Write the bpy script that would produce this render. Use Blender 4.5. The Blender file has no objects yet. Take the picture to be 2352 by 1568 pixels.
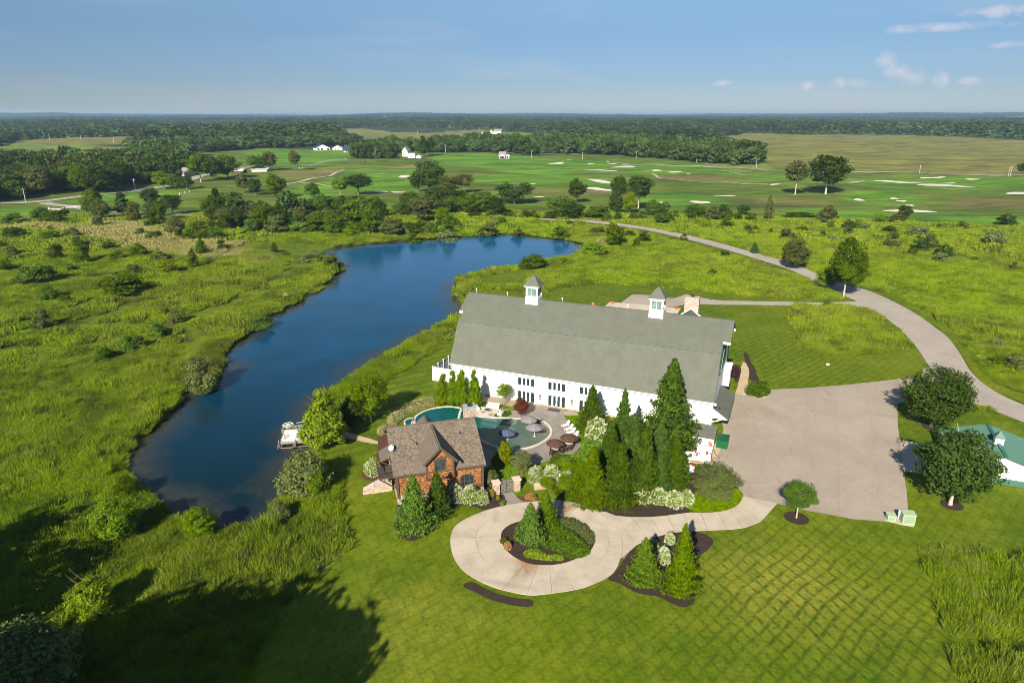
import bpy, math, random
import numpy as np
from mathutils import Vector, Matrix
from mathutils.geometry import tessellate_polygon
random.seed(7); RNG = np.random.default_rng(7)
R = math.radians
sc = bpy.context.scene
COL = sc.collection

# ---------------------------------------------------------------- camera, sky, sun, exposure
CAM_H = 50.0; PITCH = R(18.5); FL = 1568.0      # focal length in pixels of a 2352 px wide picture
cam = bpy.data.cameras.new('camera'); camo = bpy.data.objects.new('camera', cam); COL.objects.link(camo)
cam.lens = 24; cam.sensor_width = 36; cam.clip_start = 1; cam.clip_end = 60000
camo.location = (0, 0, CAM_H); camo.rotation_euler = (R(90) - PITCH, 0, 0)
sc.camera = camo
SUN_EL = R(30.5); SUN_HD = R(199.3)
world = bpy.data.worlds.new('World'); sc.world = world; world.use_nodes = True
wn = world.node_tree.nodes; wl = world.node_tree.links; wn.clear()
sky = wn.new('ShaderNodeTexSky'); sky.sky_type = 'NISHITA'; sky.sun_disc = False
sky.sun_elevation = SUN_EL; sky.sun_rotation = SUN_HD; sky.altitude = 300; sky.air_density = 1.0; sky.dust_density = 0.1; sky.ozone_density = 5.0
bg = wn.new('ShaderNodeBackground'); bg.inputs['Strength'].default_value = 0.06
wo = wn.new('ShaderNodeOutputWorld')
# fair-weather clouds low over the horizon, soft streaks higher up
tc = wn.new('ShaderNodeTexCoord')
def wnode(t, **k):
    n = wn.new(t)
    for a, b in k.items(): setattr(n, a, b)
    return n
def wmath(op, a, b=None, c=None):
    n = wnode('ShaderNodeMath', operation=op)
    for i, v in enumerate((a, b, c)):
        if v is None: continue
        if isinstance(v, (int, float)): n.inputs[i].default_value = v
        else: wl.new(v, n.inputs[i])
    return n.outputs[0]
sep = wnode('ShaderNodeSeparateXYZ'); wl.new(tc.outputs['Generated'], sep.inputs[0])
SX, SY, SZ = sep.outputs
az = wmath('ARCTAN2', SX, SY)              # heading, clockwise from +Y
el = wmath('ARCSINE', SZ)
nz = wnode('ShaderNodeTexNoise'); nz.inputs['Scale'].default_value = 34; nz.inputs['Distortion'].default_value = .8; nz.inputs['Detail'].default_value = 7; nz.inputs['Roughness'].default_value = 0.6
mp = wnode('ShaderNodeMapping'); mp.inputs['Scale'].default_value = (1, 1, 1.6); wl.new(tc.outputs['Generated'], mp.inputs[0]); wl.new(mp.outputs[0], nz.inputs['Vector'])
def puff(a, e, ra, re, soft=1.0):
    da = wmath('DIVIDE', wmath('SUBTRACT', az, R(a)), R(ra)); de = wmath('DIVIDE', wmath('SUBTRACT', el, R(e)), R(re))
    d = wmath('ADD', wmath('MULTIPLY', da, da), wmath('MULTIPLY', de, de))
    g = wmath('EXPONENT', wmath('MULTIPLY', d, -soft))
    return g
tot = None
for p in ((26.9, 3.5, .8, .65), (27.7, 2.8, 1.2, .7), (28.7, 2.3, 1.2, .65), (22.1, 1.9, .6, .45), (24.1, 2.0, .8, .5), (25.4, 2.0, .8, .4), (30.4, 2.1, .7, .6), (32, 2.0, .9, .35), (16.2, 2.1, 1.1, .3), (30, 5.4, 4.5, .4), (33.5, 6.1, 3.5, .5), (34, 4.1, 2.5, .3),
          (48, 5, 3, 1), (57, 4, 2, 1.2), (-52, 4, 3, .8), (100, 6, 4, 1.5), (140, 5, 3, 1.4), (-100, 5, 4, 1.4), (-150, 6, 3, 1.2)):
    g = puff(*p); tot = g if tot is None else wmath('MAXIMUM', tot, g)
cl = wmath('MULTIPLY', tot, wmath('ADD', wmath('MULTIPLY', nz.outputs[0], 2.2), -0.28))
mr = wnode('ShaderNodeMapRange'); mr.inputs[1].default_value = .34; mr.inputs[2].default_value = 1.0; mr.inputs[3].default_value = 0; mr.inputs[4].default_value = .62
wl.new(cl, mr.inputs[0])
nz2 = wnode('ShaderNodeTexNoise'); nz2.inputs['Scale'].default_value = 3.2; nz2.inputs['Detail'].default_value = 5
mp2 = wnode('ShaderNodeMapping'); mp2.inputs['Scale'].default_value = (1, 1, 9); wl.new(tc.outputs['Generated'], mp2.inputs[0]); wl.new(mp2.outputs[0], nz2.inputs['Vector'])
mr2 = wnode('ShaderNodeMapRange'); mr2.inputs[1].default_value = .56; mr2.inputs[2].default_value = .80; mr2.inputs[3].default_value = 0; mr2.inputs[4].default_value = .18
wl.new(nz2.outputs[0], mr2.inputs[0])
cmask = wmath('MAXIMUM', mr.outputs[0], mr2.outputs[0])
# the clear blue of this evening: the haze near the skyline is lavender blue rather than yellow
tr_ = wnode('ShaderNodeValToRGB'); er = tr_.color_ramp.elements
er[0].position = 0.0; er[0].color = (.50, .55, .70, 1); er[1].position = 1.0; er[1].color = (1.15, 1.12, 1.02, 1)
for p_, c_ in ((.05, (.47, .525, .68, 1)), (.12, (.56, .61, .69, 1)), (.22, (.94, .92, .84, 1)), (.40, (1.08, 1.06, .98, 1))):
    e_ = er.new(p_); e_.color = c_
wl.new(wmath('MULTIPLY', wmath('MAXIMUM', SZ, 0.0), 1.2), tr_.inputs[0])
tint = wnode('ShaderNodeMix', data_type='RGBA', blend_type='MULTIPLY'); tint.inputs[0].default_value = 1; wl.new(sky.outputs[0], tint.inputs[6]); wl.new(tr_.outputs[0], tint.inputs[7])
mix = wnode('ShaderNodeMix', data_type='RGBA'); wl.new(cmask, mix.inputs[0]); wl.new(tint.outputs[2], mix.inputs[6]); mix.inputs[7].default_value = (6.6, 6.3, 6.9, 1)
wl.new(mix.outputs[2], bg.inputs['Color']); wl.new(bg.outputs[0], wo.inputs['Surface'])
sun = bpy.data.lights.new('sun', 'SUN'); sun.energy = 5.0; sun.angle = R(0.5); sun.color = (1.0, .93, .78)
suno = bpy.data.objects.new('sun', sun); COL.objects.link(suno)
sdir = Vector((math.sin(SUN_HD) * math.cos(SUN_EL), math.cos(SUN_HD) * math.cos(SUN_EL), math.sin(SUN_EL)))
suno.rotation_euler = sdir.to_track_quat('Z', 'Y').to_euler(); suno.location = (0, -40, 80)
vs = sc.view_settings; vs.view_transform = 'Standard'; vs.look = 'None'; vs.gamma = 1; vs.use_curve_mapping = False; vs.exposure = 0.90
sc.cycles.use_denoising = True; sc.cycles.filter_width = 0.95; sc.cycles.max_bounces = 6; sc.cycles.transparent_max_bounces = 8; sc.cycles.diffuse_bounces = 3; sc.cycles.glossy_bounces = 3
sc.cycles.volume_bounces = 0; sc.cycles.use_adaptive_sampling = True; sc.cycles.adaptive_threshold = 0.015
sc.cycles.use_fast_gi = False

# ---------------------------------------------------------------- measuring: a bearing and a drop below the horizon -> a place on the ground
CP, SP = math.cos(PITCH), math.sin(PITCH)
def G(x, y, z=0.0):
    u = (x - 1176) / FL; v = -(y - 784) / FL
    dy = CP + v * SP; dz = -SP + v * CP
    t = (z - CAM_H) / dz
    return (u * t, dy * t)
def ZR(ox, oy, s):                         # coordinates read in an enlarged detail
    return lambda x, y: ((ox + x / s) * .784, (oy + y / s) * .784)
def topz(yd, ytop):                        # height that reaches ytop when standing yd metres ahead
    v = -(ytop - 784) / FL
    return CAM_H + (-SP + v * CP) / (CP + v * SP) * yd
def GP(pts, z=0.0, f=None): return [G(*(f(*p) if f else p), z) for p in pts]

# ---------------------------------------------------------------- ground shape
POND = [(742,582),(760,573),(800,565),(850,560),(920,555),(980,550),(1050,545),(1130,539),(1200,540),(1260,546),(1310,552),(1345,562),(1338,578),(1320,590),(1280,598),(1240,603),(1200,612),(1150,621),(1100,627),(1062,633),(1058,645),(1045,662),(1040,678),(1050,695),(1053,712),(1048,730),(1035,742),(1000,755),(960,775),(920,800),(880,825),(840,845),(810,862),(780,885),(765,900),(740,912),(722,935),(712,960),(708,985),(712,1010),(704,1035),(685,1052),(662,1080),(655,1110),(657,1130),(640,1152),(628,1175),(600,1197),(560,1216),(530,1224),(505,1217),(480,1200),(440,1193),(415,1192),(388,1178),(368,1152),(355,1128),(332,1118),(305,1098),(290,1080),(300,1050),(320,1020),(350,990),(385,965),(415,935),(437,905),(470,888),(505,868),(522,838),(512,820),(540,790),(590,750),(640,718),(690,690),(730,665),(765,640),(782,625),(776,605),(762,595)]
WATER_Z = -0.7
def smooth(P, n=2):
    for _ in range(n):
        Q = []
        for i in range(len(P)):
            a, b = P[i], P[(i + 1) % len(P)]
            Q += [(a[0]*.75 + b[0]*.25, a[1]*.75 + b[1]*.25), (a[0]*.25 + b[0]*.75, a[1]*.25 + b[1]*.75)]
        P = Q
    return P
POND_W = smooth(GP(POND, WATER_Z), 1)
def inside(P, X, Y):
    P = np.asarray(P); x0, y0 = P[:, 0], P[:, 1]; x1, y1 = np.roll(x0, -1), np.roll(y0, -1)
    c = np.zeros(X.shape, bool)
    for a, b, d, e in zip(x0, y0, x1, y1):
        if b == e: continue
        c ^= ((b > Y) != (e > Y)) & (X < (d - a) * (Y - b) / (e - b) + a)
    return c
def edist(P, X, Y, closed=True):
    P = np.asarray(P, float); n = len(P) if closed else len(P) - 1
    D = np.full(X.shape, 1e9)
    for i in range(n):
        a = P[i]; b = P[(i + 1) % len(P)]; d = b - a; L = max(d @ d, 1e-9)
        t = np.clip(((X - a[0]) * d[0] + (Y - a[1]) * d[1]) / L, 0, 1)
        D = np.minimum(D, (X - a[0] - t * d[0])**2 + (Y - a[1] - t * d[1])**2)
    return np.sqrt(D)
def sdist(P, X, Y): return np.where(inside(P, X, Y), 1, -1) * edist(P, X, Y)
_bb = (min(p[0] for p in POND_W) - 12, max(p[0] for p in POND_W) + 12, min(p[1] for p in POND_W) - 12, max(p[1] for p in POND_W) + 12)
def sst(a, b, x):
    t = np.clip((x - a) / (b - a), 0, 1); return t * t * (3 - 2 * t)
def hgt(X, Y):
    X = np.asarray(X, float); Y = np.asarray(Y, float); sh = X.shape
    X = np.atleast_1d(X).ravel(); Y = np.atleast_1d(Y).ravel()
    r = np.hypot(X, Y)
    w1 = sst(370, 520, r)
    h = w1 * (1.0 * np.sin(X * .031 + 1) * np.sin(Y * .024 + 2) + .55 * np.sin(X * .071 + Y * .043 + 1.7) + .35 * np.sin(X * .11 - Y * .09))
    w2 = sst(900, 2200, r); h += w2 * (3.0 * np.sin(X * .006 + .6) * np.sin(Y * .0041 + 1.1) + 2.0 * np.sin(X * .0023 - Y * .003))
    w3 = sst(3500, 9500, r); h += w3 * (16 + 13 * np.sin(X * .0011 + 2.2) + 9 * np.sin(X * .0027 + Y * .0006) - 4 * np.exp(-((X + 200) / 2500)**2))
    m = (X > _bb[0]) & (X < _bb[1]) & (Y > _bb[2]) & (Y < _bb[3])
    if m.any():
        d = sdist(POND_W, X[m], Y[m])
        hp = np.where(d > 0, WATER_Z - np.minimum(.28 * d, 2.2), WATER_Z * (1 - sst(0, 2.6, -d)))
        h[m] += hp
    return h.reshape(sh)
def H1(x, y): return float(hgt(np.array([x]), np.array([y]))[0])

# ---------------------------------------------------------------- materials
def newmat(name):
    m = bpy.data.materials.new(name); m.use_nodes = True
    nt = m.node_tree; nt.nodes.clear()
    return m, nt
class NT:
    """small wrapper for building node trees"""
    def __init__(s, nt): s.nt = nt; s.n = nt.nodes; s.l = nt.links
    def node(s, t, ins=None, **k):
        n = s.n.new(t)
        for a, b in k.items(): setattr(n, a, b)
        for i, v in (ins or {}).items():
            sk = n.inputs[i]
            if isinstance(v, bpy.types.NodeSocket): s.l.new(v, sk)
            else: sk.default_value = v
        return n
    def math(s, op, *a):
        return s.node('ShaderNodeMath', dict(enumerate(a)), operation=op).outputs[0]
    def noise(s, scale, vec=None, detail=4, rough=.55, dist=0):
        ins = {'Scale': scale, 'Detail': detail, 'Roughness': rough, 'Distortion': dist}
        if vec is not None: ins['Vector'] = vec
        return s.node('ShaderNodeTexNoise', ins).outputs[0]
    def ramp(s, f, a, b, c=0., d=1.):
        return s.node('ShaderNodeMapRange', {0: f, 1: a, 2: b, 3: c, 4: d}).outputs[0]
    def mix(s, f, a, b, mode='MIX'):
        def c(v): return v if isinstance(v, bpy.types.NodeSocket) else tuple(v)[:3] + (1,)
        return s.node('ShaderNodeMix', {0: f, 6: c(a), 7: c(b)}, data_type='RGBA', blend_type=mode).outputs[2]
    def pos(s, sx=1, sy=None, sz=None):
        g = s.node('ShaderNodeNewGeometry').outputs['Position']
        if sx == 1 and sy is None: return g
        return s.node('ShaderNodeVectorMath', {0: g, 1: (sx, sy if sy is not None else sx, sz if sz is not None else sx)}, operation='MULTIPLY').outputs[0]
    def obj(s): return s.node('ShaderNodeTexCoord').outputs['Object']
    def attr(s, name, typ='GEOMETRY'):
        return s.node('ShaderNodeAttribute', attribute_name=name, attribute_type=typ)
    def out(s, col, rough=.8, spec=.3, bump=None, bstr=.3, bdist=.05, metal=0, extra=None):
        p = s.node('ShaderNodeBsdfPrincipled', {'Roughness': rough, 'Metallic': metal, 'Specular IOR Level': spec})
        if isinstance(col, bpy.types.NodeSocket): s.l.new(col, p.inputs['Base Color'])
        else: p.inputs['Base Color'].default_value = tuple(col)[:3] + (1,)
        if bump is not None:
            b = s.node('ShaderNodeBump', {'Strength': bstr, 'Distance': bdist, 'Height': bump}); s.l.new(b.outputs[0], p.inputs['Normal'])
        o = s.node('ShaderNodeOutputMaterial', {'Surface': p.outputs[0]})
        return p
MATS = {}
def flat(name, col, rough=.7, var=.12, scale=3., spec=.3, metal=0, bump=0.):
    """a plain painted or cast surface with a little wear"""
    if name in MATS: return MATS[name]
    m, nt = newmat(name); t = NT(nt); o = t.obj()
    n = t.noise(scale, o, 6, .65)
    c = t.mix(t.ramp(n, .3, .7), [v * (1 - var) for v in col], [min(1, v * (1 + var)) for v in col])
    n2 = t.noise(scale * 9, o, 3)
    t.out(c, rough, spec, n2 if bump else None, bump, .02, metal)
    MATS[name] = m; return m
def foliage(name, c1, c2, trans=.3, lo=.86, hi=1.16):
    """leaves: colour differs leaf by leaf and tree by tree"""
    if name in MATS: return MATS[name]
    m, nt = newmat(name); t = NT(nt)
    if max(c2) < .5: c1 = [v * 1.22 for v in c1]; c2 = [min(.4, v * 1.22) for v in c2]
    tone = t.attr('tone').outputs['Fac']
    rnd = t.node('ShaderNodeObjectInfo').outputs['Random']
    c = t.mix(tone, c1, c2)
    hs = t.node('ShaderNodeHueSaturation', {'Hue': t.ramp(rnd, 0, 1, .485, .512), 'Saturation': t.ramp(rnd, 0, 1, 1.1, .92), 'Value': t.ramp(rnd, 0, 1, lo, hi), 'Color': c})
    d = t.node('ShaderNodeBsdfDiffuse', {'Color': hs.outputs[0]})
    tr = t.node('ShaderNodeBsdfTranslucent', {'Color': t.mix(.5, hs.outputs[0], (.20, .26, .008))})
    gl = t.node('ShaderNodeBsdfGlossy', {'Color': (.5, .55, .45, 1), 'Roughness': .5})
    mx = t.node('ShaderNodeMixShader', {0: trans, 1: d.outputs[0], 2: tr.outputs[0]})
    mx2 = t.node('ShaderNodeMixShader', {0: .004, 1: mx.outputs[0], 2: gl.outputs[0]})
    t.node('ShaderNodeOutputMaterial', {'Surface': mx2.outputs[0]})
    MATS[name] = m; return m

def meadow_color(t, tan, wild=True):
    """colour of the long grass by place: fresh, olive, straw and dark weed patches"""
    P = t.pos()
    big = t.noise(.018, P, 4, .6); mid = t.noise(.075, P, 5, .65, .9); fine = t.noise(.6, P, 4, .7)
    c = t.mix(t.ramp(big, .36, .62), MEADOW[0], MEADOW[1])
    c = t.mix(t.ramp(mid, .44, .68, 0, .7), c, MEADOW[2]); wd = t.noise(.05, t.pos(1, 1.7, 1), 5, .7, 1.4); c = t.mix(t.ramp(wd, .56, .68, 0, .7), c, (.185, .185, .050)); c = t.mix(t.ramp(wd, .42, .33, 0, .6), c, (.090, .125, .018))
    c = t.mix(t.ramp(mid, .50, .32, 0, .7), c, MEADOW[3])
    sm = t.noise(.24, P, 4, .7, 1.2); c = t.mix(t.ramp(sm, .52, .72, 0, .8), c, MEADOW[3]); c = t.mix(t.ramp(sm, .46, .30, 0, .7), c, MEADOW[5])
    c = t.mix(t.math('MULTIPLY', t.ramp(tan, .25, .8), t.ramp(fine, .2, .6, .45, 1)), c, MEADOW[4])
    return c, fine
MEADOW = [(.172, .280, .007), (.175, .225, .018), (.265, .365, .007), (.055, .075, .012), (.36, .32, .110), (.310, .325, .065)]
# ---------------------------------------------------------------- objects
def link(o, parent=None):
    COL.objects.link(o)
    if parent is not None: o.parent = parent
    return o
def tag(o, label=None, cat=None, group=None, kind=None):
    for k, v in (('label', label), ('category', cat), ('group', group), ('kind', kind)):
        if v: o[k] = v
    return o
def thing(name, label, cat, loc=(0, 0, 0), hd=0.0, group=None):
    """an Empty at the base; hd is the heading (clockwise from +Y) its local +X points at"""
    o = bpy.data.objects.new(name, None); o.empty_display_size = .5
    o.location = loc; o.rotation_euler = (0, 0, R(90 - hd)); link(o)
    return tag(o, label, cat, group)
def copy_tree(o, parent=None):
    c = o.copy(); COL.objects.link(c)
    if parent is not None: c.parent = parent
    for ch in o.children: copy_tree(ch, c)
    return c
class MB:
    def __init__(s): s.v = []; s.f = []
    def add(s, V, Fs):
        n = len(s.v); s.v += [tuple(p) for p in V]; s.f += [tuple(i + n for i in f) for f in Fs]; return s
    def box(s, x0, x1, y0, y1, z0, z1):
        return s.add([(x0,y0,z0),(x1,y0,z0),(x1,y1,z0),(x0,y1,z0),(x0,y0,z1),(x1,y0,z1),(x1,y1,z1),(x0,y1,z1)],
                     [(0,3,2,1),(4,5,6,7),(0,1,5,4),(1,2,6,5),(2,3,7,6),(3,0,4,7)])
    def bar(s, p, q, w, h=None, up=(0, 0, 1)):
        """a beam from p to q, w wide and h high"""
        h = h or w; p = Vector(p); q = Vector(q); d = (q - p).normalized(); u = Vector(up)
        if abs(d.dot(u)) > .98: u = Vector((0, 1, 0))
        a = d.cross(u).normalized() * w / 2; b = a.cross(d).normalized() * h / 2
        return s.add([p-a-b, p+a-b, p+a+b, p-a+b, q-a-b, q+a-b, q+a+b, q-a+b], [(0,3,2,1),(4,5,6,7),(0,1,5,4),(1,2,6,5),(2,3,7,6),(3,0,4,7)])
    def prism(s, P, z0, z1):
        n = len(P); a = sum(P[i][0]*P[(i+1)%n][1] - P[(i+1)%n][0]*P[i][1] for i in range(n))
        if a < 0: P = P[::-1]
        return s.add([(x, y, z0) for x, y in P] + [(x, y, z1) for x, y in P],
                     [tuple(range(n))[::-1], tuple(range(n, 2*n))] + [(i, (i+1) % n, n + (i+1) % n, n + i) for i in range(n)])
    def slab(s, A, B, off):
        """a polygon (3-D points) thickened by the vector off"""
        n = len(A); B = [Vector(p) + Vector(off) for p in A]
        return s.add(list(A) + B, [tuple(range(n))[::-1], tuple(range(n, 2*n))] + [(i, (i+1) % n, n + (i+1) % n, n + i) for i in range(n)])
    def tube(s, path, rad, seg=8, cap=True):
        path = [Vector(p) for p in path]; n = len(path); rad = rad if isinstance(rad, (list, tuple)) else [rad] * n
        base = len(s.v); u = Vector((0, 0, 1))
        for i, p in enumerate(path):
            d = (path[min(i+1, n-1)] - path[max(i-1, 0)]).normalized()
            k = u if abs(d.dot(u)) < .95 else Vector((1, 0, 0))
            a = d.cross(k).normalized(); b = a.cross(d).normalized()
            for j in range(seg):
                t = 2 * math.pi * j / seg; s.v.append(tuple(p + (a * math.cos(t) + b * math.sin(t)) * rad[i]))
        for i in range(n - 1):
            for j in range(seg):
                s.f.append((base + i*seg + j, base + i*seg + (j+1) % seg, base + (i+1)*seg + (j+1) % seg, base + (i+1)*seg + j))
        if cap:
            s.f.append(tuple(base + j for j in range(seg))[::-1]); s.f.append(tuple(base + (n-1)*seg + j for j in range(seg)))
        return s
    def lathe(s, prof, seg=16, c=(0, 0, 0)):
        return s.tube([(c[0], c[1], c[2] + z) for r, z in prof], [max(r, 1e-4) for r, z in prof], seg)
    def build(s, name, mat, parent=None, smooth=False, recalc=True):
        me = bpy.data.meshes.new(name); me.from_pydata(s.v, [], s.f)
        if recalc:
            import bmesh
            b = bmesh.new(); b.from_mesh(me); bmesh.ops.recalc_face_normals(b, faces=b.faces); b.to_mesh(me); b.free()
        if smooth: me.polygons.foreach_set('use_smooth', [True] * len(me.polygons))
        me.materials.append(mat); me.update()
        return link(bpy.data.objects.new(name, me), parent)
def npmesh(name, V, Q, mat, tone=None, smooth=False):
    """mesh from arrays: V (n,3), Q (m,4) quads, tone per face"""
    me = bpy.data.meshes.new(name); V = np.asarray(V, np.float32); Q = np.asarray(Q, np.int32); k = Q.shape[1]
    me.vertices.add(len(V)); me.vertices.foreach_set('co', V.ravel())
    me.loops.add(Q.size); me.loops.foreach_set('vertex_index', Q.ravel())
    me.polygons.add(len(Q)); me.polygons.foreach_set('loop_start', np.arange(0, Q.size, k, dtype=np.int32))
    me.update(calc_edges=True)
    if tone is not None:
        a = me.attributes.new('tone', 'FLOAT', 'FACE'); a.data.foreach_set('value', np.asarray(tone, np.float32))
    if smooth: me.polygons.foreach_set('use_smooth', np.ones(len(Q), bool))
    if mat: me.materials.append(mat)
    return me
def sheet(name, P, z, mat, kind='structure', thick=0.0, parent=None):
    """a flat polygon on the ground, with a rim when it has thickness"""
    if sum(P[i][0]*P[(i+1)%len(P)][1] - P[(i+1)%len(P)][0]*P[i][1] for i in range(len(P))) < 0: P = P[::-1]
    T = tessellate_polygon([[Vector((x, y, 0)) for x, y in P]]); n = len(P)
    V = [(x, y, z) for x, y in P]; Fs = [tuple(t) for t in T]
    if thick:
        V += [(x, y, z - thick) for x, y in P]; Fs += [(i, i + n, (i+1) % n + n, (i+1) % n) for i in range(n)]
    b = MB(); b.v = V; b.f = Fs
    o = b.build(name, mat, parent)
    me = o.data
    if me.polygons[0].normal.z < 0: me.flip_normals()
    if kind: o['kind'] = kind
    return o
def ribbon(L, Rr, name, mat, dz=.1, sub=4, kind='structure', smoothn=0):
    """a strip between two lines that follows the ground"""
    def res(P, n):
        P = np.asarray(P, float); d = np.r_[0, np.cumsum(np.hypot(*np.diff(P, axis=0).T))]; t = np.linspace(0, d[-1], n)
        return np.c_[np.interp(t, d, P[:, 0]), np.interp(t, d, P[:, 1])]
    def chk(P):
        P = [P[0]] + [q for i in range(len(P)-1) for q in ((P[i][0]*.75+P[i+1][0]*.25, P[i][1]*.75+P[i+1][1]*.25), (P[i][0]*.25+P[i+1][0]*.75, P[i][1]*.25+P[i+1][1]*.75))] + [P[-1]]
        return P
    for _ in range(2): L = chk(L); Rr = chk(Rr)
    n = len(L) * sub; A = res(L, n); B = res(Rr, n); c = 3
    V = []; 
    for i in range(n):
        for j in range(c + 1):
            p = A[i] + (B[i] - A[i]) * j / c; V.append((p[0], p[1], 0))
    V = np.array(V); V[:, 2] = hgt(V[:, 0], V[:, 1]) + dz
    Q = [(i*(c+1)+j, i*(c+1)+j+1, (i+1)*(c+1)+j+1, (i+1)*(c+1)+j) for i in range(n-1) for j in range(c)]
    me = npmesh(name, V, Q, mat)
    if me.polygons[0].normal.z < 0: me.flip_normals()
    o = link(bpy.data.objects.new(name, me)); o['kind'] = kind; return o
def line_ribbon(P, w, name, mat, dz=.12, kind='structure'):
    P = [Vector((a, b)) for a, b in P]; L = []; Q = []
    for i, p in enumerate(P):
        d = (P[min(i+1, len(P)-1)] - P[max(i-1, 0)]).normalized(); n = Vector((-d.y, d.x)) * w / 2
        L.append(tuple(p + n)); Q.append(tuple(p - n))
    return ribbon(L, Q, name, mat, dz, kind=kind)

# ---------------------------------------------------------------- the ground: one sheet from under the camera to the horizon
def poly(*p): return GP(p)
FAIRWAY = [poly((555,348),(640,343),(720,345),(830,350),(790,372),(720,378),(650,385),(600,372)),
    poly((1010,352),(1150,355),(1250,360),(1480,372),(1600,378),(1650,388),(1700,397),(1550,402),(1400,397),(1250,402),(1100,385),(1020,378),(990,365)),
    poly((1060,408),(1200,400),(1330,404),(1420,412),(1500,425),(1400,433),(1250,428),(1120,420)),
    poly((790,395),(900,380),(960,392),(950,425),(860,440),(780,448),(700,455),(650,450),(690,430),(740,420)),
    poly((1560,385),(1700,392),(1850,405),(2000,412),(2352,405),(2500,410),(2500,437),(2200,434),(1950,428),(1800,420),(1650,402)),
    poly((1850,478),(1950,485),(2100,486),(2200,492),(2352,500),(2500,505),(2500,530),(2352,520),(2200,518),(2050,512),(1900,503),(1780,492)),
    poly((1950,442),(2060,440),(2120,460),(2100,470),(1990,468),(1930,455)),
    poly((1480,432),(1560,440),(1640,450),(1680,470),(1620,485),(1520,478),(1440,455)),
    poly((0,480),(60,476),(100,478),(150,485),(260,492),(262,500),(150,500),(90,506),(0,512)),
    poly((120,458),(240,448),(400,432),(420,440),(300,455),(200,470)),
    poly((380,488),(470,480),(560,484),(600,495),(480,498)),
    poly((60,350),(130,347),(250,352),(180,362),(90,360))]
DRY = [poly((60,325),(200,315),(350,318),(340,330),(180,335),(50,335)), poly((1500,402),(1700,404),(1700,410),(1500,412)), poly((1150,430),(1260,436),(1500,442),(1480,450),(1200,442)), poly((850,380),(930,376),(980,383),(900,388)),
    poly((1700,455),(1900,462),(1900,472),(1720,468)), poly((2200,455),(2352,460),(2352,478),(2180,472)), poly((640,395),(780,385),(760,400),(660,412))]
CORN = [poly((1630,325),(1700,306),(2000,309),(2200,314),(2352,321),(2600,326),(2600,408),(2352,402),(2200,399),(1960,394),(1780,380),(1740,360),(1700,340)),
    poly((770,297),(830,295),(900,303),(980,305),(1060,300),(1110,297),(1150,300),(1140,308),(1000,322),(900,325),(800,318)),
    poly((20,326),(150,318),(350,315),(355,326),(200,332)), poly((930,276),(1000,275),(1010,279),(930,280)), poly((2270,273),(2352,273),(2500,274),(2500,280),(2300,280))]
HAY = [poly((1100,303),(1150,304),(1290,313),(1290,328),(1180,334),(1060,326)), poly((20,328),(200,332),(300,340),(250,356),(120,366),(-60,372),(-60,340)), poly((1640,380),(1760,378),(1800,392),(1700,396))]
GOLF = poly((-800,345),(0,345),(400,345),(760,340),(1010,348),(1500,365),(1760,380),(3200,395),(3200,540),(2352,520),(1900,500),(1500,490),(1100,482),(700,470),(420,490),(-800,515))
TANM = [(poly((215,505),(330,512),(420,545),(560,560),(545,592),(430,590),(250,560)), 1.0), (poly((0,508),(140,515),(300,535),(260,545),(100,530),(0,525)), .8), (poly((620,505),(760,500),(720,530),(620,540)), .5), (poly((545,590),(640,575),(620,610),(560,612)), .5), (poly((1150,436),(1500,442),(1400,452),(1160,450)), .7)]
def tanmap(X, Y):
    m = np.zeros(X.shape)
    for P, a in TANM: m = np.maximum(m, a * sst(-9, 6, sdist(P, X, Y)))
    return m
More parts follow.
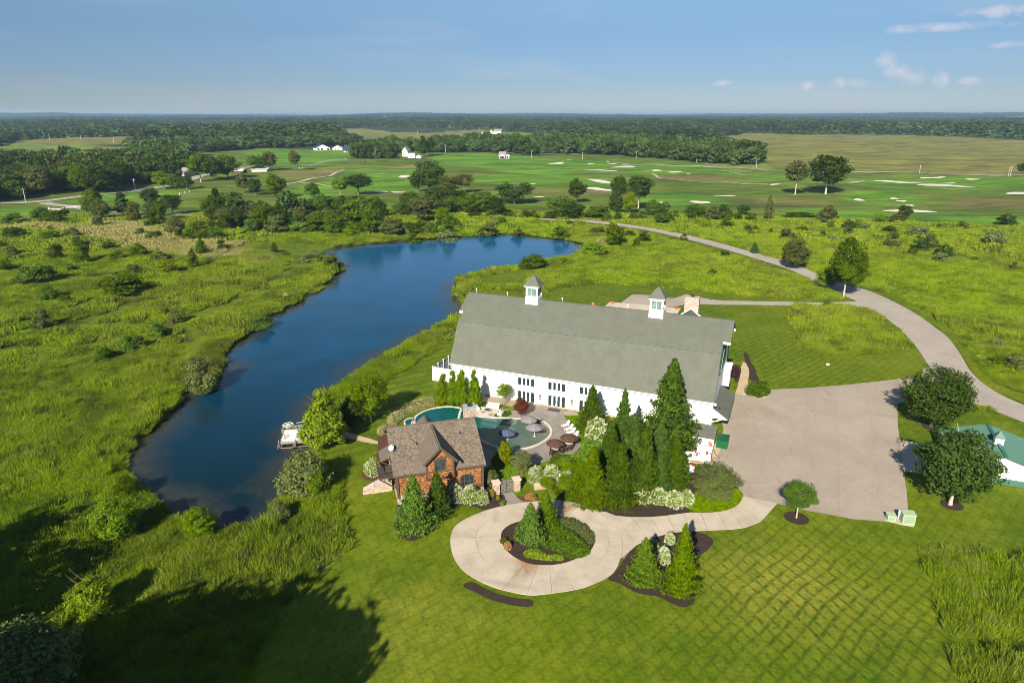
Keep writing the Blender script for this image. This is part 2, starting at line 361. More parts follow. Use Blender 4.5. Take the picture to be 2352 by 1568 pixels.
def ground():
    th = np.r_[np.arange(-180, -48, 6), np.arange(-48, -40, .5), np.arange(-40, 40.01, .2), np.arange(40.5, 48, .5), np.arange(48, 180, 6)]
    r = np.r_[0.5, 12, 22, 22 * np.exp(np.arange(1, 475) * .006)]
    r = np.r_[r, r[-1] * np.exp(np.arange(1, 330) * .0126)]; r = r[r < 22000]
    T, RR = np.meshgrid(R(1) * th, r)
    X = RR * np.sin(T); Y = RR * np.cos(T); Z = hgt(X, Y)
    nr, nth = X.shape
    i, j = np.meshgrid(np.arange(nr - 1), np.arange(nth), indexing='ij'); j2 = (j + 1) % nth
    Q = np.stack([i*nth + j, i*nth + j2, (i+1)*nth + j2, (i+1)*nth + j], -1).reshape(-1, 4)
    x, y = X.ravel(), Y.ravel()
    me = npmesh('ground', np.stack([x, y, Z.ravel()], -1), Q[:, ::-1], None, smooth=True)
    # what grows where
    rr = np.hypot(x, y)
    col = np.zeros((len(x), 4)); col[:, 3] = 1
    base = np.array((.085, .135, .022)); col[:, :3] = base
    wood = rr > 900; col[wood, :3] = (.035, .055, .02)
    def put(P, c, soft):
        m = (rr > 250)
        w = sst(-soft, soft, sdist(P, x[m], y[m]))[:, None]; col[m, :3] = col[m, :3] * (1 - w) + np.array(c) * w
    put(GOLF, (.105, .158, .024), 6)
    for P in FAIRWAY: put(P, (.100, .215, .020), 2.5)
    for P in DRY: put(P, (.17, .155, .06), 8)
    for P in CORN: put(P, (.175, .18, .048), 6)
    for P in HAY: put(P, (.15, .20, .035), 4)
    a = me.color_attributes.new('land', 'FLOAT_COLOR', 'POINT'); a.data.foreach_set('color', col.astype(np.float32).ravel())
    b = me.attributes.new('tan', 'FLOAT', 'POINT'); b.data.foreach_set('value', tanmap(x, y).astype(np.float32))
    c = me.attributes.new('far', 'FLOAT', 'POINT'); c.data.foreach_set('value', np.maximum(sst(-25, 10, sdist(GOLF, x, y)), sst(700, 800, rr)).astype(np.float32))
    d_ = me.attributes.new('bank', 'FLOAT', 'POINT'); bk = np.zeros(len(x)); mm = rr < 400; bk[mm] = sst(-1.6, -.3, sdist(POND_W, x[mm], y[mm])); d_.data.foreach_set('value', bk.astype(np.float32))
    m, nt = newmat('ground'); t = NT(nt); P = t.pos()
    mc, fine = meadow_color(t, t.attr('tan').outputs['Fac'])
    mc = t.mix(1, mc, (.50, .50, .45), 'MULTIPLY')
    land = t.attr('land').outputs['Color']
    st = t.noise(.012, t.pos(1, 3.2, 1), 6, .65, .8); st2 = t.noise(.07, t.pos(.6, 2.2, 1), 5, .7); st3 = t.noise(.5, P, 4, .7)
    lc = t.mix(1, land, t.mix(t.ramp(st, .38, .62), (.62, .60, .62), (1.28, 1.22, 1.05)), 'MULTIPLY')
    lc = t.mix(1, lc, t.mix(t.ramp(st2, .35, .65), (.70, .70, .72), (1.26, 1.24, 1.15)), 'MULTIPLY')
    lc = t.mix(1, lc, t.mix(t.ramp(st3, .3, .7), (.82, .82, .82), (1.18, 1.18, 1.18)), 'MULTIPLY')
    c = t.mix(t.attr('far').outputs['Fac'], mc, lc)
    # pond bed and wet bank by height
    z = t.node('ShaderNodeSeparateXYZ', {0: P}).outputs[2]
    c = t.mix(t.attr('bank').outputs['Fac'], c, (.05, .04, .022))
    t.out(c, .95, .1, fine, .5, .25)
    me.materials.append(m)
    o = link(bpy.data.objects.new('ground', me)); o['kind'] = 'structure'
ground()
print('ground')

# ---------------------------------------------------------------- pond water
def pond():
    P = np.array(POND_W); x0, x1, y0, y1 = P[:,0].min()-2, P[:,0].max()+2, P[:,1].min()-2, P[:,1].max()+2
    gx = np.arange(x0, x1, 1.2); gy = np.arange(y0, y1, 1.2); X, Y = np.meshgrid(gx, gy); D = sdist(POND_W, X, Y)
    ok = D > -2.2; idx = -np.ones(X.shape, int); idx[ok] = np.arange(ok.sum())
    q = ok[:-1,:-1] & ok[1:,:-1] & ok[:-1,1:] & ok[1:,1:]; i, j = np.nonzero(q)
    Q = np.stack([idx[i,j], idx[i,j+1], idx[i+1,j+1], idx[i+1,j]], -1)
    V = np.stack([X[ok], Y[ok], np.full(ok.sum(), WATER_Z)], -1)
    m, nt = newmat('pond_water'); t = NT(nt); Pp = t.pos()
    sh = t.attr('shore').outputs['Fac']
    n = t.noise(.09, Pp, 5, .6); n2 = t.noise(1.2, Pp, 4, .6)
    edge = t.math('ADD', t.math('ADD', sh, t.ramp(n, .3, .7, -3.0, 3.0)), t.ramp(n2, .3, .7, -.7, .7))
    deep = t.mix(t.ramp(n, .35, .65), (.0003, .034, .072), (.0005, .050, .112))
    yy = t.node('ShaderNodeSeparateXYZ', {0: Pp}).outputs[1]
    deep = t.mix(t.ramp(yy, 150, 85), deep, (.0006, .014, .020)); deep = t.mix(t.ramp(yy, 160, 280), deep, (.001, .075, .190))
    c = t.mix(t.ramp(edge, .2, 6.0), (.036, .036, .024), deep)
    wv = t.noise(1.6, t.pos(1, 1.6, 1), 3, .6); wv2 = t.noise(6.5, t.pos(1, 1.5, 1), 3, .55)
    h = t.math('ADD', wv, t.math('MULTIPLY', wv2, .35))
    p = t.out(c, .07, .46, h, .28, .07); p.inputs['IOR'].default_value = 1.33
    me = npmesh('water', V, Q, m)
    a = me.attributes.new('shore', 'FLOAT', 'POINT'); a.data.foreach_set('value', D[ok].astype(np.float32))
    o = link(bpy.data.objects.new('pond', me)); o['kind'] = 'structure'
pond()

# ---------------------------------------------------------------- lawns
def lawn_mat():
    m, nt = newmat('lawn'); t = NT(nt); P = t.pos()
    wob = t.noise(.05, P, 3); wob2 = t.noise(.45, P, 3, .6); big = t.noise(.035, P, 4, .6); mid = t.noise(.16, P, 4, .6); fine = t.noise(2.2, P, 5, .75); ff = t.noise(9, P, 3, .7)
    sp = t.node('ShaderNodeSeparateXYZ', {0: P}); X, Y = sp.outputs[0], sp.outputs[1]
    def stripes(hd, per, lo, hi, amp):
        # lines run along heading hd
        a = R(hd); u = t.math('ADD', t.math('MULTIPLY', X, math.cos(a)), t.math('MULTIPLY', Y, -math.sin(a)))
        u = t.math('ADD', u, t.math('ADD', t.math('MULTIPLY', wob, amp), t.math('MULTIPLY', wob2, .38)))
        s = t.math('SINE', t.math('MULTIPLY', u, 2 * math.pi / per))
        return t.ramp(s, lo, hi)
    broken = t.noise(.8, P, 5, .75)
    k1 = t.math('MULTIPLY', stripes(157, 1.32, .35, 1.0, 2.8), t.ramp(broken, .36, .60, .05, 1)); k2 = t.math('MULTIPLY', stripes(47.5, 1.45, .35, 1.0, 2.8), t.ramp(broken, .66, .42, .05, 1))
    s1 = stripes(157, 3.5, -.5, .5, 1.2); s2 = stripes(47.5, 3.8, -.5, .5, 1.2)
    s3 = stripes(56, 2.6, -.3, .6, 3.)
    c = t.mix(t.ramp(big, .36, .62), (.070, .116, .002), (.122, .160, .003))
    c = t.mix(t.ramp(mid, .45, .7, 0, .5), c, (.20, .215, .014))
    # dryer patch on the right-hand lawn and near the bottom left
    def spot(x, y, rx, ry):
        dx = t.math('DIVIDE', t.math('SUBTRACT', X, x), rx); dy = t.math('DIVIDE', t.math('SUBTRACT', Y, y), ry)
        return t.math('EXPONENT', t.math('MULTIPLY', t.math('ADD', t.math('MULTIPLY', dx, dx), t.math('MULTIPLY', dy, dy)), -1.0))
    dry = t.math('MULTIPLY', t.math('MAXIMUM', spot(30.5, 64, 8.5, 8), t.math('MULTIPLY', spot(-11, 57, 9, 7), .45)), t.ramp(mid, .25, .6, .55, 1))
    c = t.mix(t.math('MULTIPLY', dry, .8), c, (.255, .235, .030))
    kk = t.math('MAXIMUM', k1, k2)
    c = t.mix(t.math('MULTIPLY', kk, t.math('ADD', .36, t.math('MULTIPLY', t.math('MAXIMUM', spot(33, 58, 17, 18), spot(58, 140, 16, 30)), .62))), c, (.034, .068, .002))
    blot = t.noise(.42, P, 5, .7, .6); c = t.mix(t.math('MULTIPLY', t.ramp(blot, .54, .70), t.math('ADD', .22, t.math('MULTIPLY', spot(31, 58, 15, 16), .38))), c, (.040, .082, .003)); c = t.mix(t.math('MULTIPLY', t.ramp(blot, .44, .32), .30), c, (.185, .205, .020))
    ck = t.math('ABSOLUTE', t.math('SUBTRACT', s1, s2))
    c = t.mix(1, c, t.mix(ck, (.93, .94, .92), (1.06, 1.05, 1.06)), 'MULTIPLY')
    # long stripes on the grass between pond and barn
    bank = t.ramp(t.math('SUBTRACT', Y, X), 112, 118)
    c = t.mix(t.math('MULTIPLY', bank, t.math('MULTIPLY', s3, .45)), c, (.045, .085, .006))
    c = t.mix(1, c, t.mix(t.ramp(fine, .3, .7), (.68, .70, .62), (1.34, 1.31, 1.4)), 'MULTIPLY')
    c = t.mix(1, c, t.mix(t.ramp(ff, .3, .7), (.85, .85, .8), (1.15, 1.15, 1.2)), 'MULTIPLY')
    t.out(c, .9, .12, t.math('ADD', fine, t.math('MULTIPLY', ff, .5)), .55, .08)
    return m
LAWNM = lawn_mat()
LAWN = poly((706,1012),(735,1042),(760,1062),(778,1105),(792,1160),(803,1210),(804,1245),(790,1278),(760,1303),(725,1330),(680,1370),(640,1420),(600,1480),(560,1568),(480,1750),(300,2300),(3200,2300),(2800,1500),(2600,1130),(2500,1030),(2352,968),(2260,945),(2190,915),(2150,890),(2126,825),(2108,790),(2070,752),(2030,720),(1998,703),
    (1955,688),(1900,684),(1850,686),(1760,684),(1650,675),(1580,665),(1500,658),(1420,653),(1340,655),(1280,664),(1240,682),(1180,668),(1100,668),(1062,690),(1068,720),(1064,748),(1050,772),(1010,800),(965,826),(930,850),(900,868),(868,885),(845,905),(815,925),(795,930),(770,945),(745,960),(728,985))
sheet('lawn', LAWN, .012, LAWNM)
UPLAWN = poly((1090,640),(1190,622),(1300,603),(1310,608),(1215,632),(1205,650),(1170,655),(1110,650))
sheet('lawn', UPLAWN, .012, LAWNM)
VERGE_R = poly((2000,668),(2040,680),(2110,716),(2160,755),(2195,795),(2230,845),(2262,885),(2352,925),(2500,985),(2500,960),(2352,905),(2285,880),(2255,845),(2215,790),(2175,745),(2120,706),(2050,676))
sheet('verge', VERGE_R, .008, LAWNM)
VERGE_L = poly((1350,515),(1440,527),(1600,562),(1750,606),(1850,642),(1850,636),(1750,600),(1600,556),(1440,520),(1350,509))
LAWN_CUTS = [poly((1803,705),(1840,700),(1900,702),(1960,705),(1998,712),(2040,740),(2068,765),(2085,788),(2078,800),(2030,812),(1960,818),(1890,812),(1840,800),(1822,780),(1815,740)),
    poly((2118,1262),(2160,1255),(2230,1262),(2352,1290),(2700,1330),(2700,1500),(2352,1475),(2230,1470),(2180,1462),(2160,1430),(2145,1370),(2125,1300)),
    poly((2176,1504),(2240,1494),(2352,1500),(2600,1530),(2800,1800),(2350,1800),(2215,1568),(2190,1530))]
# ---------------------------------------------------------------- roads and hard surfaces
def asphalt(name, c0, c1, seams=False):
    m, nt = newmat(name); t = NT(nt); P = t.pos()
    n = t.noise(.12, P, 5, .6, .5); n2 = t.noise(1.1, P, 5, .7); n3 = t.noise(22, P, 2, .7)
    c = t.mix(t.ramp(n, .34, .66), c0, c1)
    c = t.mix(1, c, t.mix(t.ramp(n2, .3, .7), (.93, .93, .93), (1.05, 1.05, 1.05)), 'MULTIPLY')
    c = t.mix(1, c, t.mix(t.ramp(n3, .3, .7), (.90, .90, .90), (1.08, 1.08, 1.08)), 'MULTIPLY')
    v = t.node('ShaderNodeTexVoronoi', {'Scale': .16, 'Vector': t.node('ShaderNodeVectorMath', {0: P, 1: t.node('ShaderNodeTexNoise', {'Vector': P, 'Scale': .4}).outputs[1]}, operation='ADD').outputs[0]}, feature='DISTANCE_TO_EDGE').outputs[0]
    crack = t.math('MULTIPLY', t.ramp(v, .012, .004), t.ramp(t.noise(.1, P, 2), .42, .58))
    c = t.mix(t.math('MULTIPLY', crack, .30), c, (.10, .09, .08))
    if seams:
        st = t.ramp(t.noise(.09, t.pos(1, 1, 1), 5, .7, 1.0), .60, .78)
        c = t.mix(t.math('MULTIPLY', st, .30), c, (.15, .125, .10))
        s_ = t.node('ShaderNodeSeparateXYZ', {0: P}); u = t.math('ADD', t.math('MULTIPLY', s_.outputs[0], math.cos(R(24))), t.math('MULTIPLY', s_.outputs[1], -math.sin(R(24)))); u = t.math('ADD', u, t.math('MULTIPLY', n2, .25))
        fr_ = t.math('FRACT', t.math('DIVIDE', u, 5.2)); line = t.ramp(t.math('ABSOLUTE', t.math('SUBTRACT', fr_, .5)), .014, .004); c = t.mix(t.math('MULTIPLY', line, .13), c, (.12, .10, .085))
        lane = t.node('ShaderNodeTexWhiteNoise', {'W': t.math('FLOOR', t.math('ADD', t.math('DIVIDE', u, 5.2), .5))}, noise_dimensions='1D').outputs[0]; c = t.mix(1, c, t.mix(lane, (.97, .97, .97), (1.03, 1.03, 1.03)), 'MULTIPLY')
        tk = t.ramp(t.noise(.35, t.pos(1.0, .35, 1), 5, .75, .8), .58, .70); c = t.mix(t.math('MULTIPLY', tk, .30), c, (.13, .105, .085))
    t.out(c, .9, .2, n3, .3, .01)
    return m
ROAD = asphalt('road', (.330, .280, .235), (.385, .332, .282)); LOT = asphalt('lot', (.315, .258, .200), (.375, .312, .248), True)
up = [(1090,490),(1180,497),(1260,503),(1350,505),(1440,515),(1520,527),(1600,544),(1700,571),(1760,588),(1830,606),(1870,625),(1940,654),(1985,664),(2010,673),(2060,696),(2110,724),(2150,754),(2176,772),(2208,815),(2230,858),(2282,899),(2352,931),(2500,990)]
lo = [(1090,493),(1180,500),(1260,507),(1350,510),(1440,521),(1520,535),(1600,555),(1690,580),(1745,597),(1810,617),(1848,635),(1895,660),(1950,685),(1985,697),(2040,733),(2080,768),(2108,800),(2128,832),(2160,880),(2205,914),(2352,969),(2500,1032)]
ribbon(GP(up), GP(lo), 'road', ROAD, .035)
line_ribbon(GP([(0,470),(60,468),(140,462),(240,447),(330,431),(400,424),(455,408),(520,393),(600,380)]), 8, 'road', ROAD, .25)
line_ribbon(GP([(100,468),(150,476),(250,487),(380,491),(480,499),(600,504),(750,503),(880,493),(940,490),(1092,492)]), 6, 'road', ROAD, .2)
line_ribbon(GP([(1400,372),(1600,383),(1770,389),(1950,398),(2352,402),(2700,410)]), 7, 'road', ROAD, .3)
line_ribbon(GP([(1020,349),(1180,350),(1350,356)]), 7, 'road', ROAD, .3)
# farm lane behind the barn
lane_u = [(1575,676),(1640,690),(1700,691),(1800,693),(1880,695),(1950,693),(1990,690)]
lane_l = [(1540,688),(1605,700),(1700,700),(1800,701),(1900,702),(1960,704),(2010,714)]
ribbon(GP(lane_u), GP(lane_l), 'driveway_lane', ROAD, .028)
Z5 = ZR(1720, 840, 5.113)
sheet('turning_apron', GP([(510,240),(600,170),(680,115),(820,118),(940,128),(1060,140),(1210,165),(1380,175),(1385,212),(1470,235),(1480,262),(1320,300),(1180,310),(900,280)], 0, Z5), .024, LOT)
Z3 = ZR(1500, 300, 3.136); Z4 = ZR(2250, 300, 3.136); Z2 = ZR(750, 300, 3.136); Z1 = ZR(0, 300, 3.136)
# parking court
sheet('parking_court', GP([(1716,907),(1764,908),(1771,894.5),(1850,891),(1950,883),(2058,871),(2110,863),(2128,840),(2160,880),(2203,914),(2150,912),(2100,922),(2061,926),(2062,976),(2067,1010),(2075,1081.6),(2082.6,1126.6),(2087,1196),(2034,1197.5),(1960,1192),(1854,1172),(1786,1156.5),(1708,1141),(1690,1110),(1650,1085),(1642,1050),(1662,985),(1654,956),(1686,905.5)]), .028, LOT)
# bunkers and cart paths on the golf course
SAND = flat('sand', (.60, .53, .44), .95, .06, .4)
def bunker(cx, cy, w, h, ang=0, Z=None):
    if Z: cx, cy = Z(cx, cy); w *= .784/3.136; h *= .784/3.136
    pts = []
    n = 22; ph = random.uniform(0, 6)
    for i in range(n):
        a = 2*math.pi*i/n; k = 1 + .16*math.sin(2*a+ph) + .12*math.sin(3*a+ph*2)
        pts.append(G(cx + math.cos(a)*w/2*k, cy + math.sin(a)*h/2*k + ang*math.cos(a)*w/2))
    V = np.array([[p[0], p[1], 0] for p in pts] ); c = V.mean(0)
    rings = [V, c + (V - c)*.8, c + (V - c)*.4]
    A = np.concatenate(rings + [c[None]]); z = hgt(A[:,0], A[:,1]) + np.r_[np.full(n, .32), np.full(n, .14), np.full(n, .12), .12]
    A[:,2] = z; b = MB(); b.v = [tuple(p) for p in A]
    for r in range(2):
        for i in range(n): b.f.append((r*n+i, r*n+(i+1)%n, (r+1)*n+(i+1)%n, (r+1)*n+i))
    for i in range(n): b.f.append((2*n+i, 2*n+(i+1)%n, 3*n))
    o = b.build('sand_bunker', SAND); o['kind'] = 'structure'
for a in [(1145,820,118,24),(1302,821,122,26),(1372,692,145,14),(265,460,130,9)]: bunker(*a, 0, Z2 if a[1] != 460 else Z1)
bunker(515, 448, 175, 16, .1, Z1)
for a in [(410,565,130,12,-.05),(722,569,56,13,0),(928,566,76,11,-.05),(1064,573,120,9,0),(1030,606,208,13,.02),(794,633,296,12,0),(1325,641,82,9,0),(1500,650,116,9,0),(797,722,275,20,.1),(790,810,225,22,.08),(1725,928,165,25,.06),(1368,927,56,15,0),(188,762,60,7,0),(245,876,105,8,0),(1960,859,190,7,.08),(525,540,62,5,0),(1620,665,40,5,0),(880,533,22,5,0)]: bunker(*a, Z3)
for a in [(1200,735,390,13,.02),(1620,763,490,24,.03),(1455,692,120,7,0),(1570,694,110,9,0),(1650,737,180,8,-.05),(1876,713,128,7,0),(838,890,104,22,.1),(1160,880,80,10,.1),(1228,902,90,13,.08),(1315,1002,480,22,.03),(2330,845,300,18,.02),(1300,943,75,22,0),(815,732,130,8,-.08),(60,763,100,8,.03)]: bunker(*a, Z4)
PATHM = flat('cart_path', (.42, .36, .27), .95, .1, .3)
for pts, w in [([(280,757),(380,742),(430,735),(520,712),(600,700),(640,688),(700,655),(740,635),(800,612)],3.2), ([(400,742),(450,752),(560,765),(720,780)],2.4), ([(720,662),(850,666),(1000,667),(1200,668),(1410,674)],2.4), ([(330,585),(440,575),(500,572)],5)]:
    line_ribbon(GP(pts, 0, Z2), w, 'cart_path', PATHM, .3)
for pts, w in [([(1290,660),(1330,672),(1340,690),(1390,703),(1600,712),(1750,718),(1900,722),(2100,745),(2352,752)],2.6), ([(1930,622),(2050,635),(2150,655),(2250,675),(2352,685)],2.2), ([(1750,573),(1900,582),(2050,592),(2200,600),(2352,612)],3), ([(460,920),(480,940),(520,960),(560,975)],2.2), ([(100,512),(300,516),(440,518)],3)]:
    line_ribbon(GP(pts, 0, Z3), w, 'cart_path', PATHM, .3)
for pts, w in [([(0,688),(120,698),(300,718),(480,730)],2.6), ([(740,740),(820,735),(880,725)],2.4), ([(1080,958),(1200,960),(1270,950),(1300,935),(1340,932)],2.2)]:
    line_ribbon(GP(pts, 0, Z4), w, 'cart_path', PATHM, .3)

# ---------------------------------------------------------------- circular driveway in slabs
def concrete(name, c0, c1, stain=False):
    m, nt = newmat(name); t = NT(nt); P = t.pos(); rnd = t.node('ShaderNodeObjectInfo').outputs['Random']
    n = t.noise(.35, P, 6, .65, .6); n2 = t.noise(3.5, P, 5, .7); n3 = t.noise(30, P, 2, .7)
    c = t.mix(t.ramp(n, .32, .68), c0, c1)
    c = t.mix(1, c, t.mix(rnd, (.95, .95, .95), (1.04, 1.04, 1.04)), 'MULTIPLY')
    c = t.mix(1, c, t.mix(t.ramp(n2, .3, .7), (.92, .91, .90), (1.05, 1.05, 1.05)), 'MULTIPLY')
    c = t.mix(1, c, t.mix(t.ramp(n3, .3, .7), (.93, .93, .93), (1.05, 1.05, 1.05)), 'MULTIPLY')
    sp = t.noise(1.3, t.pos(1, 1, 1), 3, .9, 2.); c = t.mix(t.ramp(sp, .76, .80, 0, .6), c, (.13, .09, .05))
    if stain:
        s = t.node('ShaderNodeSeparateXYZ', {0: P}); X, Y = s.outputs[0], s.outputs[1]
        # mulch washed out of the island across the drive
        a = G(*ZR(1050,1350,3.136)(1560,945)); b = G(*ZR(1050,1350,3.136)(1430,1140))
        d = Vector((b[0]-a[0], b[1]-a[1])); L = d.length; d.normalize()
        u = t.math('ADD', t.math('MULTIPLY', t.math('SUBTRACT', X, a[0]), d.x), t.math('MULTIPLY', t.math('SUBTRACT', Y, a[1]), d.y))
        v = t.math('ADD', t.math('MULTIPLY', t.math('SUBTRACT', X, a[0]), -d.y), t.math('MULTIPLY', t.math('SUBTRACT', Y, a[1]), d.x))
        v = t.math('ADD', v, t.math('MULTIPLY', t.math('SUBTRACT', n, .5), 1.2))
        w = t.ramp(t.math('ABSOLUTE', v), 1.5, .5)
        w = t.math('MULTIPLY', w, t.ramp(u, L + 1.2, L * .3)); w = t.math('MULTIPLY', w, t.ramp(t.noise(1.1, t.pos(1.4, .6, 1), 5, .7), .3, .62, .35, 1))
        c = t.mix(t.math('MULTIPLY', w, .85), c, (.26, .16, .09))
        rim = t.math('MULTIPLY', t.ramp(t.math('ABSOLUTE', t.math('SUBTRACT', u, .1)), .7, .1), t.ramp(t.math('ABSOLUTE', v), 3.2, 1.0))
        c = t.mix(t.math('MULTIPLY', rim, .6), c, (.40, .18, .07))
        # damp tyre mark near the outer edge
        e = G(*ZR(1050,1350,3.136)(1330,1130)); ex = t.math('SUBTRACT', X, e[0]); ey = t.math('SUBTRACT', Y, e[1])
        q = t.math('ADD', t.math('MULTIPLY', ex, .26), t.math('MULTIPLY', ey, .96)); q2 = t.math('ADD', t.math('MULTIPLY', ex, .96), t.math('MULTIPLY', ey, -.26))
        g = t.math('MULTIPLY', t.math('EXPONENT', t.math('MULTIPLY', t.math('MULTIPLY', q, q), -5.)), t.math('EXPONENT', t.math('MULTIPLY', t.math('MULTIPLY', q2, q2), -.09)))
        c = t.mix(t.math('MULTIPLY', g, .6), c, (.30, .24, .20))
    t.out(c, .85, .25, n3, .25, .01); return m
CONC = concrete('drive_concrete', (.41, .340, .258), (.53, .455, .355), True)
JOINT = flat('joint', (.22, .18, .14), .95)
def drive():
    V = ZR(1700, 1350, 3.137); U = ZR(1050, 1350, 3.136)
    inner = smooth(GP([(1305,700),(1320,640),(1380,590),(1470,555),(1600,530),(1730,510),(1850,515),(1980,540),(2080,590),(2150,650),(2178,730),(2150,810),(2090,860),(1980,910),(1880,945),(1750,962),(1600,955),(1500,925),(1400,865),(1340,800)], 0, U), 1)
    cx = sum(p[0] for p in inner)/len(inner); cy = sum(p[1] for p in inner)/len(inner)
    left = [(1630,1238),(1510,1228),(1380,1200),(1230,1160),(1070,1085),(960,1010),(890,920),(855,830),(842,750),(850,670),(885,600),(960,545),(1080,490),(1200,445),(1350,408),(1500,385),(1640,370),(1800,362),(1880,365),(1965,378)]
    outer = GP(left, 0, U)
    outer += GP([(1970,385)], 0, U) 
    def ray(P, th):
        # farthest crossing of a bearing from the centre with an outline
        dx, dy = math.cos(th), math.sin(th); best = None
        n = len(P)
        for i in range(n):
            ax, ay = P[i][0]-cx, P[i][1]-cy; bx, by = P[(i+1)%n][0]-cx, P[(i+1)%n][1]-cy
            den = dx*(by-ay) - dy*(bx-ax)
            if abs(den) < 1e-9: continue
            s = (ax*(by-ay) - ay*(bx-ax))/den; w = (ax*dy - ay*dx)/den
            if s > 0 and -1e-6 <= w <= 1+1e-6: best = s if best is None else max(best, s)
        return best
    # the outside of the ring, closed across the mouth of the side arm
    mouth0 = GP([(100,412),(230,470)], 0, V); low = GP([(0,1180),(110,1135),(230,1087),(330,1010),(400,905)], 0, V)
    OUT = smooth(outer[:-1] + mouth0[:1] + [(cx + 9.3*math.cos(a), cy + 8.9*math.sin(a)) for a in (R(38), R(20), R(2), R(-16))] + low[::-1][1:], 1)
    base = thing('circular_driveway', None, None, (0, 0, 0), 90); base['kind'] = 'structure'
    nseg = 24; gap = .03
    def patch(fn, u0, u1, v0, v1, nu, nv, name='slab'):
        pts = [[fn(u0 + (u1-u0)*i/nu, v0 + (v1-v0)*j/nv) for j in range(nv+1)] for i in range(nu+1)]
        ring = [p[0] for p in pts] + [pts[-1][j] for j in range(1, nv+1)] + [pts[i][-1] for i in range(nu-1, -1, -1)] + [pts[0][j] for j in range(nv-1, 0, -1)]
        o = sheet(name, ring, .075, CONC, None, .08, base); return o
    rin = {}; 
    def ringpt(u, v):
        a = u; ri = ray(inner, a) or 5; ro = ray(OUT, a) or 9.5
        r = ri + (ro - ri) * v; return (cx + r*math.cos(a), cy + r*math.sin(a))
    for k in range(nseg):
        a0 = 2*math.pi*k/nseg; a1 = 2*math.pi*(k+1)/nseg; da = gap/8/2
        patch(ringpt, a0+da, a1-da, 0, .5-.003, 4, 1); patch(ringpt, a0+da, a1-da, .5+.003, 1, 4, 1)
    # the arm out to the parking court
    T = GP([(100,412),(230,468),(320,503),(450,517),(620,518),(750,509),(900,489),(1010,475),(1180,478),(1300,465),(1400,438),(1465,390),(1495,328)], 0, V)
    B = GP([(400,905),(450,832),(520,772),(620,722),(720,690),(830,662),(960,645),(1080,642),(1250,635),(1400,628),(1520,612),(1660,560),(1812,388)], 0, V)
    T[0] = (cx + 9.2*math.cos(R(40)), cy + 9.2*math.sin(R(40)))
    def lerp(P, s):
        i = min(int(s*(len(P)-1)), len(P)-2); f = s*(len(P)-1) - i
        return (P[i][0]*(1-f)+P[i+1][0]*f, P[i][1]*(1-f)+P[i+1][1]*f)
    def armpt(u, v):
        a = lerp(T, u); b = lerp(B, u)
        if u < 1e-6 or True:
            p = (a[0]*(1-v)+b[0]*v, a[1]*(1-v)+b[1]*v)
        return p
    # wedge between the ring and the arm's first joint
    k = 14; th0 = math.atan2(T[0][1]-cy, T[0][0]-cx); th1 = math.atan2(B[0][1]-cy, B[0][0]-cx)
    arc = [(cx + ((ray(OUT, th0+(th1-th0)*i/k) or 9)+.03)*math.cos(th0+(th1-th0)*i/k), cy + ((ray(OUT, th0+(th1-th0)*i/k) or 9)+.03)*math.sin(th0+(th1-th0)*i/k)) for i in range(k+1)]
    u1 = 2.0/12
    far = [armpt(u1, v/6) for v in range(7)]
    mid = k//2
    sheet('slab', arc[:mid+1] + [far[3]] + far[:3][::-1] + [lerp(T, .5/12*2)], .075, CONC, None, .08, base)
    sheet('slab', arc[mid:] + [lerp(B, .5/12*2)] + far[3:][::-1], .075, CONC, None, .08, base)
    us = [u1 + (1-u1)*i/9 for i in range(10)]
    for i in range(9):
        g = .0013
        patch(armpt, us[i]+g, us[i+1]-g, 0, .497, 4, 1); patch(armpt, us[i]+g, us[i+1]-g, .503, 1, 4, 1)
    sheet('joint_fill', OUT, .020, JOINT, None, 0, base)
    sheet('joint_fill', [armpt(i/24, 0.003) for i in range(25)] + [armpt(i/24, .997) for i in range(24, -1, -1)], .024, JOINT, None, 0, base)
    # slab joints stay inside the outline
    return inner, (cx, cy)
INNER, CEN = drive()

# ---------------------------------------------------------------- beds
def mulch_mat():
    m, nt = newmat('mulch'); t = NT(nt); P = t.pos(); n = t.noise(14, P, 5, .8); n2 = t.noise(.8, P, 4, .6)
    c = t.mix(t.ramp(n, .3, .72), (.016, .011, .009), (.085, .060, .047)); c = t.mix(t.ramp(n2, .4, .7, 0, .4), c, (.07, .045, .03))
    t.out(c, .95, .1, n, .8, .08); return m
MULCH = mulch_mat(); REDM = flat('red_mulch', (.10, .04, .02), .95, .3, 6)
U = ZR(1050, 1350, 3.136); V_ = ZR(1700, 1350, 3.137); Q1 = ZR(1050, 1200, 5.2275); Q2 = ZR(1350, 1120, 5.2275); Q3 = ZR(1250, 1020, 4.704)
def bed(pts, f=None, mat=None, name='mulch_bed', z=.045): return sheet(name, smooth(GP(pts, 0, f), 2), z, mat or MULCH, thick=.06)
bed([(345,415),(350,500),(330,590),(350,650),(400,705),(470,740),(540,725),(610,690),(680,620),(700,560),(760,520),(830,470),(860,430),(930,408),(1010,408),(1080,420),(1150,455),(1240,435),(1350,408),(1350,340),(1330,290),(1230,240),(1130,190),(900,170),(600,260),(420,330)], U)
sheet('mulch_bed', INNER, .05, MULCH, thick=.06)
bed([(955,1145),(985,1115),(1060,1110),(1150,1165),(1260,1215),(1400,1255),(1520,1268),(1590,1270),(1612,1300),(1600,1335),(1540,1340),(1430,1330),(1280,1295),(1180,1260),(1080,1210),(990,1170)], U)
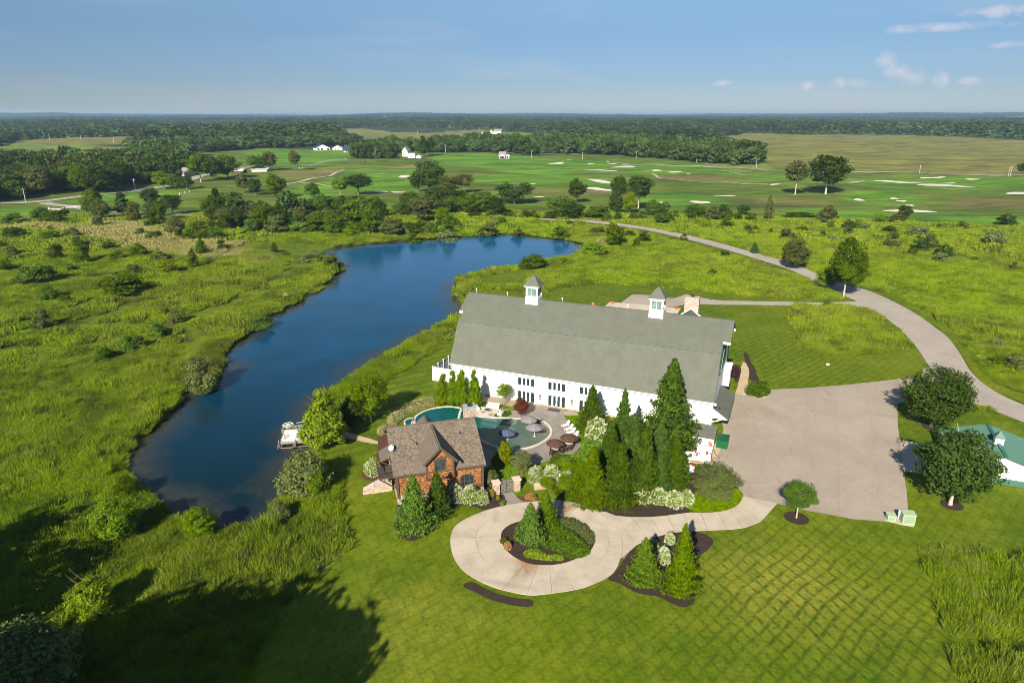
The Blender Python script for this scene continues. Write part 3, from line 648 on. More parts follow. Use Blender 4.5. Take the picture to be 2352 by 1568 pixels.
bed([(230,1093),(330,1015),(400,905),(450,835),(520,775),(620,725),(720,693),(830,664),(960,648),(1075,650),(1140,670),(1215,710),(1225,745),(1180,810),(1110,860),(1060,910),(1030,1000),(1040,1160),(1055,1230),(1050,1290),(1020,1325),(960,1347),(900,1335),(820,1300),(725,1245),(640,1235),(520,1215),(440,1170),(360,1120)], V_)
bed([(0,393),(100,410),(230,468),(320,503),(450,516),(620,516),(750,507),(900,487),(1010,473),(1180,474),(1300,462),(1400,436),(1470,388),(1500,330),(1480,270),(1300,150),(1000,100),(800,0),(500,-260),(150,-400),(-150,-330),(-300,-100),(-200,200),(-120,380)], V_, z=.04)
bed([(45,980),(70,880),(130,800),(230,720),(300,640),(300,540),(290,420),(330,330),(420,200),(480,120),(560,400),(480,1000),(440,1090),(250,1095),(130,1085),(60,1040)], Q1, REDM)
bed([(1350,330),(1450,320),(1600,330),(1800,370),(1900,380),(1800,400),(1560,380),(1480,350)], U, REDM, z=.048)
Z7 = ZR(2100, 900, 5.227)
bed([(400,690),(450,690),(490,740),(515,830),(570,910),(605,970),(605,1030),(660,1110),(600,1150),(490,1120),(500,1010),(480,900),(430,830)], Z7)
bed([(232,870),(340,880),(380,960),(350,1080),(310,1165),(270,1120),(225,1020)], Z7)
def disc(x, y, r, name='mulch_ring'): 
    c = G(x, y); return sheet(name, [(c[0]+r*math.cos(i*.2618)*random.uniform(.96,1.04), c[1]+r*math.sin(i*.2618)) for i in range(24)], .04, MULCH, thick=.05)
disc(1829, 1189, 1.55); disc(2186, 1159, 1.4); disc(2140, 980, 1.5)
# pool terrace, paths and pads
TERR = concrete('terrace_concrete', (.20, .175, .145), (.30, .265, .225)); SANDC = concrete('sand_path', (.46, .335, .20), (.56, .42, .27)); STONEC = concrete('pale_stone', (.52, .43, .36), (.66, .57, .49))
sheet('pool_terrace', smooth(GP([(225,500),(200,420),(330,400),(440,420),(600,400),(800,440),(1000,430),(1190,370),(1260,345),(1320,370),(1600,415),(1565,490),(1640,600),(1760,720),(1830,820),(1850,950),(1780,1060),(1650,1120),(1430,1180),(1200,1240),(1000,1290),(850,1250),(660,1120),(480,1180),(440,1290),(330,1370),(300,1200),(330,1020),(260,860),(60,760),(-60,560),(40,480)], 0, Q2), 1), .052, TERR)
sheet('gravel_strip', GP([(768,655),(860,668),(1060,702),(1260,738),(1500,775),(1640,800),(1520,850),(1300,830),(1060,780),(860,745),(770,735)], 0, Q3), .026, flat('gravel', (.30, .235, .17), .95, .4, 30))
sheet('gravel_strip', smooth(GP([(1905,855),(2080,880),(2110,940),(2000,935),(1890,925),(1880,890)], 0, Q3), 1), .04, MATS['gravel'])
sheet('garden_path', smooth(GP([(300,575),(540,525),(620,640),(720,760),(900,830),(700,800),(560,790),(360,830),(345,690),(320,620)], 0, ZR(1440,1380,8.4)), 0), .05, TERR)
sheet('gate_path', GP([(225,560),(320,585),(355,660),(360,840),(620,800),(880,760),(760,750),(640,650),(520,515),(545,505)], 0, ZR(1440,1380,8.4)), .056, TERR)
sheet('dock_path', GP([(1400,760),(1500,790),(1605,825),(1760,865),(1870,905),(1870,945),(1750,932),(1660,915),(1500,875),(1400,850),(1320,820),(1330,740)], 0, ZR(750,1120,5.2275)), .04, SANDC)
sheet('tank_pad', GP([(200,620),(420,600),(560,620),(720,650),(1160,735),(1250,545),(1440,590),(1220,1110),(1150,1190),(900,1180),(300,1100),(150,900)], 0, ZR(1970,1240,9.8)), .036, SANDC)
sheet('garden_path', smooth(GP([(272,1330),(310,1240),(345,1100),(370,980),(370,920),(400,840),(440,850),(490,940),(498,1010),(470,1150),(400,1340)], 0, Z7), 0), .035, SANDC)
sheet('terrace_slab', GP([(255,300),(340,228),(560,245),(935,275),(1180,305),(1405,322),(1345,420),(1100,400),(700,360),(500,420)], 0, Z5), .03, concrete('heli_concrete', (.46, .38, .30), (.55, .47, .38)))
sheet('shed_apron', GP([(470,478),(600,500),(760,560),(820,700),(780,830),(512,803),(490,600)], 0, ZR(2500,1150,3.484)), .035, CONC)
sheet('utility_pad', GP([(315,1268),(325,1305),(480,1345),(618,1370),(606,1295),(400,1262)], 0, ZR(2500,1150,3.484)), .09, concrete('pad', (.42,.38,.28), (.5,.46,.36)), thick=.09)
sheet('stone_edge', smooth(GP([(400,1340),(480,1345),(720,1388),(800,1360),(600,1370),(470,1335),(440,1290),(495,1200),(470,1150),(420,1270)], 0, Z7), 0), .05, STONEC, thick=.06)
# ================================================================ plants
def unit(n, rng): 
    v = rng.normal(size=(n, 3)); return v / np.linalg.norm(v, axis=1)[:, None]
def cards(C, N, s, rng, aspect=1.35, jit=.7):
    """one small folded leaf cluster (a quad) per centre C, facing roughly N"""
    n = len(C); D = N + rng.normal(size=(n, 3)) * jit; D /= np.linalg.norm(D, axis=1)[:, None] + 1e-9
    A = np.cross(D, rng.normal(size=(n, 3))); A /= np.linalg.norm(A, axis=1)[:, None] + 1e-9; B = np.cross(D, A)
    s = np.asarray(s).reshape(-1, 1) * np.ones((n, 1)) * rng.uniform(.65, 1.3, (n, 1)); a = A * s * .5 * aspect; b = B * s * .5
    k = D * s * .18
    V = np.stack([C - a, C - b + k, C + a, C + b + k], 1).reshape(-1, 3)
    Q = np.arange(4 * n).reshape(-1, 4); return V, Q
def blob_crown(name, mat, n=6000, leaf=.03, clumps=60, seed=1, shape='round', aspect=1.35, rough=.16, fill=1.0):
    """crown in a unit box: x,y within +-.5, z 0..1"""
    rng = np.random.default_rng(seed); cc = []
    while len(cc) < clumps:
        p = rng.uniform(-1, 1, 3); r = np.linalg.norm(p)
        z = (p[2] + 1) / 2
        lim = {'round': 1.0, 'broad': 1.0, 'egg': 1.0, 'cone': 1.0, 'low': 1.0, 'open': 1.0}[shape]
        if shape == 'egg': prof = math.sin(math.pi * min(1, z ** .75 * .97 + .03)) ** .6
        elif shape == 'cone': prof = (1 - z) ** .75 * .95 + .08
        elif shape == 'broad': prof = math.sqrt(max(0, 1 - (2*z - .9) ** 2 * .8)) * (1 if z > .25 else .8)
        elif shape == 'low': prof = math.sqrt(max(0, 1 - z * z))
        else: prof = math.sqrt(max(0, 1 - (2*z - 1) ** 2))
        q = math.hypot(p[0], p[1])
        if q > prof: continue
        if q < prof * .5 and z < .75 and rng.random() < .8: continue
        w = rng.uniform(.75, 1.08)
        cc.append((p[0] * .42 * w, p[1] * .42 * w, .07 + z * .83))
    cc = np.array(cc); rad = rng.uniform(.6, 1.35, clumps) * rough
    if shape == 'open': rad *= .8
    wts = rad ** 2; wts /= wts.sum(); k = rng.choice(clumps, n, p=wts)
    d = unit(n, rng); d[:, 2] = d[:, 2] * .8 + .12
    rr = rng.uniform(.25, 1, n) ** .45
    C = cc[k] + d * (rad[k] * rr)[:, None] * np.array([1, 1, .72]); C[:, 2] = np.maximum(C[:, 2], rng.uniform(0, .05, n))
    out = C - np.array([0, 0, .35]); out /= np.linalg.norm(out, axis=1)[:, None]
    V, Q = cards(C, d * .8 + out * .4 + np.array([0, 0, .45]), leaf, rng, aspect)
    tone = np.clip(rng.normal(.5, .17, n) + (rng.uniform(-.28, .28, clumps))[k], 0, 1)
    return npmesh(name, V, Q, mat, tone)
def bough_crown(name, mat, levels=34, per=11, pts=9, leaf=.028, seed=1, power=1.05, droop=.25, base=.02, feather=1.0, width=.5):
    """conifer crown: tiers of boughs, longer towards the ground, tips uneven"""
    rng = np.random.default_rng(seed); C = []; N = []; T = []
    for l in range(levels):
        z = base + (1 - base) * (l / levels) ** .92; z += rng.uniform(-.008, .008)
        L0 = width * ((1 - z) ** power) * rng.uniform(.86, 1.08) + .012
        m = max(4, int(per * (.45 + .75 * (1 - z))))
        ph = rng.uniform(0, 6.28)
        for b in range(m):
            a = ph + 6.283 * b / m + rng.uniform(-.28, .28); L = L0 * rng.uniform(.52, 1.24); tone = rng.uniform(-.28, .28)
            npt = max(3, int(pts * (.5 + L)))
            for i in range(npt):
                f = (i + .5) / npt; f = .22 + .78 * f
                dz = -droop * L * f + .30 * L * f * f
                wv = .16 * L * (1 - abs(f - .5)) * feather
                for _ in range(4):
                    s = rng.normal() * wv * .8
                    C.append((math.cos(a) * L * f - math.sin(a) * s, math.sin(a) * L * f + math.cos(a) * s, z + dz + rng.uniform(-.6, .45) * leaf))
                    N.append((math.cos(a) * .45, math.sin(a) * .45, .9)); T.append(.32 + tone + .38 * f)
    for i in range(24): C.append((rng.normal() * .006, rng.normal() * .006, .95 + .05 * i / 24)); N.append((0, 0, 1)); T.append(.5)
    C = np.array(C); C[:, 2] = np.maximum(C[:, 2], .004); N = np.array(N); V, Q = cards(C, N, leaf, rng, 1.7, .55)
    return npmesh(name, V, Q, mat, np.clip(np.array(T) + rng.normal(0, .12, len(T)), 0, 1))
def trunk_mesh(name, mat, r=.03, top=.75, limbs=7, seed=1, crown0=.3, multi=1):
    rng = random.Random(seed); b = MB()
    for m in range(multi):
        ox = 0 if multi == 1 else rng.uniform(-.05, .05); oy = 0 if multi == 1 else rng.uniform(-.05, .05)
        lx = rng.uniform(-.03, .03) + ox * 3; ly = rng.uniform(-.03, .03) + oy * 3; rr = r / math.sqrt(multi)
        path = [(ox, oy, -.03), (ox + lx*.2, oy + ly*.2, .08), (ox + lx*.5, oy + ly*.5, crown0), (ox + lx, oy + ly, top)]
        b.tube(path, [rr*1.35, rr, rr*.8, rr*.2], 7)
        for i in range(limbs):
            z = crown0 + (top - crown0) * (i + .3) / limbs; a = i * 2.4 + rng.uniform(-.5, .5); L = .30 * rng.uniform(.6, 1.1)
            p = Vector((ox + lx * z, oy + ly * z, z)); q = p + Vector((math.cos(a) * L * .55, math.sin(a) * L * .55, L * .35)); w = p + Vector((math.cos(a) * L, math.sin(a) * L, L * .85))
            b.tube([p, q, w], [rr*.45, rr*.28, rr*.08], 5)
    o = b.build(name, mat); me = o.data; bpy.data.objects.remove(o); return me
BARK = flat('bark', (.16, .125, .095), .95, .35, 9, bump=.5); PALEBARK = flat('pale_bark', (.42, .37, .28), .9, .3, 9, bump=.4)
FOL = dict(
    dark=foliage('leaves_dark', (.012, .028, .004), (.056, .090, .009), .22),
    mid=foliage('leaves_mid', (.022, .052, .003), (.098, .158, .008), .28),
    bright=foliage('leaves_bright', (.040, .095, .001), (.180, .270, .004), .32),
    lime=foliage('leaves_lime', (.070, .120, .001), (.250, .310, .005), .34),
    olive=foliage('leaves_olive', (.040, .052, .012), (.110, .120, .030), .22),
    grey=foliage('leaves_grey', (.060, .088, .024), (.190, .225, .080), .25),
    spruce=foliage('needles_spruce', (.008, .024, .003), (.062, .104, .008), .16),
    fir=foliage('needles_fresh', (.016, .046, .003), (.108, .170, .008), .2),
    blue=foliage('needles_blue', (.018, .042, .010), (.062, .102, .024), .15),
    red=foliage('leaves_red', (.045, .010, .008), (.150, .040, .022), .25),
    purple=foliage('leaves_purple', (.020, .008, .010), (.070, .025, .030), .2),
    white=foliage('petals_white', (.46, .50, .26), (.80, .78, .62), .25),
    pink=foliage('petals_pink', (.55, .14, .10), (.75, .30, .24), .25),
    gold=foliage('leaves_gold', (.14, .13, .01), (.34, .30, .03), .25),
    straw=foliage('reed_straw', (.20, .17, .05), (.48, .40, .16), .3))
CR = {}
def crown(kind, mat, lod):
    """mesh data for a crown, made once: lod 0 close, 1 middle distance, 2 far"""
    k = (kind, mat, lod)
    if k in CR: return CR[k]
    F = FOL[mat]; base, var = kind.rsplit('_', 1) if '_' in kind and kind.rsplit('_', 1)[1].isdigit() else (kind, '0'); sd = int(var) * 13 + len(base) * 7 + lod
    n = [(13000, .026, 120), (3800, .044, 62), (900, .085, 34)][lod]
    nm = 'crown'
    if base == 'round': me = blob_crown(nm, F, n[0], n[1], n[2], sd, 'round', rough=.13 if lod == 0 else .15)
    elif base == 'broad': me = blob_crown(nm, F, n[0], n[1]*.9, n[2], sd, 'broad', rough=.12 if lod == 0 else .145)
    elif base == 'egg': me = blob_crown(nm, F, n[0], n[1]*1.05, n[2], sd, 'egg', rough=.125 if lod == 0 else .15)
    elif base == 'open': me = blob_crown(nm, F, int(n[0]*.5), n[1]*1.05, int(n[2]*.6), sd, 'open', rough=.15)
    elif base == 'cone': me = blob_crown(nm, F, int(n[0]*1.1), n[1]*1.05, int(n[2]*1.2), sd, 'cone', rough=.10 if lod == 0 else .12)
    elif base == 'low': me = blob_crown(nm, F, int(n[0]*.55), n[1]*1.3, int(n[2]*.55), sd, 'low', rough=.17)
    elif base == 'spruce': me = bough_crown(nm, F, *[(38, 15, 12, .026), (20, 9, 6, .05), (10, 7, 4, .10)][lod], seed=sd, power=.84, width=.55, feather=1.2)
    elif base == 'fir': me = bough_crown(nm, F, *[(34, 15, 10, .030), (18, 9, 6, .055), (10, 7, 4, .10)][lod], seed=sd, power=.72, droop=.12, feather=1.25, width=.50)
    elif base == 'arbor': me = blob_crown(nm, F, 12000, .030, 150, sd, 'cone', rough=.095, aspect=1.6)
    elif base == 'pine': me = bough_crown(nm, F, *[(22, 10, 8, .04), (12, 8, 5, .075), (8, 7, 4, .11)][lod], seed=sd, power=.6, droop=-.1, feather=1.6, base=.08)
    CR[k] = me; return me
TR = {}
def trunkm(kind, pale=False, multi=1):
    k = (kind, pale, multi)
    if k not in TR: TR[k] = trunk_mesh('trunk', PALEBARK if pale else BARK, .022, .86 if kind != 'con' else .98, 9 if kind != 'con' else 0, len(TR) + 3, .3, multi)
    return TR[k]
CONI = ('spruce', 'fir', 'pine', 'arbor')
def plant(name, label, cat, x, y, h, w, kind='round_0', mat='mid', lod=1, group=None, clear=.14, pale=False, trunk=True, w2=None, rot=None, flowers=None, multi=1):
    z = H1(x, y); rot = random.uniform(0, 6.28) if rot is None else rot
    o = bpy.data.objects.new(name, None); link(o); o.location = (x, y, z); o.rotation_euler = (0, 0, rot); o.empty_display_size = .3
    tag(o, label, cat, group); base = kind.split('_')[0]
    c = bpy.data.objects.new('crown', crown(kind, mat, lod)); link(c, o)
    c.location = (0, 0, h * clear); c.scale = (w, w2 or w, h * (1 - clear))
    if trunk:
        t = bpy.data.objects.new('trunk', trunkm('con' if base in CONI else 'dec', pale, multi)); link(t, o)
        k = max(w, .45 * h); t.scale = (k, k, h * (.93 if base not in CONI else .95))
    if flowers:
        f = bpy.data.objects.new('flowers', flowers); link(f, o); f['kind'] = 'stuff'; f.location = (0, 0, h * clear); f.scale = (w, w2 or w, h * (1 - clear))
    return o
def by_px(px, yb, yt, wpx, **k):
    """stand a plant where its foot is seen; give it the height and spread seen"""
    x, y = G(px, yb); h = max(topz(y, yt), .6); zc = y * CP + CAM_H * SP
    return dict(x=x, y=y, h=h, w=wpx * zc / FL)
def P_(name, label, cat, px, yb, yt, wpx, kind='round_0', mat='mid', lod=1, **k):
    d = by_px(px, yb, yt, wpx); base = kind.split('_')[0]
    # seen from above, the near edge of a wide crown hides its foot: cut the height a little for round crowns
    return plant(name, label, cat, d['x'], d['y'], d['h'], d['w'], kind, mat, lod, **k)
def flower_mesh(n=420, size=.05, seed=3, mat='white', shape='low'):
    rng = np.random.default_rng(seed); V = []; Q = []; T = []
    # each bloom head is a little lumpy ball of petals
    d = unit(n, rng); d[:, 2] = np.abs(d[:, 2]) * .95 + .02
    bump = 1 + .10 * np.sin(d[:, 0] * 9 + seed) * np.cos(d[:, 1] * 8)
    C = d * np.array([.47, .47, .93]) * (bump * rng.uniform(.86, 1.03, n))[:, None]
    for c in C:
        m = 7; dd = unit(m, rng); dd[:, 2] = np.abs(dd[:, 2]); sz = size * rng.uniform(.7, 1.25)
        v, q = cards(c + dd * sz * .42, dd, sz * .8, rng, 1.0, .2); Q.append(q + len(V) * 4 * m); V.append(v); T += list(rng.uniform(0, 1, m))
    Q = [q - q.min() + i * 4 * 7 for i, q in enumerate(Q)]
    return npmesh('flowers', np.concatenate(V), np.concatenate(Q), FOL[mat], T)
FLW = [flower_mesh(850, .040, s) for s in (3, 5)]; PINKF = flower_mesh(300, .07, 9, 'pink')

# ---------------------------------------------------------------- named trees close to the buildings
P_('bald_cypress', 'tall feathery yellow-green cypress overhanging the white dock', 'tree', 745, 1022, 890, 138, 'cone_1', 'lime', 0, clear=.04)
P_('deciduous_tree', 'airy bright green tree on the bank just behind the dock cypress', 'tree', 853, 972, 860, 112, 'open_1', 'bright', 0, clear=.2)
P_('deciduous_tree', 'dark shaded tree squeezed between the dock cypress and the airy tree', 'tree', 812, 985, 905, 62, 'egg_1', 'dark', 0, clear=.08)
P_('willow_shrub', 'large rounded silvery green willow on the pond edge below the dock', 'tree', 700, 1128, 1036, 122, 'low_1', 'grey', 0, clear=.02, multi=4)
P_('willow_shrub', 'lime green side of the willow clump leaning over the lawn', 'tree', 728, 1136, 1062, 66, 'low_2', 'bright', 0, clear=.02, multi=4)
P_('willow_shrub', 'rounded grey-green willow standing on the left shore of the pond', 'tree', 466, 888, 800, 84, 'low_3', 'grey', 0, clear=.02, multi=4)
P_('bush', 'low olive bush at the water on the left shore, above the round willow', 'bush', 598, 748, 708, 64, 'low_0', 'mid', 0, clear=.02, multi=3)
P_('young_tree', 'bright spreading sapling in the reeds at the bottom left corner of the pond', 'tree', 272, 1244, 1142, 104, 'round_1', 'bright', 0, clear=.05, multi=3)
P_('young_tree', 'bright ragged sapling right on the tip of the pond', 'tree', 464, 1232, 1158, 88, 'open_2', 'bright', 0, clear=.08, multi=3)
P_('bush', 'small grey-green willow bush on the near right shore of the pond', 'bush', 642, 1204, 1148, 56, 'egg_2', 'grey', 0, clear=.03, multi=3)
P_('bush', 'dull green bush on the left shore just before the pond tip', 'bush', 292, 1140, 1090, 62, 'low_1', 'mid', 0, clear=.02, multi=3)
P_('young_tree', 'round-headed yellow-green sapling standing sunlit between the long shadows', 'tree', 217, 1424, 1314, 100, 'egg_3', 'lime', 0, clear=.05, multi=2)
P_('young_tree', 'slim sapling at the shaded bottom edge of the meadow', 'tree', 96, 1500, 1420, 60, 'open_1', 'mid', 0, clear=.08)
P_('bald_cypress', 'bright feathery cypress in the circle island, nearer the drive', 'tree', 1218, 1247, 1155, 70, 'fir_1', 'fir', 0, clear=.03)
P_('bald_cypress', 'taller feathery cypress at the top of the circle island', 'tree', 1252, 1214, 1124, 62, 'fir_2', 'fir', 0, clear=.03)
P_('spruce_tree', 'stout green spruce at the left front corner of the shingled cottage', 'tree', 953, 1211, 1088, 92, 'spruce_1', 'fir', 0, clear=.02)
P_('spruce_tree', 'darker spruce under the cottage dormer, beside the stout one', 'tree', 1006, 1184, 1080, 62, 'spruce_2', 'spruce', 0, clear=.02)
P_('spruce_tree', 'short broad spruce in the curved bed, left of its tall neighbour', 'tree', 1477, 1340, 1235, 82, 'fir_1', 'fir', 0, clear=.02)
P_('spruce_tree', 'tall pointed spruce with bare foot in the curved mulch bed', 'tree', 1561, 1369, 1201, 84, 'spruce_3', 'fir', 0, clear=.08, pale=True)
P_('spruce_tree', 'tallest spruce, its dark point rising over the barn roof', 'tree', 1532, 1042, 823, 140, 'spruce_4', 'spruce', 0, clear=.02)
for lb, px, yb, yt, w, k, m in (
    ('slender spruce against the barn wall beside the third window group', 1358, 985, 884, 66, 'spruce_5', 'spruce'),
    ('thin-topped spruce against the white wall, left of the tallest spruce', 1427, 1062, 892, 78, 'spruce_6', 'spruce'),
    ('spruce with a bare pale leader in the middle of the grove', 1474, 1138, 979, 84, 'spruce_1', 'spruce'),
    ('spruce in the grove directly above the long mulch bed', 1420, 1150, 1018, 84, 'spruce_2', 'spruce'),
    ('leftmost full spruce of the dark grove behind the white hydrangeas', 1357, 1152, 1025, 86, 'spruce_3', 'fir'),
    ('spruce of the grove next to the white fuel tanks', 1548, 1112, 994, 70, 'spruce_5', 'spruce'),
    ('short spruce in front of the grove over the white flower bank', 1512, 1130, 1052, 66, 'fir_2', 'spruce'),
    ('spruce filling the grove behind the pale-leader spruce', 1450, 1085, 948, 80, 'spruce_3', 'spruce'),
    ('dark spruce of the grove right under the thin-topped one', 1398, 1095, 965, 84, 'spruce_4', 'spruce'),
    ('low green spruce at the left rim of the grove beside the shaded hydrangea', 1330, 1128, 1052, 66, 'fir_1', 'fir'),
    ('spruce of the grove between the tallest one and the tanks', 1512, 1092, 962, 80, 'spruce_6', 'spruce')):
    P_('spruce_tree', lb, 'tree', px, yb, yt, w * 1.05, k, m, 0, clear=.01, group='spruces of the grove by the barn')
P_('hawthorn_tree', 'round fine-twigged olive tree beside the parking court', 'tree', 1638, 1148, 1064, 118, 'round_2', 'olive', 0, clear=.08, multi=3)
for i, (px, yt) in enumerate(((1018, 846), (1041, 838), (1060, 834), (1090, 836))):
    P_('arborvitae', ('outermost', 'second from left', 'third from left', 'rightmost')[i] + ' pointed arborvitae of the row before the barn end', 'tree', px, 930 + i, yt, 40, 'arbor_%d' % (i % 2), 'bright' if i % 2 == 0 else 'bright', 0, clear=.01, group='arborvitae at the barn end')
P_('small_tree', 'small fresh green tree against the white barn wall', 'tree', 1157, 930, 880, 44, 'open_3', 'bright', 0, clear=.38, multi=4)
P_('japanese_maple', 'dark red maple beside the pool', 'tree', 1197, 957, 911, 40, 'round_3', 'red', 0, clear=.12)
P_('shrub', 'upright lime green shrub in the garden right of the cottage', 'shrub', 1160, 1066, 1008, 38, 'egg_1', 'lime', 0, clear=.04)
P_('small_tree', 'wispy grey-green multi-stem tree between cottage and hydrangeas', 'tree', 1197, 1094, 1032, 54, 'open_1', 'grey', 0, clear=.25, multi=5)
P_('shrub', 'loose grey-green shrub at the right corner of the cottage', 'shrub', 1128, 1114, 1078, 40, 'egg_2', 'grey', 0, clear=.03)
P_('shrub', 'bright shrub mound between the terrace and the dark grove', 'shrub', 1300, 1088, 1046, 58, 'low_2', 'bright', 0, clear=.02)
P_('purple_shrub', 'dark purple shrub at the barn gable beside the sandy path', 'shrub', 1685, 868, 838, 26, 'egg_1', 'purple', 0, clear=.03)
P_('shrub', 'wide green shrub on the stone edge at the top of the parking court', 'shrub', 1740, 906, 868, 56, 'low_3', 'mid', 0, clear=.01)
P_('young_tree', 'small single-stem tree in a mulch ring below the parking court', 'tree', 1829, 1189, 1104, 78, 'round_2', 'mid', 0, clear=.30, pale=True)
P_('oak_tree', 'large dark oak between the parking court and the road', 'tree', 2138, 980, 832, 158, 'round_4', 'dark', 0, clear=.05)
P_('oak_tree', 'large dark oak with pale foot in front of the green-roofed shed', 'tree', 2182, 1159, 982, 188, 'round_5', 'dark', 0, clear=.08, pale=True)
P_('roadside_tree', 'leaning tree covering the road bend above the barn', 'tree', 1822, 617, 543, 68, 'egg_1', 'olive', 0, clear=.1)
P_('roadside_tree', 'tallest roadside tree with a long pale trunk by the lane junction', 'tree', 1937, 682, 540, 92, 'egg_2', 'mid', 0, clear=.16, pale=True)
P_('roadside_tree', 'bushy lime tree tucked left of the tall roadside tree', 'tree', 1897, 660, 602, 52, 'low_2', 'bright', 0, clear=.1)
P_('shrub', 'small round shrub on the lane edge before the meadow island', 'shrub', 1903, 704, 689, 28, 'low_1', 'mid', 1, clear=.02)
P_('shade_willow', 'wide grey-green tree crown cut off by the bottom left corner', 'tree', 60, 1650, 1440, 260, 'round_2', 'grey', 0, clear=.02, multi=3)
# hydrangeas and bedding
HG = 'white hydrangeas'
def hyd(label, px, yb, yt, w, w2=None, i=0): P_('hydrangea', label, 'shrub', px, yb, yt, w, 'low_%d' % (i % 4), 'bright', 0, clear=.02, flowers=FLW[i % 2], trunk=False, group=HG)
hyd('tree-like hydrangea dome, creamy white, in the lawn beside the sun loungers', 1371, 1004, 956, 58, i=0)
for i, (a, b, c, w, l) in enumerate(((1010,1150,1118,44,'white hydrangea between the two cottage spruces'), (1046,1148,1108,46,'white hydrangea under the cottage dormer'), (1080,1150,1112,46,'white hydrangea below the arched cottage window'), (1108,1153,1122,34,'last white hydrangea towards the garden gate'),
    (860,1090,1048,38,'white hydrangea in the red bed left of the cottage'), (848,1083,1058,28,'pinkish hydrangea at the outer rim of the red bed'),
    (1232,1104,1068,46,'white hydrangea bush right behind the gate pier'), (1266,1106,1066,52,'widest white hydrangea between gate and grove'), (1300,1112,1078,44,'white hydrangea in the shade of the grove'),
    (1475,1150,1120,44,'leftmost white hydrangea of the bank above the long bed'), (1513,1152,1118,46,'second white hydrangea of the bank above the long bed'), (1548,1160,1124,44,'third white hydrangea of the bank above the long bed'), (1577,1158,1122,38,'rightmost white hydrangea of the bank above the long bed'),
    (1524,1290,1252,34,'white hydrangea half hidden between the two curved-bed spruces'), (1500,1262,1236,30,'small white hydrangea on the drive side of the curved bed'), (1538,1246,1220,26,'white hydrangea above the tall curved-bed spruce'))): hyd(l, a, b, c, w, i=i+1)
P_('shrub', 'yellow-green shrub beside the right gate pier', 'shrub', 1238, 1104, 1080, 34, 'low_1', 'lime', 0, clear=.01, trunk=False)
P_('shrub', 'tall leafy shrub between the pier and the island cypress', 'shrub', 1258, 1124, 1092, 40, 'egg_1', 'bright', 0, clear=.15, multi=5)
P_('shrub', 'leafy multi-stem shrub on the shaded edge above the drive', 'shrub', 1296, 1128, 1092, 42, 'egg_2', 'bright', 0, clear=.2, multi=5)
for l, px, yb, yt, w in (('largest golden globe conifer beside the left gate pier', 1128, 1142, 1122, 20), ('middle golden globe conifer beside the left gate pier', 1118, 1146, 1130, 17), ('smallest golden globe conifer nearest the gate path', 1144, 1149, 1135, 11)): P_('globe_conifer', l, 'shrub', px, yb - 1, yt, w, 'egg_1', 'gold', 0, clear=.0, trunk=False, group='golden globes by the gate')
P_('shrub', 'pale green tuft on the mulch at the drive edge beside the gate path', 'shrub', 1155, 1159, 1148, 16, 'low_2', 'grey', 1, clear=0, trunk=False)
P_('pink_flowers', 'coral pink bedding patch in the red mulch beside the gate path', 'flowers', 1220, 1143, 1134, 30, 'low_1', 'bright', 1, clear=0, trunk=False, flowers=PINKF)
P_('pink_flowers', 'coral pink bedding patch in the left end of the circle island', 'flowers', 1166, 1259, 1242, 20, 'low_2', 'bright', 1, clear=0, trunk=False, flowers=PINKF)
P_('shrub', 'low olive shrub behind the pink flowers in the circle island', 'shrub', 1158, 1246, 1234, 22, 'low_3', 'olive', 1, clear=0, trunk=False)
# grasses massed in the island and other ground covers
def mass(name, label, cat, P, n, h, s, mat, seed=1, aspect=2.4, up=.5, kind='stuff', mound=.0):
    """planting that reads as one mass: cards over a bed, standing up to h"""
    rng = np.random.default_rng(seed); A = np.array(P); x0, y0 = A.min(0); x1, y1 = A.max(0); pts = []
    X = rng.uniform(x0, x1, n * 4); Y = rng.uniform(y0, y1, n * 4); D = sdist(P, X, Y); k = (D > .05); X, Y, D = X[k][:n], Y[k][:n], D[k][:n]
    hh = h * (np.minimum(1, D / (h * 1.1)) ** .6) * (.8 + .25 * np.sin(X * 2.1) * np.sin(Y * 2.7)); Z = hh * rng.uniform(.15, 1, len(X)) ** .6 + hgt(X, Y)
    C = np.stack([X, Y, Z], -1); N = np.stack([rng.normal(size=len(X)) * .6, rng.normal(size=len(X)) * .6, np.full(len(X), up)], -1)
    V, Q = cards(C, N, s, rng, aspect); me = npmesh(name, V, Q, FOL[mat], rng.uniform(0, 1, len(Q)))
    o = link(bpy.data.objects.new(name, me)); tag(o, label, cat, None, kind); return o
mass('ornamental_grass', 'deep green grass massed on the right of the circle island', 'grass', GP([(1640,740),(1720,640),(1850,600),(1980,660),(2110,790),(2135,850),(2060,895),(1940,900),(1850,850),(1720,800)], 0, U), 9000, .75, .16, 'fir', 1, 3.2, .25)
mass('ornamental_grass', 'olive bronze grass along the upper rim of the circle island', 'grass', GP([(1760,545),(1850,520),(1980,545),(2090,600),(2165,680),(2170,760),(2120,770),(2040,690),(1960,640),(1860,605),(1800,600)], 0, U), 5000, .85, .16, 'olive', 2, 3.4, .2)
mass('sedge', 'yellow-green sedge tufts along the lower rim of the circle island', 'grass', GP([(1510,850),(1560,820),(1650,815),(1740,870),(1880,870),(1885,920),(1760,925),(1620,905),(1540,890)], 0, U), 2600, .45, .14, 'lime', 3, 3, .25)
mass('ivy', 'glossy green ivy mound beside the mouth of the circular drive', 'ground cover', GP([(985,440),(1050,472),(1180,476),(1300,463),(1400,438),(1465,392),(1492,340),(1475,280),(1400,250),(1250,240),(1100,260),(1000,340)], 0, V_), 15000, .55, .17, 'bright', 4, 1.4, 1)
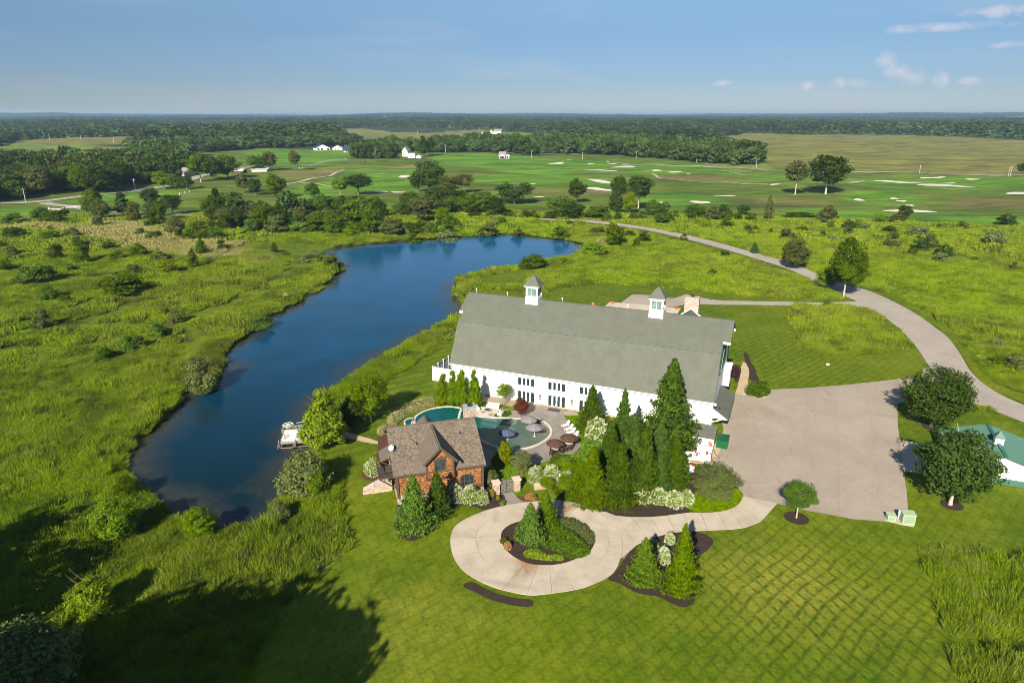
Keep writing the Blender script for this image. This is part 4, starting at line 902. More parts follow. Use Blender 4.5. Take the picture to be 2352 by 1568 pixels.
mass('ground_cover', 'dark leafy ground cover under the spruce grove above the drive', 'ground cover', GP([(-120,385),(0,378),(150,398),(260,395),(340,372),(470,368),(520,330),(620,180),(400,60),(0,-50),(-260,-60),(-330,120),(-230,330)], 0, V_), 14000, .4, .19, 'mid', 5, 1.5, 1)
for i, (a, b) in enumerate(((280,372),(395,378),(490,360))):
    x, y = V_(a, b); P_('low_shrub', ('leftmost', 'middle', 'right-hand')[i] + ' bright low shrub on the rim of the long mulch bed', 'shrub', x, y + 8, y - 8, 20, 'low_%d' % i, 'bright', 1, clear=0, trunk=False, group='low shrubs on the long bed')
mass('ornamental_grass', 'golden feather grass on the slope left of the pool', 'grass', GP([(1230,1450),(1260,1420),(1400,1370),(1560,1320),(1640,1310),(1640,1370),(1500,1420),(1400,1450),(1330,1510),(1270,1580),(1200,1560)], 0, ZR(750,750,3.136)), 9000, 1.2, .2, 'straw', 6, 4, .12)
mass('ornamental_grass', 'tuft of golden grass at the corner of the cottage roof', 'grass', GP([(310,290),(420,240),(440,380),(350,410),(300,370)], 0, Q1), 1500, 1.1, .2, 'straw', 7, 4, .12)
mass('reeds', 'pale straw reeds at the far right shore of the pond', 'reeds', GP([(745,1310),(800,1260),(880,1255),(885,1310),(820,1335)], 0, Z3), 2500, 2.0, .3, 'straw', 8, 4, .12)
mass('shrub_bed', 'clipped green shrubs between the fire terrace and the red maple', 'shrubs', GP([(510,500),(600,450),(760,440),(785,490),(700,540),(515,535)], 0, Q2), 1800, .6, .15, 'mid', 9, 1.4, 1)
mass('lawn_patch', 'fresh garden grass with long blades between cottage and gate', 'grass', GP([(600,1330),(820,1290),(1000,1250),(860,1450),(980,1480),(700,1560),(560,1500)], 0, Q2), 6000, .14, .12, 'bright', 10, 2, 1)
mass('lawn_patch', 'fresh garden grass under the lime green shrub', 'grass', GP([(450,1200),(560,1060),(740,1180),(800,1290),(560,1360)], 0, Q2), 3500, .14, .12, 'bright', 11, 2, 1)
mass('leafy_cover', 'green leafy planting between the loungers and the spruce grove', 'ground cover', poly((1318,962),(1350,985),(1410,1010),(1430,1060),(1400,1110),(1310,1110),(1255,1092),(1278,1062),(1330,1036),(1342,1000)), 12000, .6, .2, 'bright', 21, 1.5, 1)
mass('lawn_patch', 'strip of grass behind the sun loungers', 'grass', GP([(1600,510),(1800,510),(1850,700),(1900,900),(1840,960),(1760,700),(1640,590)], 0, Q2), 5000, .14, .12, 'bright', 12, 2, 1)
# ---------------------------------------------------------------- trees of the middle distance
def row(name, cat, items, group, lod=1, ws=1.0):
    for it in items:
        lb, px, yb, yt, w, k, m = it[:7]; kw = it[7] if len(it) > 7 else {}
        P_(name, lb, cat, px, yb, yt - 1, w * ws, k, m, lod, group=group, **kw)
row('oak_tree', 'tree', [
    ('broad dark tree on the fairway edge, right of the pond head', 1181, 468, 412, 86, 'broad_1', 'dark'),
    ('dark tree with a bushy head standing alone left of the long bunker', 1323, 466, 406, 42, 'egg_1', 'dark', dict(clear=.2)),
    ('dark-headed tree in front of the long bunkers', 1419, 470, 398, 40, 'egg_2', 'dark', dict(clear=.25)),
    ('spreading tree with pale forked trunk right of the long bunkers', 1466, 482, 401, 68, 'broad_2', 'dark', dict(clear=.35, pale=True)),
    ('narrow dark column below the bunkers', 1413, 492, 436, 34, 'egg_3', 'dark'),
    ('bright green tree between the two dark golf trees', 1446, 492, 437, 36, 'egg_1', 'bright'),
    ('leafy tree left of the two round bunkers, its trunk showing', 823, 448, 398, 70, 'broad_3', 'dark', dict(clear=.3)),
    ('lime tinted tree just left of the spreading one by the bunkers', 783, 462, 404, 40, 'egg_2', 'bright', dict(clear=.4, pale=True)),
    ('tallest dark tree mass in the middle of the course', 988, 442, 361, 66, 'round_1', 'dark', dict(clear=.1)),
    ('dark tree leaning left of the tallest mass', 962, 438, 386, 42, 'egg_1', 'dark', dict(clear=.15)),
    ('flat-topped tree right of the tallest mass', 1032, 446, 397, 50, 'broad_1', 'olive', dict(clear=.25)),
    ('arching tree with pale trunk right of the flat-topped one', 1066, 444, 398, 44, 'broad_2', 'olive', dict(clear=.35, pale=True)),
    ('tall twin tree on the right of the course, the slimmer one', 1826, 447, 363, 58, 'egg_2', 'olive', dict(clear=.33, pale=True)),
    ('tall twin tree on the right of the course, the fuller one', 1896, 446, 351, 92, 'round_2', 'dark', dict(clear=.22, pale=True)),
    ('dark tree cut by the right edge beyond the roadside field', 2350, 402, 372, 30, 'round_1', 'dark', dict(clear=.15)),
    ('tree with two trunks left of the course path', 634, 455, 396, 48, 'egg_3', 'mid', dict(clear=.15)),
    ('small round tree below the path bend', 717, 458, 418, 36, 'round_3', 'mid', dict(clear=.15)),
    ('lone slender tree on the green field before the white barn', 677, 389, 341, 28, 'egg_1', 'olive', dict(clear=.25)),
    ('tree at the left start of the fairway path', 587, 448, 408, 32, 'round_2', 'dark', dict(clear=.15)),
    ('group tree over the pale farm roofs, left half', 592, 394, 350, 44, 'broad_1', 'mid', dict(clear=.1)),
    ('group tree over the pale farm roofs, right half', 618, 392, 345, 40, 'egg_2', 'olive', dict(clear=.2)),
    ('brownish tree standing alone above the dark pines', 558, 446, 396, 30, 'egg_3', 'olive', dict(clear=.2)),
    ('pair tree by the white house, the larger left one', 462, 420, 350, 58, 'round_4', 'mid', dict(clear=.12, pale=True)),
    ('pair tree by the white house, the darker right one', 490, 412, 356, 44, 'egg_1', 'dark', dict(clear=.1)),
    ('tree with curled crown right of the roadside pair', 524, 408, 350, 60, 'broad_3', 'mid', dict(clear=.1)),
    ('bright tree at the road in front of the left wood', 376, 432, 386, 46, 'round_1', 'bright', dict(clear=.1)),
    ('second roadside tree in front of the left wood', 402, 434, 400, 34, 'round_2', 'mid', dict(clear=.12)),
    ('dusky roadside tree ending the row by the left wood', 430, 438, 404, 32, 'round_3', 'dark', dict(clear=.12)),
    ('double-trunk tree on the lawn above the winding road', 397, 492, 444, 52, 'broad_2', 'dark', dict(clear=.25)),
    ('tall leafy tree at the fork of the left road', 214, 490, 428, 52, 'egg_2', 'mid', dict(clear=.05)),
    ('grey-green tree right of the tree at the road fork', 235, 505, 455, 40, 'round_4', 'olive', dict(clear=.05)),
    ('rounded tree above the middle of the winding road', 347, 470, 427, 42, 'round_3', 'dark', dict(clear=.1)),
], 'trees scattered over the golf course', ws=1.08)
row('pine_tree', 'tree', [
    ('layered pine between the road fork and the rounded tree', 284, 498, 442, 36, 'pine_1', 'blue'),
    ('blue-tinged pine under the rounded tree', 352, 498, 455, 34, 'pine_2', 'blue'),
    ('dark pine with ragged top, left of the pine pair', 502, 506, 434, 42, 'pine_3', 'dark'),
    ('wide dark pine, right of the pine pair', 548, 508, 444, 56, 'pine_1', 'blue'),
    ('tall pine behind the shrubs left of the big round tree', 664, 510, 440, 48, 'pine_2', 'blue'),
    ('pyramid pine directly left of the big round tree', 700, 506, 457, 44, 'pine_3', 'blue'),
    ('small upright cedar in the left meadow', 446, 616, 571, 28, 'fir_1', 'mid'),
    ('second upright cedar above the first in the left meadow', 464, 586, 547, 26, 'fir_2', 'mid'),
    ('young conifer alone on the mown ground left of the pond head', 631, 580, 557, 17, 'fir_1', 'dark'),
    ('small conifer beside the curving road', 1732, 582, 557, 17, 'fir_2', 'blue'),
    ('tall pine right of the white garage', 972, 361, 314, 30, 'pine_1', 'dark'),
    ('tall pine leaning on the right of the garage pine', 990, 360, 318, 26, 'pine_2', 'dark'),
    ('upright cedar at the meadow edge right of the bunkers', 1764, 506, 450, 22, 'fir_1', 'olive'),
], 'conifers of the middle distance', ws=1.3)
row('round_tree', 'tree', [
    ('huge rounded dark green tree at the pond head', 832, 528, 447, 76, 'round_1', 'mid'),
    ('second rounded tree merged into the right side of the huge one', 856, 540, 466, 46, 'egg_1', 'mid'),
    ('olive willow with drooping crown left of the pond head', 976, 510, 448, 64, 'round_2', 'olive'),
    ('bright green round shrub tree right of the olive willow', 1016, 514, 475, 38, 'round_3', 'bright'),
    ('dark tree left behind the olive willow', 941, 482, 436, 40, 'egg_2', 'mid'),
    ('dark tree behind the olive willow, middle', 1010, 480, 425, 52, 'round_4', 'dark'),
    ('dark tree behind the olive willow, right', 1040, 482, 430, 46, 'round_1', 'dark'),
    ('grey-green tree at the shore left of the pond head', 898, 544, 499, 44, 'egg_3', 'olive'),
    ('dense low tree in front of the left pines', 610, 528, 468, 44, 'round_4', 'mid'),
    ('dense shrub tree beneath the pyramid pine', 720, 532, 492, 56, 'low_1', 'mid'),
    ('dense shrub tree left of the huge rounded tree', 764, 534, 488, 54, 'low_2', 'mid'),
    ('lime shrub at the foot of the dense shrubs', 690, 536, 506, 40, 'low_3', 'bright'),
    ('grey shrub tree left under the tall pine', 636, 536, 492, 46, 'low_1', 'olive'),
    ('bright low shrub before the huge rounded tree', 812, 542, 514, 40, 'low_2', 'bright'),
    ('bushy tree left of the fairway edge tree', 1110, 490, 440, 46, 'round_2', 'mid'),
    ('low dark tree beside the bushy one', 1140, 494, 452, 40, 'round_3', 'dark'),
    ('light green thicket tree below the lone fairway tree', 1290, 496, 446, 62, 'broad_1', 'mid'),
    ('dark thicket tree right of the light one', 1318, 500, 462, 40, 'round_1', 'dark'),
    ('green shrub tree below the thicket', 1372, 502, 466, 46, 'low_3', 'mid'),
    ('rounded tree right of the spreading forked tree', 1499, 499, 456, 36, 'egg_1', 'mid'),
    ('smaller round tree next to the path shortcut', 1523, 497, 462, 26, 'round_4', 'mid'),
    ('single dark shrub tree on the meadow rim under the shortcut', 1519, 514, 486, 30, 'round_2', 'mid'),
    ('dark leafy clump on the meadow rim', 1598, 501, 470, 44, 'round_3', 'mid'),
    ('mottled conical tree right of the dark clump', 1635, 508, 470, 32, 'cone_1', 'olive'),
    ('slim tree right of the mottled one', 1661, 499, 466, 20, 'egg_2', 'dark'),
    ('round dark tree alone on the meadow rim', 1707, 494, 469, 26, 'round_1', 'dark'),
    ('grey-green tree at the end of the low hedge', 1900, 508, 468, 42, 'cone_2', 'olive'),
    ('bright egg-shaped bush near the long right bunker', 2022, 512, 490, 27, 'round_4', 'bright'),
    ('cone-shaped bush before the long right bunker', 2060, 512, 486, 34, 'cone_1', 'olive'),
    ('dark bush right behind the cone-shaped one', 2075, 504, 470, 28, 'round_2', 'dark'),
    ('dark bushy tree by the far right shore of the pond', 1408, 568, 508, 38, 'egg_3', 'mid'),
    ('rounded bush on the near side of the pond spit', 1219, 615, 586, 54, 'low_1', 'mid'),
    ('leafy shrub clump below the pale reeds', 1364, 586, 556, 50, 'low_2', 'bright'),
    ('lime shrub in the left meadow below the cedars', 386, 630, 592, 38, 'round_3', 'lime'),
    ('wide dark bush over the curved trail in the left meadow', 276, 674, 626, 92, 'low_3', 'mid'),
    ('grey tree in front of the lone left road tree', 404, 548, 492, 38, 'egg_1', 'olive'),
    ('dark thicket right of the grey roadside tree', 450, 550, 508, 50, 'low_1', 'mid'),
    ('low thicket ending right of the dark one', 490, 550, 520, 44, 'low_2', 'mid'),
    ('shrub tree above the left road near the frame edge', 98, 511, 474, 38, 'round_4', 'mid'),
    ('shrub tree right of it above the left road', 128, 512, 480, 30, 'egg_2', 'mid'),
    ('small tree before the white gate on the left road', 148, 500, 478, 22, 'round_1', 'dark'),
    ('large dark bush mass in the upper left meadow', 86, 652, 600, 66, 'low_3', 'mid'),
], 'bushy trees round the meadows', ws=1.28)
rs_ = random.Random(11)
for i in range(34):
    x_ = 485 + i * 12.2 if i < 32 else 300 + (i - 32) * 60; yb_ = 512 + rs_.uniform(-20, 14); P_('thicket_tree', 'rounded %s tree in the overlapping clump between road and pond head' % ('green', 'dark', 'olive')[i % 3], 'tree', x_ + rs_.uniform(-9, 9), yb_, yb_ - rs_.uniform(38, 62), rs_.uniform(34, 54), ('round_%d' % (i % 4), 'egg_%d' % (i % 3))[i % 2], ('mid', 'dark', 'olive')[i % 3], 1, group='%s trees of the clump' % ('green', 'dark', 'olive')[i % 3], clear=.04)
for i in range(12):
    yb_ = 488 + rs_.uniform(-8, 8); P_('thicket_tree', 'rounded %s tree in the thick clump right of the olive willow' % ('green', 'dark')[i % 2], 'tree', 925 + i * 19 + rs_.uniform(-7, 7), yb_, yb_ - rs_.uniform(34, 52), rs_.uniform(34, 50), 'round_%d' % (i % 4), ('mid', 'dark')[i % 2], 1, group='%s trees by the willow' % ('green', 'dark')[i % 2], clear=.04)
for i in range(46):
    P_('thicket_bush', 'leafy %s bush in the unbroken thicket belt at the pond head' % ('dark', 'green')[i % 2], 'bush', 500 + i * 11.5 + rs_.uniform(-8, 8), 526 + rs_.uniform(-14, 8) + (8 if i > 22 else 0), 496 + rs_.uniform(-6, 8) + (6 if i > 22 else 0), rs_.uniform(30, 46), 'low_%d' % (i % 4), ('dark', 'mid')[i % 2], 1, group='%s bushes of the thicket belt' % ('dark', 'green')[i % 2], clear=.01, trunk=False)
for i in range(24):
    P_('thicket_bush', '%s bush in the loose hedge row along the near rim of the golf course' % ('dark', 'green')[i % 2], 'bush', 1100 + i * 27 + rs_.uniform(-9, 9), 500 + i * .3 + rs_.uniform(-4, 3), 482 + i * .2 + rs_.uniform(-3, 3), rs_.uniform(20, 40), 'low_%d' % (i % 4), ('dark', 'mid')[i % 2], 1, group='%s bushes of the hedge row' % ('dark', 'green')[i % 2], clear=.01, trunk=False)
# shrubs scattered over the meadows, in reading order
def shrubs(items, Z, where, mats, group):
    pts = []
    for a, b, c, d in items:
        x0, y0 = Z(a, c); x1, y1 = Z(b, d); pts.append(((x0 + x1)/2, y1, y0, (x1 - x0)))
    pts.sort()
    sz = sorted(p[3] for p in pts)
    for i, (px, yb, yt, w) in enumerate(pts):
        size = 'small' if w < sz[len(sz)//3] else ('large' if w > sz[2*len(sz)//3] else 'middling')
        ordn = ['first', 'second', 'third', 'fourth', 'fifth', 'sixth', 'seventh', 'eighth', 'ninth', 'tenth', 'eleventh', 'twelfth', 'thirteenth', 'fourteenth', 'fifteenth', 'sixteenth', 'seventeenth', 'eighteenth', 'nineteenth', 'twentieth', 'twenty-first', 'twenty-second', 'twenty-third', 'twenty-fourth', 'twenty-fifth', 'twenty-sixth', 'twenty-seventh', 'twenty-eighth', 'twenty-ninth', 'thirtieth', 'thirty-first', 'thirty-second'][i]
        mt = mats[i % len(mats)]
        hue = {'mid': 'green', 'dark': 'dark green', 'olive': 'olive', 'grey': 'grey-green', 'bright': 'bright green'}[mt]
        P_('meadow_shrub', '%s %s shrub %s, %s from left' % (size, hue, where, ordn), 'shrub', px, yb + 2, yt - (yb - yt) * .35, w * 1.12, 'low_%d' % (i % 4), mt, 1 if w > 12 else 2, group=group, clear=.01, trunk=False)
shrubs([(40,240,1150,1225),(590,730,1165,1222),(360,570,1190,1242),(950,1090,1290,1342),(460,600,1320,1440),(680,790,1250,1320),(700,850,1330,1465),(1190,1340,1315,1400),(1000,1130,1380,1432),(1170,1300,1490,1540),(60,160,1330,1400),(0,70,1280,1325),(1230,1330,1165,1206),(590,700,1500,1552),(2000,2100,1280,1340),(1380,1540,1385,1450),(440,510,1140,1172),(1350,1480,1180,1230),(0,200,1040,1110),(1180,1290,940,1085),(1340,1460,1025,1130),(860,950,1040,1135)], Z1, 'in the upper left meadow', ['dark', 'mid', 'olive'], 'shrubs in the upper left meadow')
ZA = ZR(0, 750, 3.136)
shrubs([(370,540,280,395),(860,1050,860,960),(1110,1330,750,870),(1360,1540,640,745),(0,130,40,130),(600,700,85,130),(1450,1560,490,535),(300,450,520,650),(1170,1290,85,150),(560,660,360,420),(1560,1680,500,600)], ZA, 'in the trail-crossed meadow left of the pond', ['mid', 'olive', 'mid'], 'shrubs in the trail-crossed meadow')
shrubs([(1070,1205,1220,1330),(1300,1470,1255,1360),(1430,1570,1240,1340),(1540,1700,1325,1420),(1520,1640,1380,1460),(1280,1470,1140,1212),(1990,2170,1190,1300),(1060,1185,1140,1190),(845,930,1115,1157),(665,790,1090,1150),(780,850,1085,1155),(540,612,1098,1145),(110,260,1180,1250),(690,775,1155,1207),(550,625,1225,1262),(470,535,1185,1225),(260,370,1145,1180),(1280,1380,1340,1395),(1740,1840,1105,1160),(1545,1600,1118,1150),(1855,1930,1420,1457),(2230,2290,1480,1530),(350,400,1090,1122),(2110,2275,1038,1122),(480,560,1070,1110),(0,45,1160,1195)], Z4, 'in the wide right meadow', ['dark', 'olive', 'mid', 'grey'], 'shrubs in the wide right meadow')
shrubs([(370,530,1145,1232),(690,855,1150,1205),(1095,1180,1250,1322),(1140,1285,1200,1282),(1545,1612,1218,1258),(1910,2035,1088,1135),(2130,2200,1132,1175),(2195,2270,1135,1172),(2165,2240,1180,1222),(1910,2000,1368,1415),(490,565,1095,1125),(1790,1905,125,180) if False else (1630,1680,1085,1105),(0,120,1130,1212),(1065,1145,1030,1075),(830,905,1015,1060),(1900,2045,1000,1050),(1030,1150,1190,1220)], Z3, 'between the pond head and the curving road', ['olive', 'mid', 'dark'], 'shrubs beyond the pond')
shrubs([(2010,2210,1115,1202),(1650,1850,1145,1242),(1400,1530,1180,1262),(1530,1640,1130,1200),(600,762,1412,1520),(400,590,1388,1470),(570,650,955,1005),(1780,1890,1070,1130),(2150,2220,1080,1130),(2220,2310,1060,1110),(1320,1420,1150,1210),(230,290,1360,1395)], Z2, 'on the far shore of the pond', ['olive', 'grey', 'mid'], 'shrubs on the far shore')
P_('meadow_shrub', 'lone dark shrub in the meadow behind the barn', 'shrub', 1637, 636, 619, 30, 'low_1', 'mid', 1, clear=.01, trunk=False)
P_('meadow_shrub', 'frosty pale shrub beside the road in the right meadow', 'shrub', *Z4(2095, 830)[:1], 795, 776, 34, 'low_2', 'grey', 1, clear=.01, trunk=False)
P_('meadow_shrub', 'large pale shrub at the right frame edge above the road', 'shrub', 2338, 850, 808, 62, 'low_3', 'grey', 1, clear=.01, trunk=False)
P_('meadow_shrub', 'dark leafy scrub on the road verge below the pale shrub', 'shrub', 2290, 838, 815, 56, 'low_1', 'mid', 1, clear=.01, trunk=False)
P_('meadow_shrub', 'pale dry bush on the left bank of the pond', 'shrub', 657, 685, 670, 18, 'low_2', 'straw', 1, clear=.01, trunk=False)
P_('meadow_shrub', 'yellow bush casting a long shadow in the lower left meadow', 'shrub', 132, 1030, 1012, 38, 'low_1', 'lime', 1, clear=.01, trunk=False)
P_('hedge', 'low dark hedge between the course and the right meadow', 'hedge', 1838, 502, 484, 88, 'low_3', 'dark', 1, clear=0, trunk=False, w2=6, rot=0)

# ---------------------------------------------------------------- woods: front rows tree by tree, the rest as one mass
WOODMESH = []
for i, (k, m) in enumerate((('round_1', 'dark'), ('egg_1', 'dark'), ('round_2', 'mid'), ('broad_1', 'dark'), ('round_3', 'olive'), ('egg_2', 'mid'))):
    WOODMESH.append((k, m))
def wood_sites(P, gap, seed):
    rng = np.random.default_rng(seed); A = np.array(P); x0, y0 = A.min(0); x1, y1 = A.max(0)
    gx, gy = np.meshgrid(np.arange(x0, x1, gap), np.arange(y0, y1, gap)); X = (gx + rng.uniform(-.4, .4, gx.shape) * gap).ravel(); Y = (gy + rng.uniform(-.4, .4, gy.shape) * gap).ravel()
    k = inside(P, X, Y); return np.stack([X[k], Y[k]], -1)
WOODS = [
  ('in the deep wood on the left', [(-200,475),(0,466),(60,452),(140,448),(240,441),(320,424),(400,412),(430,398),(446,372),(440,355),(380,352),(330,362),(260,378),(190,384),(60,384),(-200,380)], 12, 17),
  ('in the wooded rise behind the winding road', [(350,356),(450,352),(540,346),(640,340),(700,338),(780,336),(840,334),(800,326),(740,312),(600,312),(450,316),(370,326)], 14, 15),
  ('in the farmstead pines', [(805,365),(898,366),(906,352),(900,345),(830,345)], 10, 17), ('behind the white farmhouse', [(905,350),(978,350),(978,341),(905,341)], 11, 15),
  ('in the wood behind the course', [(985,352),(1100,350),(1200,352),(1330,356),(1420,358),(1540,366),(1640,378),(1740,380),(1740,366),(1640,350),(1500,335),(1300,333),(1100,335),(1000,338)], 12, 18),
  ('in the tree line beyond the cornfield', [(1930,305),(2100,308),(2352,315),(2600,318),(2600,305),(2352,300),(2000,297)], 16, 20)]
allsites = []
for nm, P, gap, hh in WOODS:
    Pw = GP(P)
    for x, y in wood_sites(Pw, gap, len(nm)):
        allsites.append((math.hypot(x, y), x, y, hh, gap, nm))
allsites.sort()
own = {}; rest = []
NOWN = 170
for k, s in enumerate(allsites):
    (own.setdefault(s[5], []) if k < NOWN else rest).append(s)
hues = {'dark': 'dark', 'mid': 'green', 'olive': 'olive'}
for nm, L in own.items():
    for i, (d, x, y, hh, gap, _) in enumerate(L):
        k, m = WOODMESH[random.randrange(6)]; h = hh * random.uniform(.75, 1.25); w = gap * random.uniform(1.1, 1.7)
        plant('woodland_tree', '%s tree on the near edge %s' % (hues[m], nm), 'tree', x, y, h, w, k, m, 2 if d > 600 else 1, group='%s trees %s' % (hues[m], nm), clear=.05, trunk=d < 520)
print('woods', len(allsites))
# prototypes and point instancing for what nobody could count
def proto_collection(name, objs):
    c = bpy.data.collections.new(name)
    for o in objs: c.objects.link(o)
    return c
def scatter(name, label, cat, pts, scl, rot, pick, coll, extra=None, kind='stuff'):
    """one object that stands copies of the prototypes on its points"""
    me = bpy.data.meshes.new(name); n = len(pts); me.vertices.add(n); me.vertices.foreach_set('co', np.asarray(pts, np.float32).ravel())
    def at(nm, ty, v):
        a = me.attributes.new(nm, ty, 'POINT'); a.data.foreach_set('vector' if ty == 'FLOAT_VECTOR' else 'value', np.asarray(v, np.int32 if ty == 'INT' else np.float32).ravel())
    at('scl', 'FLOAT_VECTOR', scl); at('rot', 'FLOAT', rot); at('pick', 'INT', pick)
    for k, v in (extra or {}).items(): at(k, 'FLOAT', v)
    o = link(bpy.data.objects.new(name, me)); tag(o, label, cat, None, kind)
    ng = bpy.data.node_groups.new(name, 'GeometryNodeTree'); ng.interface.new_socket('Geometry', in_out='INPUT', socket_type='NodeSocketGeometry'); ng.interface.new_socket('Geometry', in_out='OUTPUT', socket_type='NodeSocketGeometry')
    N = ng.nodes; L = ng.links; gi = N.new('NodeGroupInput'); go = N.new('NodeGroupOutput'); ip = N.new('GeometryNodeInstanceOnPoints'); ci = N.new('GeometryNodeCollectionInfo')
    ci.inputs['Collection'].default_value = coll; ci.inputs['Separate Children'].default_value = True; ci.inputs['Reset Children'].default_value = True
    def na(nm, ty):
        a = N.new('GeometryNodeInputNamedAttribute'); a.data_type = ty; a.inputs['Name'].default_value = nm; return [s for s in a.outputs if s.enabled and s.name == 'Attribute'][0]
    mtp = N.new('GeometryNodeMeshToPoints'); L.new(gi.outputs[0], mtp.inputs[0]); L.new(mtp.outputs[0], ip.inputs['Points'])
    L.new(ci.outputs[0], ip.inputs['Instance']); ip.inputs['Pick Instance'].default_value = True; L.new(na('pick', 'INT'), ip.inputs['Instance Index'])
    cx = N.new('ShaderNodeCombineXYZ'); L.new(na('rot', 'FLOAT'), cx.inputs[2]); L.new(cx.outputs[0], ip.inputs['Rotation']); L.new(na('scl', 'FLOAT_VECTOR'), ip.inputs['Scale'])
    L.new(ip.outputs[0], go.inputs[0])
    md = o.modifiers.new('scatter', 'NODES'); md.node_group = ng; return o
FARM = foliage('leaves_far', (.018, .040, .009), (.078, .118, .022), .15, .62, 1.5)
def tree_proto(i, lod=2):
    sh = ('round', 'egg', 'broad')[i % 3]
    me = blob_crown('wood_tree', FARM, 1000, .085, 34, 40 + i, sh, rough=.17)
    return bpy.data.objects.new('wood_tree', me)
TP = proto_collection('tree_prototypes', [tree_proto(i) for i in range(5)])
if rest:
    A = np.array([(x, y, 0) for _, x, y, _, _, _ in rest]); A[:, 2] = hgt(A[:, 0], A[:, 1]); n = len(A)
    hh = np.array([r[3] for r in rest]) * RNG.uniform(.75, 1.25, n); ww = np.array([r[4] for r in rest]) * RNG.uniform(1.2, 1.9, n); hh = hh * (1 + .22 * np.sin(A[:, 0] * .035) * np.sin(A[:, 1] * .028))
    scatter('woodland', 'dense mixed woodland filling the hollows between the fields', 'woodland', A, np.stack([ww, ww, hh], -1), RNG.uniform(0, 6.28, n), RNG.integers(0, 5, n), TP)
# far woods to the horizon: groups of trees
def cluster_proto(i):
    rng = np.random.default_rng(90 + i); V = []; Q = []; T = []
    for k in range(10):
        x, y = rng.uniform(-.5, .5, 2); s = rng.uniform(.28, .52); z = rng.uniform(.62, 1.15); n = 80
        d = unit(n, rng); d[:, 2] = np.abs(d[:, 2]) * 1.0
        C = np.array([x, y, 0]) + d * np.array([s * .5, s * .5, z * .95]); v, q = cards(C, d + np.array([0, 0, .3]), s * .32, rng, 1.2, .4)
        v[:, 2] = np.where(v[:, 2] > 1.25, 1.25, v[:, 2])
        Q.append(q + sum(len(a) for a in V)); V.append(v); T += list(np.clip(rng.normal(.5, .2, n) + rng.uniform(-.3, .3), 0, 1))
    me = npmesh('wood_cluster', np.concatenate(V), np.concatenate(Q), FARM, T); return bpy.data.objects.new('wood_cluster', me)
CPX = proto_collection('cluster_prototypes', [cluster_proto(i) for i in range(5)])
def far_wood():
    pts = []; r = 1250.
    while r < 11500:
        step = max(34, r * .013); n = int(r * R(88) / step)
        th = R(-44) + (np.arange(n) + RNG.uniform(-.4, .4, n)) * step / r
        rr = r + RNG.uniform(-.4, .4, n) * step; pts.append(np.stack([rr * np.sin(th), rr * np.cos(th), np.full(n, step)], -1)); r += step
    A = np.concatenate(pts); X, Y, S = A.T; rr = np.hypot(X, Y)
    keep = np.ones(len(X), bool)
    for P in CORN + HAY: keep &= sdist(P, X, Y) < -10
    for P in [GP([(-100,372),(0,350),(20,325),(350,316),(356,330),(250,352),(200,362),(60,362)]), GP([(760,346),(1290,352),(1290,310),(1100,297),(820,293),(765,297)]), GP([(1600,400),(1640,320),(1720,305),(2000,308),(2352,318),(2700,322),(2700,430)]), GP([(530,395),(560,346),(850,340),(850,395)]), GP([(760,345),(1420,350),(1420,500),(760,500)])]: keep &= ~inside(P, X, Y)
    # open fields here and there out to the skyline
    f = np.sin(X * .0019 + 1.3) * np.sin(Y * .00155 + .4) + .5 * np.sin(X * .0041 + Y * .0023)
    keep &= ~((f > .80) & (rr > 1900))
    X, Y, S = X[keep], Y[keep], S[keep]; n = len(X); Z = hgt(X, Y) - 1
    rr = np.hypot(X, Y); hh = RNG.uniform(13, 25, n) * (1 + .25 * np.sin(X * .004) * np.sin(Y * .003)) * (1 - .15 * sst(2500, 7000, rr)); w = S * 1.35
    print('far clusters', n)
    scatter('far_woodland', 'unbroken woods rolling away to the horizon', 'woodland', np.stack([X, Y, Z], -1), np.stack([w, w, hh], -1), RNG.uniform(0, 6.28, n), RNG.integers(0, 5, n), CPX)
far_wood()

# ---------------------------------------------------------------- long meadow grass
def blade_mat():
    m, nt = newmat('meadow_grass'); t = NT(nt)
    tone = t.attr('tone').outputs['Fac']; tan = t.attr('tan', 'INSTANCER').outputs['Fac']
    c, fine = meadow_color(t, tan)
    c = t.mix(1, c, t.mix(tone, (.52, .55, .50), (1.38, 1.32, 1.5)), 'MULTIPLY')
    nn = t.node('ShaderNodeVectorMath', {0: t.node('ShaderNodeVectorMath', {0: t.node('ShaderNodeNewGeometry').outputs['Normal'], 3: .85}, operation='SCALE').outputs[0], 1: (0, 0, .8)}, operation='ADD').outputs[0]
    d = t.node('ShaderNodeBsdfDiffuse', {'Color': c, 'Normal': nn}); tr = t.node('ShaderNodeBsdfTranslucent', {'Color': c})
    mx = t.node('ShaderNodeMixShader', {0: .36, 1: d.outputs[0], 2: tr.outputs[0]}); t.node('ShaderNodeOutputMaterial', {'Surface': mx.outputs[0]}); return m
BLM = blade_mat()
